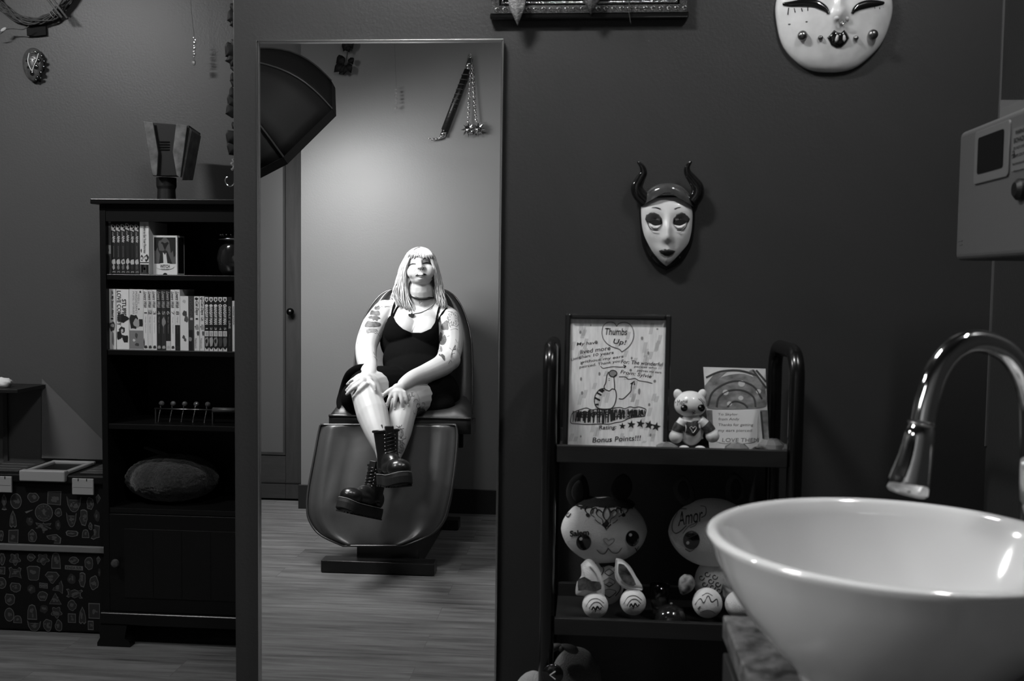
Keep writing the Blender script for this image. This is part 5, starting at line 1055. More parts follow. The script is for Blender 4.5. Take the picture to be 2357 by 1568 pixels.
# ================= wall shelf, acrylic panel =================
TYt = 3.42; te = at(40, 897, TYt)
tb = thing('wall_shelf', 'narrow black wall shelf entering at the far left of the alcove', 'shelf', (te.x-.2, 3.6, te.z))
MB().box(te.x-.42, te.x, TYt, 3.612, te.z-.014, te.z).build('shelf_board', blk, tb, bev=.002)
rx_ = at(11, 960, 3.608).x
MB().box(rx_-.008, rx_+.008, 3.609, 3.6185, .40, te.z-.0145).build('rail', mat('table_leg_metal', .03, rough=.3), tb)
MB().box(rx_-.38, rx_-.364, 3.609, 3.6185, .40, te.z-.0145).build('rail', mat('table_leg_metal', .03, rough=.3), tb)
t0 = at(4, 888, TYt+.05)
ts = MB().ell((t0.x, TYt+.06, te.z+.018), (.030, .030, .0175), 22, 14, fn=lambda u: u*(1+.35*noise.noise(u*2.3+Vector((3, 1, 0))))if u.z > -.4 else Vector((u.x*.8, u.y*.8, -1))).build('crumpled_tissue', mat('tissue', .6, rough=.9), None, smooth=True); tag(ts, 'crumpled white tissue on the wall shelf at the left edge', 'tissue')
pa_ = [at(x, y, 3.606) for x, y in ((96, 872), (250, 1028), (250, 1060), (96, 1060))]
for p in pa_[2:]: p.z = at(150, 1056, 3.606).z
ap = MB().add(pa_+[p+Vector((0, .004, 0)) for p in pa_], [(0,1,2,3),(4,5,6,7),(0,1,5,4),(1,2,6,5),(2,3,7,6),(3,0,4,7)]).build('acrylic_panel', mat('smoky_acrylic', .35, rough=.25, trans=.75, ior=1.3), None); tag(ap, 'clear acrylic panel with a slanted top leaning on the alcove wall behind the tool chests', 'panel')
# ================= alcove wall hangings =================
# twig wreath
wc = at(66, -62, AY-.05); wr = at(66, 44, AY-.05); R_ = abs(wc.z-wr.z)
wre = thing('twig_wreath', 'round wreath of twisted dark twigs high on the alcove wall', 'wreath', (wc.x, AY, wc.z-R_))
twm = mat('twig_bark', .045, rough=.7, bump=.6, bscale=200, var=.5, vscale=60)
random.seed(5); mb = MB()
for k in range(16):
    ph, off, tw = random.random()*6.3, random.random()*6.3, random.choice((3, 4, 5, -4, -3)); rr2 = random.uniform(.007, .015); P = []
    for i in range(73):
        a = 2*PI*i/72; b = tw*a+ph; P.append(Vector((wc.x+(R_+rr2*math.cos(b)+.004*math.sin(9*a+off))*math.cos(a), AY-.022+.9*rr2*math.sin(b)-.003, wc.z+(R_+rr2*math.cos(b)+.004*math.sin(9*a+off))*math.sin(a))))
    mb.tube(P, random.uniform(.0020, .0035), n=6, caps=False)
mb.build('woven_ring', twm, wre, smooth=True)
P = [Vector((wc.x+(R_+.017*math.cos(b))*math.cos(a), AY-.026+.017*math.sin(b), wc.z+(R_+.017*math.cos(b))*math.sin(a))) for a, b in [(-1.15+.007*i, i*.55) for i in range(34)]]
MB().tube(P, .0013, n=5).build('binding', mat('pale_twine', .25, rough=.8), wre)
for L, r_ in (([(104,-10),(122,14),(143,41)], .0045), ([(118,-8),(130,10),(155,42)], .0042), ([(150,-14),(136,10),(128,24)], .004)):
    MB().tube([at(x, y, AY-.055) for x, y in L], r_, n=8).build('cinnamon_stick', mat('pale_stick', .10, rough=.7, var=.4, vscale=80), wre, smooth=True)
MB().tube(cat_rom([at(x, y, AY-.05) for x, y in ((-14,80),(0,78),(14,68),(30,66),(52,68),(66,60))]), .0016, n=6).build('loose_twig', twm, wre)
MB().ell(at(8, 68, AY-.052), (.013, .003, .006), 12, 8, T=Matrix.Rotation(-.5, 3, 'Y')).build('dried_petal', mat('dried_petal', .4, rough=.7), wre, smooth=True)
rb_ = [at(x, y, AY-.012) for x, y in ((60,46),(104,46),(106,80),(80,83),(62,82))]
MB().add(rb_+[p+Vector((0, .006, 0)) for p in rb_], [(0,1,2,3,4),(5,6,7,8,9)]+[(i, (i+1) % 5, 5+(i+1) % 5, 5+i) for i in range(5)]).build('dark_panel', mat('dark_matte', .006, rough=1), wre)  # flat dark plate close to the wall, just below the wreath ring
# crystal strings
def crystal_string(pts, beads, Y, label, r=.0042, rf=False, thread_v=.03):
    P = [at(x, y, Y) for x, y in pts]; t = thing('crystal_string', label, 'hanging ornament', P[-1]+Vector((0, 0, -.11)), 'hanging crystal strings', rf=rf)
    MB().tube(P, .0006, n=5).build('thread', mat('thread_dark', thread_v, rough=.6), t, rf=rf)
    for (x, y, s_) in beads:
        MB().ell(at(x, y, Y), (r*1.35*s_, r*1.35*s_, r*s_*(1.1 if s_ <= 1.2 else 2.0)), 8, 5).build('crystal', mat('cut_crystal', .95, rough=.08, metal=.85), t, rf=rf)
    return t
crystal_string([(436,-60),(440,20),(447,84)], [(445,87,.8),(449,92,.7),(447,98,1.15),(446,105,.8),(447,111,1.15),(446,119,1),(447,125,1.15),(446,131,.8),(446,144,1.3)], AY-.07, 'string of clear crystals hanging before the alcove wall')
crystal_string([(541,300),(539,360)], [(538,368,1.0),(536,377,1.2),(539,385,.9),(535,390,.8)], 2.60, 'short string of clear crystals at the wall corner below the vine')
hk = MB().tube(cat_rom([at(x, y, 2.60) for x, y in ((539,396),(539,420),(534,428),(526,428),(519,420),(519,412),(524,407))]), .0016, n=8).build('wire_hook', steel, None, smooth=True); tag(hk, 'small bent wire hook hanging at the wall corner above the bookcase', 'hook')
vine = thing('leaf_garland', 'dark artificial leaf garland hanging along the left corner of the front wall', 'garland', at(541, 360, 2.60))
MB().tube(cat_rom([at(x, y, 2.60) for x, y in ((543,-60),(541,60),(544,160),(541,260),(543,355))]), .002, n=6).build('stem', blk, vine)
lfm = mat('dark_leaf', .005, rough=.6, spec=.2); lfm2 = mat('grey_leaf', .02, rough=.6, spec=.3)
for (x0_, y0_, x1_, y1_, w_) in ((546,8,534,30,.012),(546,36,522,47,.017),(546,52,528,58,.010),(546,96,534,108,.012),(546,108,518,130,.020),(546,135,517,140,.010),(546,128,530,158,.011),(546,150,540,170,.012),(546,180,528,186,.014),(546,184,534,200,.012),(546,214,526,222,.016),(546,226,524,246,.017),(546,250,518,262,.018),(546,286,534,296,.010),(546,306,522,332,.018),(546,335,526,356,.018)):
    leaf('leaf', (x0_, y0_), (x1_, y1_), 2.60, w_*1.25, lfm if random.random() < .8 else lfm2, vine, curl=.006)
# ================= the studio side, seen in the mirror =================
# (laid out where the mirror shows it, then reflected to where it really stands)
BW = BWV
# --- octagonal softbox on a boom stand
oc = Vector((-1.471, 4.294, 1.902)); az, el = .596, -.813
on = Vector((math.cos(el)*math.sin(az), math.cos(el)*math.cos(az), math.sin(el)))
e1 = on.cross(Z3).normalized(); e2 = on.cross(e1); OR = .42
def ov_(k, R=OR, d=0): a = .473+k*PI/4; return oc+e1*(R*math.cos(a))+e2*(R*math.sin(a))+on*d
sb = thing('softbox', 'black octagonal softbox on a stand hanging over the seated woman, seen in the mirror', 'softbox', (oc.x-.35, oc.y-.1, 0), rf=True)
sbm = mat('softbox_fabric', .0035, rough=.7, spec=.2, bump=.2, bscale=30); sil = mat('softbox_lining', .7, rough=.35, metal=.7)
def bow(k, t):   # rod from the hub (t=0) to the rim (t=1), bowed outward
    apx = oc-on*.40; v = ov_(k); p = apx.lerp(v, t); r = (v-oc).normalized(); return p+r*(.10*math.sin(PI*t))-on*(.03*math.sin(PI*t))
apx = oc-on*.40; K = 10
for k in range(8):
    vs = []; fs = []
    for i in range(K+1):
        t = .12+.88*i/K; a, b = bow(k, t), bow(k+1, t)
        for j in range(5): vs.append(a.lerp(b, j/4)-(((a+b)/2-oc).normalized()*(.012*math.sin(PI*j/4)*t*(1-t)*3)))
    for i in range(K):
        for j in range(4): fs.append((i*5+j, i*5+j+1, (i+1)*5+j+1, (i+1)*5+j))
    o_ = MB().add(vs, fs).build('fabric_panel', [sbm], sb, smooth=True, rf=True); q_ = o_.modifiers.new('th', 'SOLIDIFY'); q_.thickness = .002
    vs = [ov_(k), ov_(k+1), ov_(k+1, OR-.002, .035), ov_(k, OR-.002, .035)]
    o_ = MB().add(vs, [(0, 1, 2, 3)]).build('front_lip', sbm, sb, rf=True); q_ = o_.modifiers.new('th', 'SOLIDIFY'); q_.thickness = .002
    MB().tube([bow(k, .12+.88*i/12)+(bow(k, .5)-oc).normalized()*.003 for i in range(13)], .0035, n=6).build('rod_seam', mat('seam_black', .02, rough=.5), sb, rf=True)
MB().add([ov_(k, .36, -.11) for k in range(8)], [tuple(range(8))]).build('front_diffuser', mat('softbox_glow', .8, emit=4), sb, rf=True)
kl = area('softbox_light', oc-on*.10, oc+on, .62, .62, 34, spread=math.radians(138), rf=True); kl.data.shape = 'DISK'
MB().tube([apx-on*.02, apx-on*.28], .06, n=24).build('flash_head', mat('flash_black', .01, rough=.4), sb, smooth=False, rf=True)
hb_ = apx-on*.16; pole = Vector((hb_.x-.05, hb_.y-.12, 0))
MB().tube([pole+Z3*.45, pole+Z3*(hb_.z+.02)], .014, n=14).tube([pole+Z3*(hb_.z), hb_+Vector((0, -.02, -.05))], .014, n=10).build('stand_pole', mat('stand_black', .01, rough=.35), sb, rf=True)
for k in range(3):
    a = 2*PI*k/3+.5; MB().tube([pole+Z3*.55, pole+Vector((.38*math.cos(a), .28*math.sin(a), .012))], .010, n=8).build('stand_leg', mat('stand_black', .01), sb, rf=True)
# --- wall hangings behind the chair
HYv = BW-.03
vg = thing('leaf_garland', 'small leaf garland at the top of the wall behind the chair, seen in the mirror', 'garland', at(795, 170, HYv), rf=True)
MB().tube(cat_rom([at(x, y, HYv-.02) for x, y in ((797,60),(800,100),(799,125),(794,150),(789,168))]), .003, n=6).build('stem', blk, vg, rf=True)
for (x0_, y0_, x1_, y1_, w_) in ((800,95,790,118,.022),(802,92,812,112,.022),(796,104,804,120,.018),(793,132,773,145,.026),(806,132,812,148,.018),(790,148,768,166,.024),(795,148,780,170,.020),(797,150,790,172,.018),(800,146,808,168,.020),(800,70,785,92,.026),(802,70,815,88,.024)):
    leaf('leaf', (x0_, y0_), (x1_, y1_), HYv-.02, w_, lfm, vg, rf=True, curl=.01)
crystal_string([(907,60),(909,120),(912,200)], [(911,205,1),(912,213,1.2),(912,221,.9),(913,229,1.2),(912,237,.9),(912,249,1.2)], HYv-.02, 'string of clear crystals on the wall behind the chair, seen in the mirror', r=.006, rf=True)
fl_ = thing('flail', 'spiked twin ball flail with a wrapped handle hung on the wall, seen in the mirror', 'flail', at(1050, 322, BW), rf=True)
def F(x, y, d=.03): return at(x, y, BW-d)
MB().tube([F(1076, 160), F(1023, 300)], [.0165, .0185], n=18).build('handle', mat('flail_leather', .006, rough=.4, bump=.4, bscale=120), fl_, smooth=True, rf=True)
for (a, b) in (((1082, 134), (1076, 160)), ((1023, 300), (1018, 314))): MB().tube([F(*a), F(*b)], [.013, .0175], n=18).build('ferrule', steel, fl_, smooth=True, rf=True)
A_, B_ = F(1072, 170), F(1042, 250); ax = (B_-A_).normalized(); s1_ = ax.cross(Y3).normalized(); s2_ = ax.cross(s1_)
P = [A_.lerp(B_, i/60)+s1_*(.0185*math.cos(i*.75))+s2_*(.0185*math.sin(i*.75)) for i in range(61)]; MB().tube(P, .0022, n=5).build('wrap_cord', mat('wrap_grey', .05, rough=.6), fl_, rf=True)
def chain(name, P, lr, par, m=steel, wr_=.0016):
    mb = MB(); L = [0]
    for i in range(1, len(P)): L.append(L[-1]+(P[i]-P[i-1]).length)
    n_ = max(2, int(L[-1]/(lr*1.45)))
    for k in range(n_):
        d = L[-1]*(k+.5)/n_; i = max(j for j in range(len(L)) if L[j] <= d); i = min(i, len(P)-2); c_ = P[i].lerp(P[i+1], (d-L[i])/max(1e-9, L[i+1]-L[i])); t = (P[i+1]-P[i]).normalized()
        u = t.cross(Y3).normalized(); v = t.cross(u); 
        if k % 2: u = v
        mb.tube([c_+t*(lr*math.cos(a))+u*(lr*.62*math.sin(a)) for a in [2*PI*q/8 for q in range(9)]], wr_, n=5, caps=False)
    return mb.build(name, m, par, smooth=True, rf=True)
for L in ([(1082,132),(1083,165),(1080,230),(1078,282)], [(1083,132),(1088,165),(1092,230),(1097,282)]): chain('chain', cat_rom([F(*p) for p in L], 6), .0085, fl_, wr_=.0022)
chain('chain', [F(1082+4.5*math.cos(a), 131+5*math.sin(a)) for a in [2*PI*i/12 for i in range(13)]], .007, fl_, wr_=.002)
for k in range(3): chain('tassel_chain', cat_rom([F(1019, 308), F(1012+k, 316+k), F(1002, 319+k), F(986+3*k, 319+1.5*k)], 5), .0055, fl_, wr_=.0015)
for (x, y) in ((1078, 299), (1101, 298)):
    c_ = F(x, y, .04); mb = MB().ell(c_, .0235, 20, 14)
    for d_ in [Vector(v).normalized() for v in ((1,0,0),(-1,0,0),(0,-1,0),(0,0,1),(0,0,-1),(1,-1,1),(-1,-1,1),(1,-1,-1),(-1,-1,-1),(.0,-1,.9),(.9,-1,0),(-.9,-1,0),(0,-1,-.9),(1,.3,1),(-1,.3,1),(1,.3,-1),(-1,.3,-1))]: mb.tube([c_+d_*.020, c_+d_*.040], [.0062, .0003], n=8)
    mb.build('spiked_ball', steel, fl_, smooth=False, rf=True)
    MB().tube([F(x, y-12, .04)+Vector((.012*math.cos(a), 0, .012*math.sin(a))) for a in [2*PI*i/12 for i in range(13)]], .0022, n=6).build('ball_ring', steel, fl_, rf=True)

# ================= the tattoo chair =================
lea = mat('black_leather', .036, rough=.36, spec=.7, bump=.22, bscale=22); pipm = mat('leather_piping', .03, rough=.25, spec=.8); frm = mat('chair_steel_black', .006, rough=.3)
ch_ = thing('tattoo_chair', 'black leather reclining tattoo chair with a broad footrest, seen in the mirror', 'chair', Vector((at(900, 1300, 4.6).x, 4.6, 0)), rf=True)
def cushion(name, rows, th, hf, m=lea, nc=32, nr=36, piping=True, back=True):
    """rows: (left px, right px, py, Y) from top to bottom"""
    Lp = cat_rom([at(r[0], r[2], r[3]) for r in rows], 10); Rp = cat_rom([at(r[1], r[2], r[3]) for r in rows], 10); n = len(Lp)
    vs = []; g = []
    for i in range(n):
        t = i/(n-1); tg = (Lp[min(i+1, n-1)]+Rp[min(i+1, n-1)]-Lp[max(i-1, 0)]-Rp[max(i-1, 0)]).normalized(); nrm = (Rp[i]-Lp[i]).normalized().cross(tg).normalized()
        if nrm.y > 0: nrm = -nrm
        for j in range(nc+1):
            s = -1+2*j/nc; e = min(1, (1-abs(s)**10))*min(1, 1-abs(2*t-1)**14)
            vs.append(Lp[i].lerp(Rp[i], j/nc)+nrm*(hf(s, t)*max(0, e)**.5)); g.append(nrm)
    fs = [(i*(nc+1)+j, i*(nc+1)+j+1, (i+1)*(nc+1)+j+1, (i+1)*(nc+1)+j) for i in range(n-1) for j in range(nc)]
    o_ = len(vs); vs2 = [Lp[i//(nc+1)].lerp(Rp[i//(nc+1)], (i % (nc+1))/nc)-g[i]*th for i in range(n*(nc+1))]
    N_ = n*(nc+1); fs += [tuple(a+N_ for a in reversed(f)) for f in list(fs)]
    per = [j for j in range(nc+1)]+[i*(nc+1)+nc for i in range(1, n)]+[(n-1)*(nc+1)+j for j in range(nc-1, -1, -1)]+[i*(nc+1) for i in range(n-2, 0, -1)]
    for a, b in zip(per, per[1:]+per[:1]): fs.append((a, b, b+N_, a+N_))
    mb = MB().add(vs+vs2, fs); o_ = mb.build(name, m, ch_, smooth=True, rf=True)
    if piping: MB().tube([vs[a] + g[a]*.004 for a in per+per[:1]], .0048, n=7).build('piping', pipm, o_, smooth=True, rf=True)
    return o_
def fh_(s, t):
    w_ = .020*math.exp(-((abs(s)-.80)/.10)**2)*(1-.3*t)+.012*(1-abs(s)**4)-.004*math.exp(-((abs(s)-.5)/.2)**2)
    return w_+.007*noise.noise(Vector((s*2.2, t*3.2, 1.3)))+.014*math.exp(-((s+.62)/.05)**2-((t-.45)/.25)**2)-.010*math.exp(-((s+.45)/.12)**2-((t-.55)/.05)**2)
cushion('footrest', [(738,1049,978,4.44),(733,1053,1000,4.43),(722,1049,1060,4.39),(711,1041,1120,4.35),(707,1032,1165,4.32),(713,1020,1200,4.30),(738,990,1232,4.28),(790,930,1257,4.265)], .05, fh_)
def seat_h(s, t): return .012*(1-abs(s)**4)
def bh(s, t): return .03*math.exp(-((abs(s)-.86)/.12)**2)+.012*(1-s**4)+.004*noise.noise(Vector((s*4, t*5, 7)))
cushion('backrest', [(925,1000,663,5.16),(888,1032,672,5.155),(862,1056,695,5.14),(838,1074,735,5.12),(824,1084,780,5.09),(816,1087,840,5.05),(810,1087,910,5.0),(806,1086,950,4.98)], .07, bh)
# seat: a thick slab between backrest and footrest
sl, sr_ = at(757, 960, 4.47).x, at(1084, 960, 4.47).x; szt = .700
vs = []; nx, ny = 24, 16; top = []
for j in range(ny+1):
    for i in range(nx+1):
        u, v = i/nx, j/ny; s = 2*u-1; y = lerp(4.455, 5.02, v); e = (1-abs(s)**10)*(1-abs(2*v-1)**10)
        z = szt-.045+.045*max(0, e)**.5-.055*math.exp(-(s/.6)**2)*math.sin(PI*min(1, v*1.15))**.8*(v > .04)+.018*math.exp(-((abs(s)-.86)/.1)**2)*e
        top.append(Vector((lerp(at(lerp(757, 800, v), 960, y).x, at(lerp(1084, 1086, v), 960, y).x, u), y, z)))
N_ = len(top); fs = [(j*(nx+1)+i, j*(nx+1)+i+1, (j+1)*(nx+1)+i+1, (j+1)*(nx+1)+i) for j in range(ny) for i in range(nx)]
bot = [Vector((p.x, p.y, szt-.115)) for p in top]; per = list(range(nx+1))+[j*(nx+1)+nx for j in range(1, ny+1)]+[ny*(nx+1)+i for i in range(nx-1, -1, -1)]+[j*(nx+1) for j in range(ny-1, 0, -1)]
fs += [tuple(a+N_ for a in f) for f in list(fs)]+[(a, b, b+N_, a+N_) for a, b in zip(per, per[1:]+per[:1])]
st_ = MB().add(top+bot, fs).build('seat', mat('seat_leather', .010, rough=.42, spec=.5, bump=.2, bscale=22), ch_, smooth=True, rf=True)
MB().tube([top[a]+Vector((0, -.002, .002)) for a in per[:nx+1]], .0055, n=7).build('piping', pipm, st_, smooth=True, rf=True)
cx_ = (sl+sr_)/2
def rbox(name, x0, x1, y0, y1, z0, z1, bev=.004, m=frm): return MB().box(x0, x1, y0, y1, z0, z1).build(name, m, ch_, rf=True, bev=bev)
rbox('seat_frame', sl+.09, sr_-.07, 4.50, 5.02, .545, .584)
rbox('side_rail', sr_-.068, sr_-.04, 4.52, 5.02, .51, .5835); rbox('side_rail', sl+.06, sl+.088, 4.56, 5.02, .52, .5835)
MB().box(cx_-.12, cx_+.14, 4.62, 4.90, .15, .544).build('lift_column', frm, ch_, rf=True, bev=.01)
bx0_ = at(741, 1305, 4.22).x; bzt, bzb = at(790, 1289, 4.22).z, at(790, 1316, 4.22).z
rbox('base_bar', bx0_, bx0_+.50, 4.20, 4.28, bzb, bzt); rbox('base_bar', bx0_, bx0_+.50, 5.00, 5.08, bzb, bzt)
rbox('base_beam', bx0_+.14, bx0_+.42, 4.281, 4.999, bzb+.005, .149)
rbox('footrest_arm', cx_-.03, cx_+.06, 4.50, 4.62, .18, .50)
rbox('footrest_bracket', cx_-.04, cx_+.07, 4.36, 4.62, .16, .20)
for (x, y) in ((bx0_+.055, 4.24), (bx0_+.45, 4.24), (bx0_+.055, 5.04), (bx0_+.45, 5.04)):
    MB().lathe([(0, 0), (.022, 0), (.024, .004), (.020, .010), (.008, .014), (.008, bzb+.001), (0, bzb+.001)], c=(x, y, 0), n=20).build('levelling_foot', frm, ch_, rf=True)
rbox('back_hinge', cx_-.20, cx_+.20, 5.03, 5.12, .56, .66)
# ================= the seated woman =================
from mathutils.bvhtree import BVHTree
def J(px, py, Y): return at(px, py, Y)
B = MB()
def limb(pts, r, n=18):
    P = [J(*p) for p in pts]; Q = cat_rom(P, 6); rs = []
    for i in range(len(P)-1): rs += [lerp(r[i], r[i+1], k/6) for k in range(6)]
    rs.append(r[-1]); B.tube(Q, rs, n=n); B.ell(Q[0], r[0]*.98, 14, 10); B.ell(Q[-1], r[-1]*.98, 14, 10)
def el(c, r, T=None): B.ell(J(*c), r, 28, 18, T=T)
# torso
el((958,905,4.80), (.178,.14,.13)); el((955,862,4.81), (.150,.135,.12)); el((950,830,4.85), (.140,.125,.12)); el((946,785,4.92), (.148,.115,.13)); el((952,740,4.96), (.165,.095,.10))
el((925,762,4.86), (.080,.082,.080)); el((983,767,4.86), (.080,.082,.080))
limb([(968,702,4.97),(935,708,4.97),(895,716,4.96)], [.062,.056,.055]); limb([(968,706,4.97),(1000,716,4.97),(1032,732,4.95)], [.062,.056,.055])
# neck and head
limb([(970,712,4.98),(970,690,4.955),(968,662,4.93)], [.070,.062,.064])
HT = Matrix.Rotation(-.28, 3, 'X')
el((967,607,4.925), (.071,.088,.085), HT)
el((968,626,4.885), (.062,.062,.052)); el((953,626,4.868), (.036,.034,.036)); el((984,625,4.868), (.036,.034,.036))
el((968,641,4.868), (.036,.034,.028)); el((968,638,4.895), (.058,.052,.042)); el((968,655,4.925), (.052,.050,.045))
el((968,593,4.868), (.050,.030,.030), HT)
limb([(967,602,4.838),(968,612,4.820)], [.0095,.0105], 12); el((968.5,614.5,4.822), (.0145,.014,.0115)); el((962,616,4.829), (.0095,.010,.0085)); el((975,615.5,4.829), (.0095,.010,.0085))
el((967.5,626.5,4.838), (.026,.014,.008)); el((968.5,634.5,4.838), (.022,.013,.008)); el((968,641,4.842), (.018,.014,.012))
for x in (-1, 1): el((968+x*33, 622, 4.94), (.010,.018,.028))
# arms
limb([(886,716,4.95),(862,750,4.90),(845,790,4.82),(843,820,4.72),(848,846,4.56),(850,866,4.42)], [.058,.062,.055,.050,.044,.031])
limb([(1034,735,4.93),(1038,775,4.88),(1036,810,4.80),(1022,838,4.70),(985,858,4.58),(950,872,4.48),(929,886,4.40)], [.058,.062,.057,.054,.046,.038,.030])
el((1034,828,4.74), (.055,.055,.055)); el((843,812,4.75), (.050,.050,.050))
# legs
limb([(915,905,4.78),(875,893,4.58),(842,893,4.40)], [.105,.092,.072]); el((840,892,4.385), (.070,.060,.068))
limb([(842,895,4.39),(848,925,4.33),(858,955,4.28),(870,995,4.20),(884,1035,4.13),(890,1062,4.10)], [.070,.067,.070,.056,.040,.038])
limb([(1000,908,4.80),(970,915,4.62),(936,925,4.43)], [.110,.096,.070]); el((932,925,4.42), (.066,.058,.066))
limb([(932,928,4.42),(925,960,4.37),(916,995,4.33),(904,1035,4.28),(880,1090,4.23),(862,1128,4.205)], [.066,.060,.060,.050,.040,.037])
# hands: back of the hand, four fingers and a thumb each
def finger(pts, r): limb(pts, r, 10)
el((844,873,4.365), (.028,.022,.027)); el((833,878,4.338), (.028,.015,.022)); el((850,878,4.345), (.016,.016,.020))
finger([(842,884,4.312),(828,898,4.292),(813,915,4.300)], [.0105,.0100,.0075])
finger([(833,880,4.318),(815,893,4.298),(798,908,4.312)], [.0105,.0098,.0075])
finger([(825,875,4.328),(810,886,4.310),(797,899,4.322)], [.0100,.0092,.0070])
finger([(821,869,4.345),(809,876,4.330),(799,885,4.340)], [.0092,.0085,.0065])
finger([(853,880,4.330),(861,888,4.308),(864,904,4.298)], [.0130,.0115,.0085])
el((917,896,4.375), (.030,.020,.028)); el((916,905,4.358), (.036,.016,.020))
finger([(902,905,4.352),(895,922,4.338),(890,940,4.338)], [.0100,.0094,.0070])
finger([(911,909,4.346),(909,927,4.330),(908.5,946,4.335)], [.0104,.0096,.0072])
finger([(922,908,4.348),(925,926,4.334),(929,948,4.340)], [.0102,.0094,.0070])
finger([(931,903,4.355),(936,920,4.345),(940,938,4.352)], [.0094,.0086,.0064])
finger([(903,896,4.365),(890,904,4.350),(879,915,4.345)], [.0125,.0112,.0085])
def remeshed(mb, voxel, smooth_it=4, fac=.5):
    me = bpy.data.meshes.new('tmp'); me.from_pydata(mb.v, [], mb.f); o = bpy.data.objects.new('tmp', me); C.objects.link(o)
    b_ = bmesh.new(); b_.from_mesh(me); bmesh.ops.recalc_face_normals(b_, faces=b_.faces); b_.to_mesh(me); b_.free()
    r = o.modifiers.new('r', 'REMESH'); r.mode = 'VOXEL'; r.voxel_size = voxel
    s = o.modifiers.new('s', 'SMOOTH'); s.iterations = smooth_it; s.factor = fac
    bpy.context.view_layer.update(); ev = o.evaluated_get(bpy.context.evaluated_depsgraph_get()); m2 = bpy.data.meshes.new_from_object(ev)
    V = [v.co.copy() for v in m2.vertices]; Fc = [tuple(p.vertices) for p in m2.polygons]
    bpy.data.objects.remove(o); bpy.data.meshes.remove(me); bpy.data.meshes.remove(m2); return V, Fc
BV, BFc = remeshed(B, .0038, 7)
bvh = BVHTree.FromPolygons(BV, BFc)
def skin(px, py, lift=0):
    d = ray(px, py).normalized(); h = bvh.ray_cast(CAM, d)
    if h[0] is None:
        n_ = bvh.find_nearest(at(px, py, 4.85)); return n_[0]+n_[1]*lift
    return h[0]-d*lift
per_ = thing('person', 'blonde tattooed woman in short black dress and boots seated in the leather chair', 'person', Vector((at(950, 950, 4.75).x, 4.75, .66)), rf=True)
skm = mat('skin', .355, rough=.48, spec=.35, var=.05, vscale=14, sheen=.05)
skm.node_tree.nodes['Principled BSDF'].inputs['Subsurface Weight'].default_value = .12
skm.node_tree.nodes['Principled BSDF'].inputs['Subsurface Radius'].default_value = (.01, .01, .01)
MB().add(BV, BFc).build('body', skm, per_, smooth=True, rf=True, weld=False)
# --- dress
Dm = MB(); B2 = B; B = Dm; g = .007
for c_, r_ in (((958,905,4.80), (.178,.14,.13)), ((955,862,4.81), (.150,.135,.12)), ((950,830,4.85), (.140,.125,.12)), ((946,785,4.92), (.148,.115,.13)), ((952,745,4.96), (.160,.095,.10)), ((925,762,4.86), (.080,.082,.080)), ((983,767,4.86), (.080,.082,.080))):
    B.ell(J(*c_), tuple(a+g for a in r_), 28, 18)
limb([(920,905,4.78),(880,897,4.60),(848,897,4.49)], [.122,.112,.100]); limb([(1000,908,4.80),(975,917,4.66),(955,923,4.56)], [.128,.118,.100])
el((1012,905,4.72), (.075,.12,.115)); el((905,925,4.62), (.10,.14,.075)); el((1010,935,4.62), (.075,.11,.06)); el((806,915,4.47), (.040,.06,.060))
DV_, DF_ = remeshed(Dm, .0050, 8); B = B2
neck = [(870,783),(874,781),(880,762),(887,744),(897,728),(904,726),(911,741),(919,750),(927,757),(947,766),(970,766),(992,757),(1001,743),(1005,728),(1009,742),(1010,760),(1010,786),(1013,790)]
def neck_y(x):
    if x <= neck[0][0] or x >= neck[-1][0]: return 790
    for (a, b), (c, d) in zip(neck, neck[1:]):
        if a <= x <= c: return lerp(b, d, (x-a)/(c-a) if c > a else 0)
def cutg(p):
    x, y = proj(p)
    return y-neck_y(x) if (p.y < 5.0 and y < 800) else y-745
G_ = [cutg(p) for p in DV_]; keep = [g_ > 0 for g_ in G_]
FK = [f for f in DF_ if any(keep[i] for i in f)]
near = {}
for f in FK:
    for i_, i in enumerate(f):
        if not keep[i]:
            for k in f:
                if keep[k] and (i not in near or (DV_[k]-DV_[i]).length < (DV_[near[i]]-DV_[i]).length): near[i] = k
for i, k in near.items():
    lo, hi = DV_[k], DV_[i].copy()
    for _ in range(12):
        m_ = (lo+hi)/2
        if cutg(m_) > 0: lo = m_
        else: hi = m_
    DV_[i] = lo.copy()
used = sorted({i for f in FK for i in f}); mp_ = {a: b for b, a in enumerate(used)}
fabm = mat('black_knit', .0018, rough=.9, spec=.06, bump=.3, bscale=60)
o_ = MB().add([DV_[i]+Vector((0, .004*noise.noise(DV_[i]*14), .003*noise.noise(DV_[i]*11+Vector((3,0,0))))) for i in used], [tuple(mp_[i] for i in f) for f in FK]).build('dress', fabm, per_, smooth=True, rf=True, weld=False)
q_ = o_.modifiers.new('th', 'SOLIDIFY'); q_.thickness = .002; q_.offset = 1
# hem draping over the left of the knee
hem = [(842,845),(822,848),(806,858),(797,872),(791,890),(786,908),(782,925),(786,940),(800,945)]
P = cat_rom([at(x, y, 4.50-.02*math.sin(i)) for i, (x, y) in enumerate(hem)], 5)
MB().tube(P, [(.016, .004)]*len(P), n=8, flat=(0, -1, 0)).build('dress_hem', fabm, per_, smooth=True, rf=True)
def ribbon(name, pts, w_, m, lift=.0025, th=.0016, par=None, n=8):
    P = cat_rom([skin(x, y, lift) for x, y in pts], 6); return MB().tube(P, [(w_, th)]*len(P), n=n, flat=(0, -1, 0)).build(name, m, par or per_, smooth=True, rf=True)
for L in ([(900,732),(903,718),(907,703),(912,690)], [(903,732),(909,718),(916,706),(923,694)], [(1004,740),(1006,728),(1009,714),(1013,700)], [(1006,744),(1012,732),(1019,720),(1029,709)]): ribbon('dress_strap', L, .0052, fabm, .005)
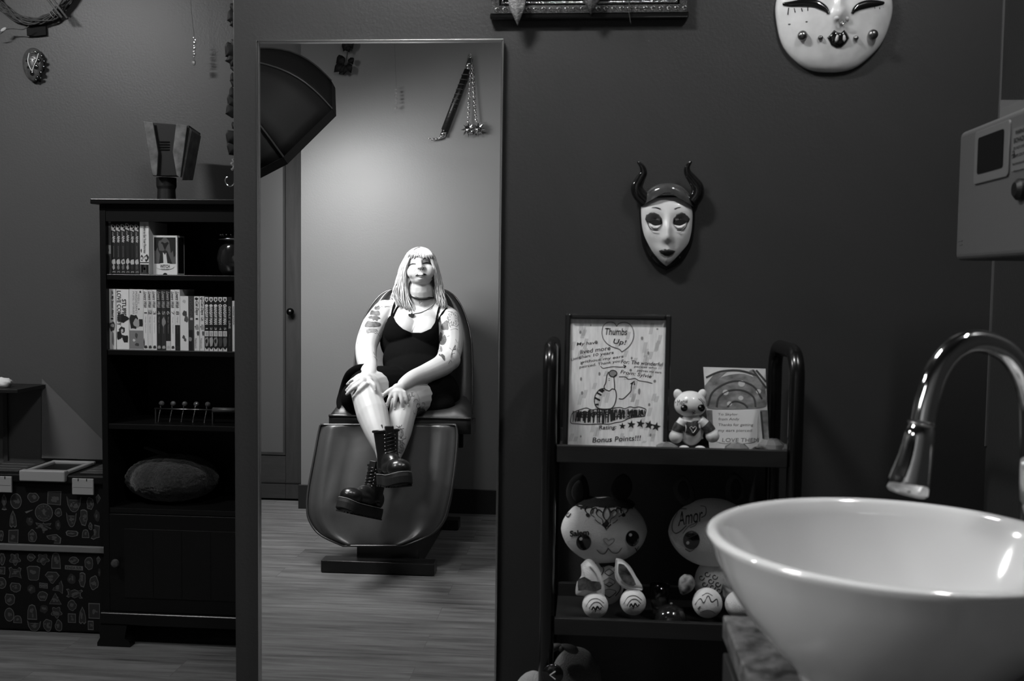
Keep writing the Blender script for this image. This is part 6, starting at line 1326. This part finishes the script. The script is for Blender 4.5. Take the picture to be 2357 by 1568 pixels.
# --- choker, pendant, necklace
ribbon('choker', [(942,676),(948,681),(956,685),(966,688),(978,688),(990,686),(998,683)], .0070, mat('choker_leather', .006, rough=.35), .003)
c_ = skin(968, 696, .004); MB().tube([c_+Vector((.0075*math.cos(a), 0, .0085*math.sin(a))) for a in [2*PI*i/16 for i in range(17)]], .0010, n=6).build('choker_ring', steel, per_, smooth=True, rf=True)
MB().box(c_.x-.003, c_.x+.003, c_.y-.002, c_.y+.002, c_.z+.010, c_.z+.028).build('choker_buckle', steel, per_, rf=True)
ribbon('necklace_cord', [(1004,694),(997,703),(985,712),(970,719),(956,722),(950,723)], .0014, mat('cord_black', .01, rough=.5), .002)
ribbon('necklace_cord', [(943,706),(946,713),(949,722)], .0014, mat('cord_black', .01), .002)
c_ = skin(947, 727, .004); MB().add(*(lambda P: ([c_+Vector((x*.002, -.003, -y*.002)) for x, y in P]+[c_+Vector((x*.002, .002, -y*.002)) for x, y in P], [tuple(range(len(P))), tuple(range(len(P), 2*len(P)))]+[(i, (i+1) % len(P), len(P)+(i+1) % len(P), len(P)+i) for i in range(len(P))]))([(-8,-2),(-6,-5),(-2,-4),(0,-7),(3,-5),(8,-4),(7,1),(3,5),(-1,6),(-5,3)])).build('pendant', mat('pendant_dark', .03, rough=.3, metal=.4), per_, rf=True)
# --- face
fdk = mat('eyeliner', .008, rough=.6); fsh = mat('brow_hair', .22, rough=.8)
def fline(name, pts, w_, m=fdk, lift=.0012, taper=True):
    P = cat_rom([skin(x, y, lift) for x, y in pts], 6); k = len(P); return MB().tube(P, [(w_*(.35+.65*math.sin(PI*i/(k-1))) if taper else w_, .0008) for i in range(k)], n=8, flat=(0, -1, 0)).build(name, m, per_, smooth=True, rf=True)
def z8(x, y): return (880+x*.10204, 560+y*.10204)
fline('closed_eye', [z8(580,508),z8(620,492),z8(660,470),z8(700,462),z8(750,462)], .0030)
fline('closed_eye', [z8(910,455),z8(950,446),z8(1000,440),z8(1060,452),z8(1115,465)], .0034)
fline('lower_lid', [z8(600,512),z8(650,482),z8(720,478),z8(752,470)], .0007, mat('lid_shadow', .25, rough=.8)); fline('lower_lid', [z8(915,468),z8(980,464),z8(1050,470),z8(1115,470)], .0007, mat('lid_shadow', .25))
fline('eyebrow', [z8(900,370),z8(950,335),z8(1010,325),z8(1065,345)], .0014, fsh); fline('eyebrow', [z8(620,385),z8(670,355),z8(720,355),z8(755,375)], .0012, fsh)
for x, y in ((818,566), (925,562)): 
    c_ = skin(*z8(x, y), .0); MB().ell(c_, (.0034, .002, .0022), 10, 6).build('nostril', fdk, per_, smooth=True, rf=True)
c_ = skin(*z8(872, 590), .003); MB().tube([c_+Vector((.0045*math.cos(a), -.001, .0045*math.sin(a))) for a in [PI-.3+i*(PI+.6)/10 for i in range(11)]], .0010, n=6).build('septum_ring', steel, per_, smooth=True, rf=True)
def fpatch(name, P, m, lift=.0015):
    P = dense(P, 3); n_ = len(P); c0 = (sum(p[0] for p in P)/n_, sum(p[1] for p in P)/n_); vs = []
    for k in range(4): vs += [skin(*z8(lerp(c0[0], p[0], k/3), lerp(c0[1], p[1], k/3)), lift) for p in P]
    fs = [(i*n_+j, (i+1)*n_+j, (i+1)*n_+(j+1) % n_, i*n_+(j+1) % n_) for i in range(3) for j in range(n_)]; o = MB().add(vs, fs).build(name, m, per_, smooth=True, rf=True)
    q = o.modifiers.new('th', 'SOLIDIFY'); q.thickness = .001; return o
fpatch('lips', [(740,735),(770,700),(820,668),(865,652),(890,660),(940,668),(990,698),(1005,712),(960,735),(900,762),(850,765),(790,752)], mat('lip_skin', .28, rough=.4), .0010)
fpatch('mouth_opening', [(745,730),(790,695),(840,668),(900,668),(960,685),(992,705),(960,718),(900,722),(840,722),(780,730)], fdk, .0026)
fpatch('teeth', [(800,712),(815,685),(860,668),(915,676),(930,700),(905,714),(850,718)], mat('tooth_white', .55, rough=.3), .0042)
for x, y in ((640, 730), (1085, 700), (862, 770), (885, 782)): MB().ell(skin(*z8(x, y), .001), .0018, 8, 6).build('piercing_stud', iron if y > 740 else steel, per_, smooth=True, rf=True)
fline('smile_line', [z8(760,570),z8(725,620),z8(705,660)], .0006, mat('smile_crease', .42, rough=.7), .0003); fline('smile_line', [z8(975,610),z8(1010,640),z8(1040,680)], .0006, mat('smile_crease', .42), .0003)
for p in ((938, 657), (1002, 652)): MB().tube([skin(p[0], p[1], .004), skin(p[0], p[1], .004)+Vector((0, 0, -.012))], .0016, n=8).build('earring', steel, per_, rf=True)
# cleavage
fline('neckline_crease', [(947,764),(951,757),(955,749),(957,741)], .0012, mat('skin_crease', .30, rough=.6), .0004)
# --- hair
random.seed(9)
hm_ = bpy.data.materials.new('blonde_hair'); hm_.use_nodes = True; nt = hm_.node_tree; p_ = nt.nodes['Principled BSDF']; p_.inputs['Roughness'].default_value = .42; p_.inputs['Specular IOR Level'].default_value = .4
tcn = nt.nodes.new('ShaderNodeTexCoord'); mpn = nt.nodes.new('ShaderNodeMapping'); mpn.inputs['Scale'].default_value = (90, 90, 7); nn_ = nt.nodes.new('ShaderNodeTexNoise'); nn_.inputs['Scale'].default_value = 3; nn_.inputs['Detail'].default_value = 5
crn = nt.nodes.new('ShaderNodeValToRGB'); crn.color_ramp.elements[0].position = .3; crn.color_ramp.elements[0].color = (.25,)*3+(1,); crn.color_ramp.elements[1].position = .6; crn.color_ramp.elements[1].color = (.42,)*3+(1,)
L_ = nt.links.new; L_(tcn.outputs['Object'], mpn.inputs[0]); L_(mpn.outputs[0], nn_.inputs['Vector']); L_(nn_.outputs['Fac'], crn.inputs[0]); L_(crn.outputs[0], p_.inputs['Base Color'])
H = MB()
def strands(n, GA, GB, jit=.010, r=.0034, dY=.05, seedo=0):
    for i in range(n):
        t = random.random(); ya = random.random()*dY; P = []
        k = len(GA)
        for j in range(k):
            a, b = GA[j], GB[j]; f = j/(k-1)
            p = J(lerp(a[0], b[0], t), lerp(a[1], b[1], t), lerp(a[2], b[2], t)+ya*f)
            p += Vector((random.uniform(-1, 1), random.uniform(-1, 1), random.uniform(-1, 1)))*jit*f; P.append(p)
        Q = cat_rom(P, 5); m_ = len(Q); ph = random.random()*6
        Q = [q+Vector((.0055*math.sin(ph+f_*9/m_*1.6)*f_/m_, 0, .002*math.sin(ph*3+f_))) for f_, q in enumerate(Q)]
        H.tube(Q, [r*(.55+.45*math.sin(PI*min(1, .2+.8*f_/(m_-1))))*(1 if f_ < m_-3 else .5) for f_ in range(m_)], n=6)
strands(150, [(962,572,4.90),(940,584,4.88),(925,608,4.88),(914,645,4.89),(906,672,4.88),(912,700,4.87)], [(964,574,4.87),(946,590,4.845),(936,612,4.845),(934,645,4.86),(939,682,4.88),(951,715,4.87)])
strands(80, [(962,574,4.92),(936,600,4.93),(922,640,4.94),(906,675,4.94),(902,688,4.94),(918,704,4.93)], [(964,574,4.93),(945,600,4.95),(935,645,4.96),(930,680,4.95),(935,700,4.93),(945,712,4.90)])
strands(150, [(972,572,4.90),(990,582,4.88),(1005,608,4.88),(1013,645,4.90),(1020,672,4.90),(1026,708,4.89)], [(970,574,4.87),(986,588,4.85),(998,612,4.855),(1003,645,4.88),(1003,672,4.91),(1008,700,4.91)])
strands(80, [(972,574,4.92),(996,600,4.93),(1008,640,4.94),(1014,675,4.95),(1024,700,4.94),(1034,712,4.93)], [(970,574,4.93),(990,600,4.95),(998,645,4.96),(1004,680,4.95),(1010,700,4.94),(1016,706,4.93)])
# fringe
for i in range(70):
    t = i/69+random.uniform(-.02, .02); x0 = 967+(t-.5)*8; x1 = lerp(938, 999, t); yb = 598-6*math.sin(PI*t)+random.uniform(-3, 3)
    if .42 < t < .56: yb -= 2
    P = [J(x0, 569.5, 4.905), J(lerp(x0, x1, .5), 574, 4.868), J(lerp(x0, x1, .85), 585, 4.838), J(x1, yb, 4.832+.035*abs(2*t-1)**2)]; Q = cat_rom(P, 5)
    H.tube(Q, [.0036*(1-.6*f/(len(Q)-1)) for f in range(len(Q))], n=5)
HC = J(967, 609, 4.942); HR = Vector((.079, .083, .083))
H.ell(HC, tuple(HR*.975), 32, 22)
def hp_(th, ph, f=1.0): 
    v = Vector((math.sin(th)*math.cos(ph), math.sin(th)*math.sin(ph), math.cos(th))); return HC+Vector((v.x*HR.x*f, v.y*HR.y*f, v.z*HR.z*f))
for i in range(170):
    ph = 2*PI*i/170+random.uniform(-.03, .03); fr = -math.sin(ph)      # 1 = straight forward
    te_ = 1.9 if fr < .35 else (1.45 if fr < .6 else 1.05)
    t0_ = random.uniform(.02, .12); f_ = random.uniform(1.0, 1.035)
    P = [hp_(lerp(t0_, te_, k/9), ph+.05*math.sin(k*.7+i), f_+.012*(k/9)) for k in range(10)]
    H.tube(P, [.0042*(.6+.4*math.sin(PI*k/9)) for k in range(10)], n=5)
H.ell(J(968, 640, 4.985), (.080, .040, .105), 24, 16)
H.build('hair', hm_, per_, smooth=True, rf=True, weld=False)
rt = cat_rom([J(949, 580, 4.848), J(954, 574, 4.862), J(963, 569.5, 4.885), J(968, 569, 4.90)], 5)
MB().tube(rt, [(.0028, .0012)]*len(rt), n=6).build('dark_roots', mat('dark_roots', .16, rough=.6), per_, rf=True)
# --- tattoos (ink drawn on the skin)
ink_s = mat('skin_ink', .055, rough=.55, var=.5, vscale=120); ink_l = mat('skin_ink_light', .15, rough=.55, var=.3, vscale=90)
def z5(x, y): return (740+x*.26779, 540+y*.26786)
def tfill(P, m=ink_s, lift=.0011):
    P = dense([z5(*p) for p in P], 2); n_ = len(P); c0 = (sum(p[0] for p in P)/n_, sum(p[1] for p in P)/n_); vs = []
    for k in range(4): vs += [skin(lerp(c0[0], p[0], k/3), lerp(c0[1], p[1], k/3), lift) for p in P]
    fs = [(i*n_+j, (i+1)*n_+j, (i+1)*n_+(j+1) % n_, i*n_+(j+1) % n_) for i in range(3) for j in range(n_)]
    if any((a-b).length > .05 for a in vs for b in vs[:1]): pass
    MB().add(vs, fs).build('tattoo', m, per_, smooth=True, rf=True)
def tlines(Ls, w_=.0009, m=ink_s, raw=False):
    mb = MB()
    for L in Ls:
        P = [skin(*(p if raw else z5(*p)), .0004) for p in L]
        if max((a-b).length for a, b in zip(P, P[1:])) > .06: continue
        P = cat_rom(P, 4) if len(P) > 2 else P; mb.tube(P, [(w_, .0004)]*len(P), n=6, flat=(0, -1, 0))
    if mb.v: mb.build('tattoo', m, per_, rf=True)
tfill([(455,605),(470,620),(495,608),(500,640),(475,648),(455,640)])
tfill([(415,690),(425,655),(445,650),(460,660),(485,652),(500,665),(500,692),(470,698),(440,690)])
tfill([(398,712),(425,698),(480,700),(508,722),(485,728),(480,745),(460,735),(440,740),(435,725),(410,722)])
tfill([(372,780),(385,755),(402,740),(430,748),(465,748),(490,755),(510,765),(505,785),(470,795),(420,798),(375,795)])
tlines([[(385,845),(395,815),(430,808),(470,812),(480,830),(500,850)], [(395,850),(430,840),(465,850),(498,872)], [(400,828),(420,820),(440,832),(460,824)], [(385,820),(388,840)], [(470,840),(490,860),(500,880)]], .0020, ink_l)
tfill([(385,812),(440,806),(475,812),(470,832),(440,840),(400,846),(385,840)], ink_l, .0008)
for k in range(7): tlines([[(460+k*26, 585-k*5+8*math.sin(k)), (470+k*26, 562-k*3), (486+k*26, 570-k*3), (480+k*26, 588-k*4), (466+k*26, 580-k*4)]], .0011, ink_l)
tlines([[(440,990),(455,1000),(462,1020),(475,1035)], [(445,1010),(455,1040),(470,1070)], [(452,1000),(470,1005),(480,1030)], [(448,1045),(462,1060),(476,1080)]], .0022)
tlines([[(322,850),(330,835),(340,820)], [(310,940),(318,915),(324,905)]], .002, ink_l)
# other arm
tfill([(1030,775),(1060,745),(1082,738),(1090,790),(1085,820),(1030,810)]); 
for k in range(9):
    a = k*.7; cx_, cy_ = 1130, 720; tlines([[(cx_+22*math.cos(a), cy_+30*math.sin(a)), (cx_+45*math.cos(a+.2), cy_+58*math.sin(a+.2)), (cx_+50*math.cos(a+.5), cy_+52*math.sin(a+.5)), (cx_+24*math.cos(a+.6), cy_+32*math.sin(a+.6))]], .0010)
tlines([[(1100,790),(1130,780),(1160,790),(1180,770)], [(1085,700),(1095,760),(1110,800)], [(1110,820),(1150,810),(1175,820)], [(1085,660),(1110,665),(1150,690),(1175,730)]], .0012)
tfill([(1005,900),(1020,840),(1035,850),(1040,880),(1060,860),(1075,905),(1060,940),(1040,950),(1010,940)], ink_s)
tfill([(985,990),(1005,960),(1030,960),(1040,990),(1030,1010),(1000,1010),(975,1010)], ink_l); tlines([[(1020,940),(1000,965),(1015,990),(1040,985)], [(985,950),(990,985)], [(960,1020),(990,1000),(1015,1020)]], .0018)
tfill([(1010,1020),(1035,1025),(1060,1045),(1062,1085),(1045,1075),(1030,1050),(1010,1040)], ink_s)
tlines([[(1110,1060),(1125,1000),(1150,950)], [(1125,1000),(1100,975)], [(1135,990),(1155,985)], [(1120,1030),(1145,1020)], [(1175,940),(1180,990)], [(1090,1110),(1110,1080),(1120,1100)]], .0018)
tlines([[(1080,880),(1100,870)], [(1150,900),(1165,930)]], .0014)
# thigh and shin
random.seed(2)
for k in range(11):
    x, y = random.uniform(760, 880), random.uniform(1370, 1540); r_ = random.uniform(10, 22)
    tlines([[(x+r_*math.cos(a), y+r_*math.sin(a)*1.2) for a in [random.random()*6+i*.8 for i in range(1)] for i in range(6) for a in (k+i*.8,)]], .0011)
tfill([(820,1500),(850,1480),(890,1510),(895,1545),(840,1555),(800,1545)]); tfill([(740,1380),(760,1370),(765,1420),(745,1425)], ink_l)
for k in range(16):
    x, y = 918+8*math.sin(k*1.3)+k*.3, 978+k*4.6; tlines([[(x+7*math.cos(a+k), y+5*math.sin(a+k)) for a in (0, .9, 1.8, 2.7)]], .0016, raw=True)
for y0_, y1_ in ((985, 1015), (1012, 1050)):
    P = [(918, y0_), (927, y0_+4), (929, (y0_+y1_)/2), (924, y1_-6), (918, y1_-8), (917, (y0_+y1_)/2)]; P = [((x-740)/.26779, (y-540)/.26786) for x, y in P]; tfill(P, mat('skin_ink_mid', .14, rough=.55, var=.9, vscale=160), .0009)
tlines([[(176,1450),(185,1420),(190,1380),(186,1340)], [(190,1470),(200,1440),(205,1410)]], .0015, ink_l)
# finger nails and ring
for x, y in ((815,912),(801,905),(800,897),(802,883.5),(863.5,899),(890.5,935.5),(908.5,941.5),(928.5,943.5),(939.3,933.5),(881.5,913)):
    MB().ell(skin(x, y-1, .0006), (.0036, .0010, .0048), 10, 6).build('nail', mat('nail_gloss', .5, rough=.15, coat=.5), per_, smooth=True, rf=True)
# --- boots
bl_ = mat('boot_leather', .008, rough=.28, spec=.7, bump=.25, bscale=70); so_ = mat('boot_rubber', .006, rough=.65); we_ = mat('welt_thread', .22, rough=.6); eye_ = mat('eyelet_metal', .45, rough=.2, metal=1)
def boot(ank, up, toe, sc=1.0, fk=.55):
    up = up.normalized(); X = (toe-up*toe.dot(up)*fk).normalized(); Yv = up.cross(X).normalized(); up2 = X.cross(Yv).normalized()
    T = Matrix((X, Yv, up2)).transposed().to_4x4(); T = Matrix.Translation(ank) @ T @ Matrix.Scale(sc, 4) @ Matrix.Translation(Vector((.02, 0, -.105)))
    bt_e = None
    V_, F_ = remeshed(MB().ell((.065, 0, .072), (.118, .045, .036), 24, 16).ell((.140, 0, .070), (.052, .049, .040), 20, 14).ell((-.040, 0, .078), (.046, .042, .050), 20, 14).ell((.03, 0, .09), (.07, .040, .045), 20, 14).tube([(-.015, 0, .07), (-.015, 0, .13), (-.022, 0, .225)], [.046, .045, .053], n=20), .005, 3)
    up_o = MB().add([T @ p for p in V_], F_).build('boot', bl_, per_, smooth=True, rf=True, weld=False)
    out = [(.195*1, 0), (.190, .026), (.165, .046), (.12, .054), (.06, .047), (.01, .041), (-.04, .045), (-.075, .036), (-.088, .014)]; out = out+[(x, -y) for x, y in reversed(out[1:])]
    P = [(p.x, p.y) for p in cat_rom([(x, y, 0) for x, y in out+[out[0]]], 4)][:-1]; n_ = len(P); mb = MB()
    vs = []
    for z, f in ((0, .97), (.004, 1.0), (.030, 1.0), (.042, .985), (.046, .94)): vs += [Vector((x*f+.002, y*f, z+(.010*max(0, (x-.12)/.07)**2))) for x, y in P]
    fs = [(k*n_+j, k*n_+(j+1) % n_, (k+1)*n_+(j+1) % n_, (k+1)*n_+j) for k in range(4) for j in range(n_)]+[tuple(range(n_-1, -1, -1)), tuple(4*n_+j for j in range(n_))]
    mb.add([T @ p for p in vs], fs); 
    for x, y in P[::2]: mb.box(x*.93-.006, x*.93+.006, y*.86-.006, y*.86+.006, -.005, .001, T=T)
    mb.build('sole', so_, up_o, rf=True)
    MB().tube([T @ Vector((x*.985+.002, y*.985, .0465+(.010*max(0, (x-.12)/.07)**2))) for x, y in P+P[:1]], .0014, n=5).build('welt_stitching', we_, up_o, rf=True)
    mb = MB(); me_ = MB()
    for i in range(8):
        z = .112+.015*i; xf = .052-.030*min(1, i/4)+.002*i*.5; xf = .062-.012*i if i < 3 else .031+.0006*i
        z = .100+.016*i if i < 3 else .145+.0155*(i-3)
        if i % 1 == 0: mb.tube([T @ Vector((xf, -.020, z)), T @ Vector((xf+.006, 0, z+.005)), T @ Vector((xf, .020, z+.009))], .0026, n=6)
        for s in (-1, 1): me_.ell(T @ Vector((xf-.002, s*.022, z)), .0034*sc, 8, 6)
    mb.build('laces', bl_, up_o, rf=True, smooth=True); me_.build('eyelets', eye_, up_o, rf=True, smooth=True)
    MB().box(.018, .040, -.018, .018, .20, .245, T=T).build('tongue', bl_, up_o, rf=True, bev=.004)
    MB().tube([T @ Vector((-.022+.053*math.cos(a), .053*math.sin(a), .225)) for a in [2*PI*i/20 for i in range(21)]], .006, n=8).build('padded_collar', bl_, up_o, rf=True, smooth=True)
    MB().tube([T @ Vector((-.078, 0, .20)), T @ Vector((-.092, 0, .225)), T @ Vector((-.082, 0, .25)), T @ Vector((-.070, 0, .225))], .004, n=6).build('heel_loop', bl_, up_o, rf=True)
k1_, a1_ = J(842, 895, 4.39), J(892, 1058, 4.09); k2_, a2_ = J(925, 960, 4.37), J(860, 1136, 4.20)
boot(a1_, k1_-a1_, Vector((.45, -.85, -.20)), 1.0)
boot(a2_, k2_-a2_, Vector((-.40, -.85, -.30)), .96, .8)
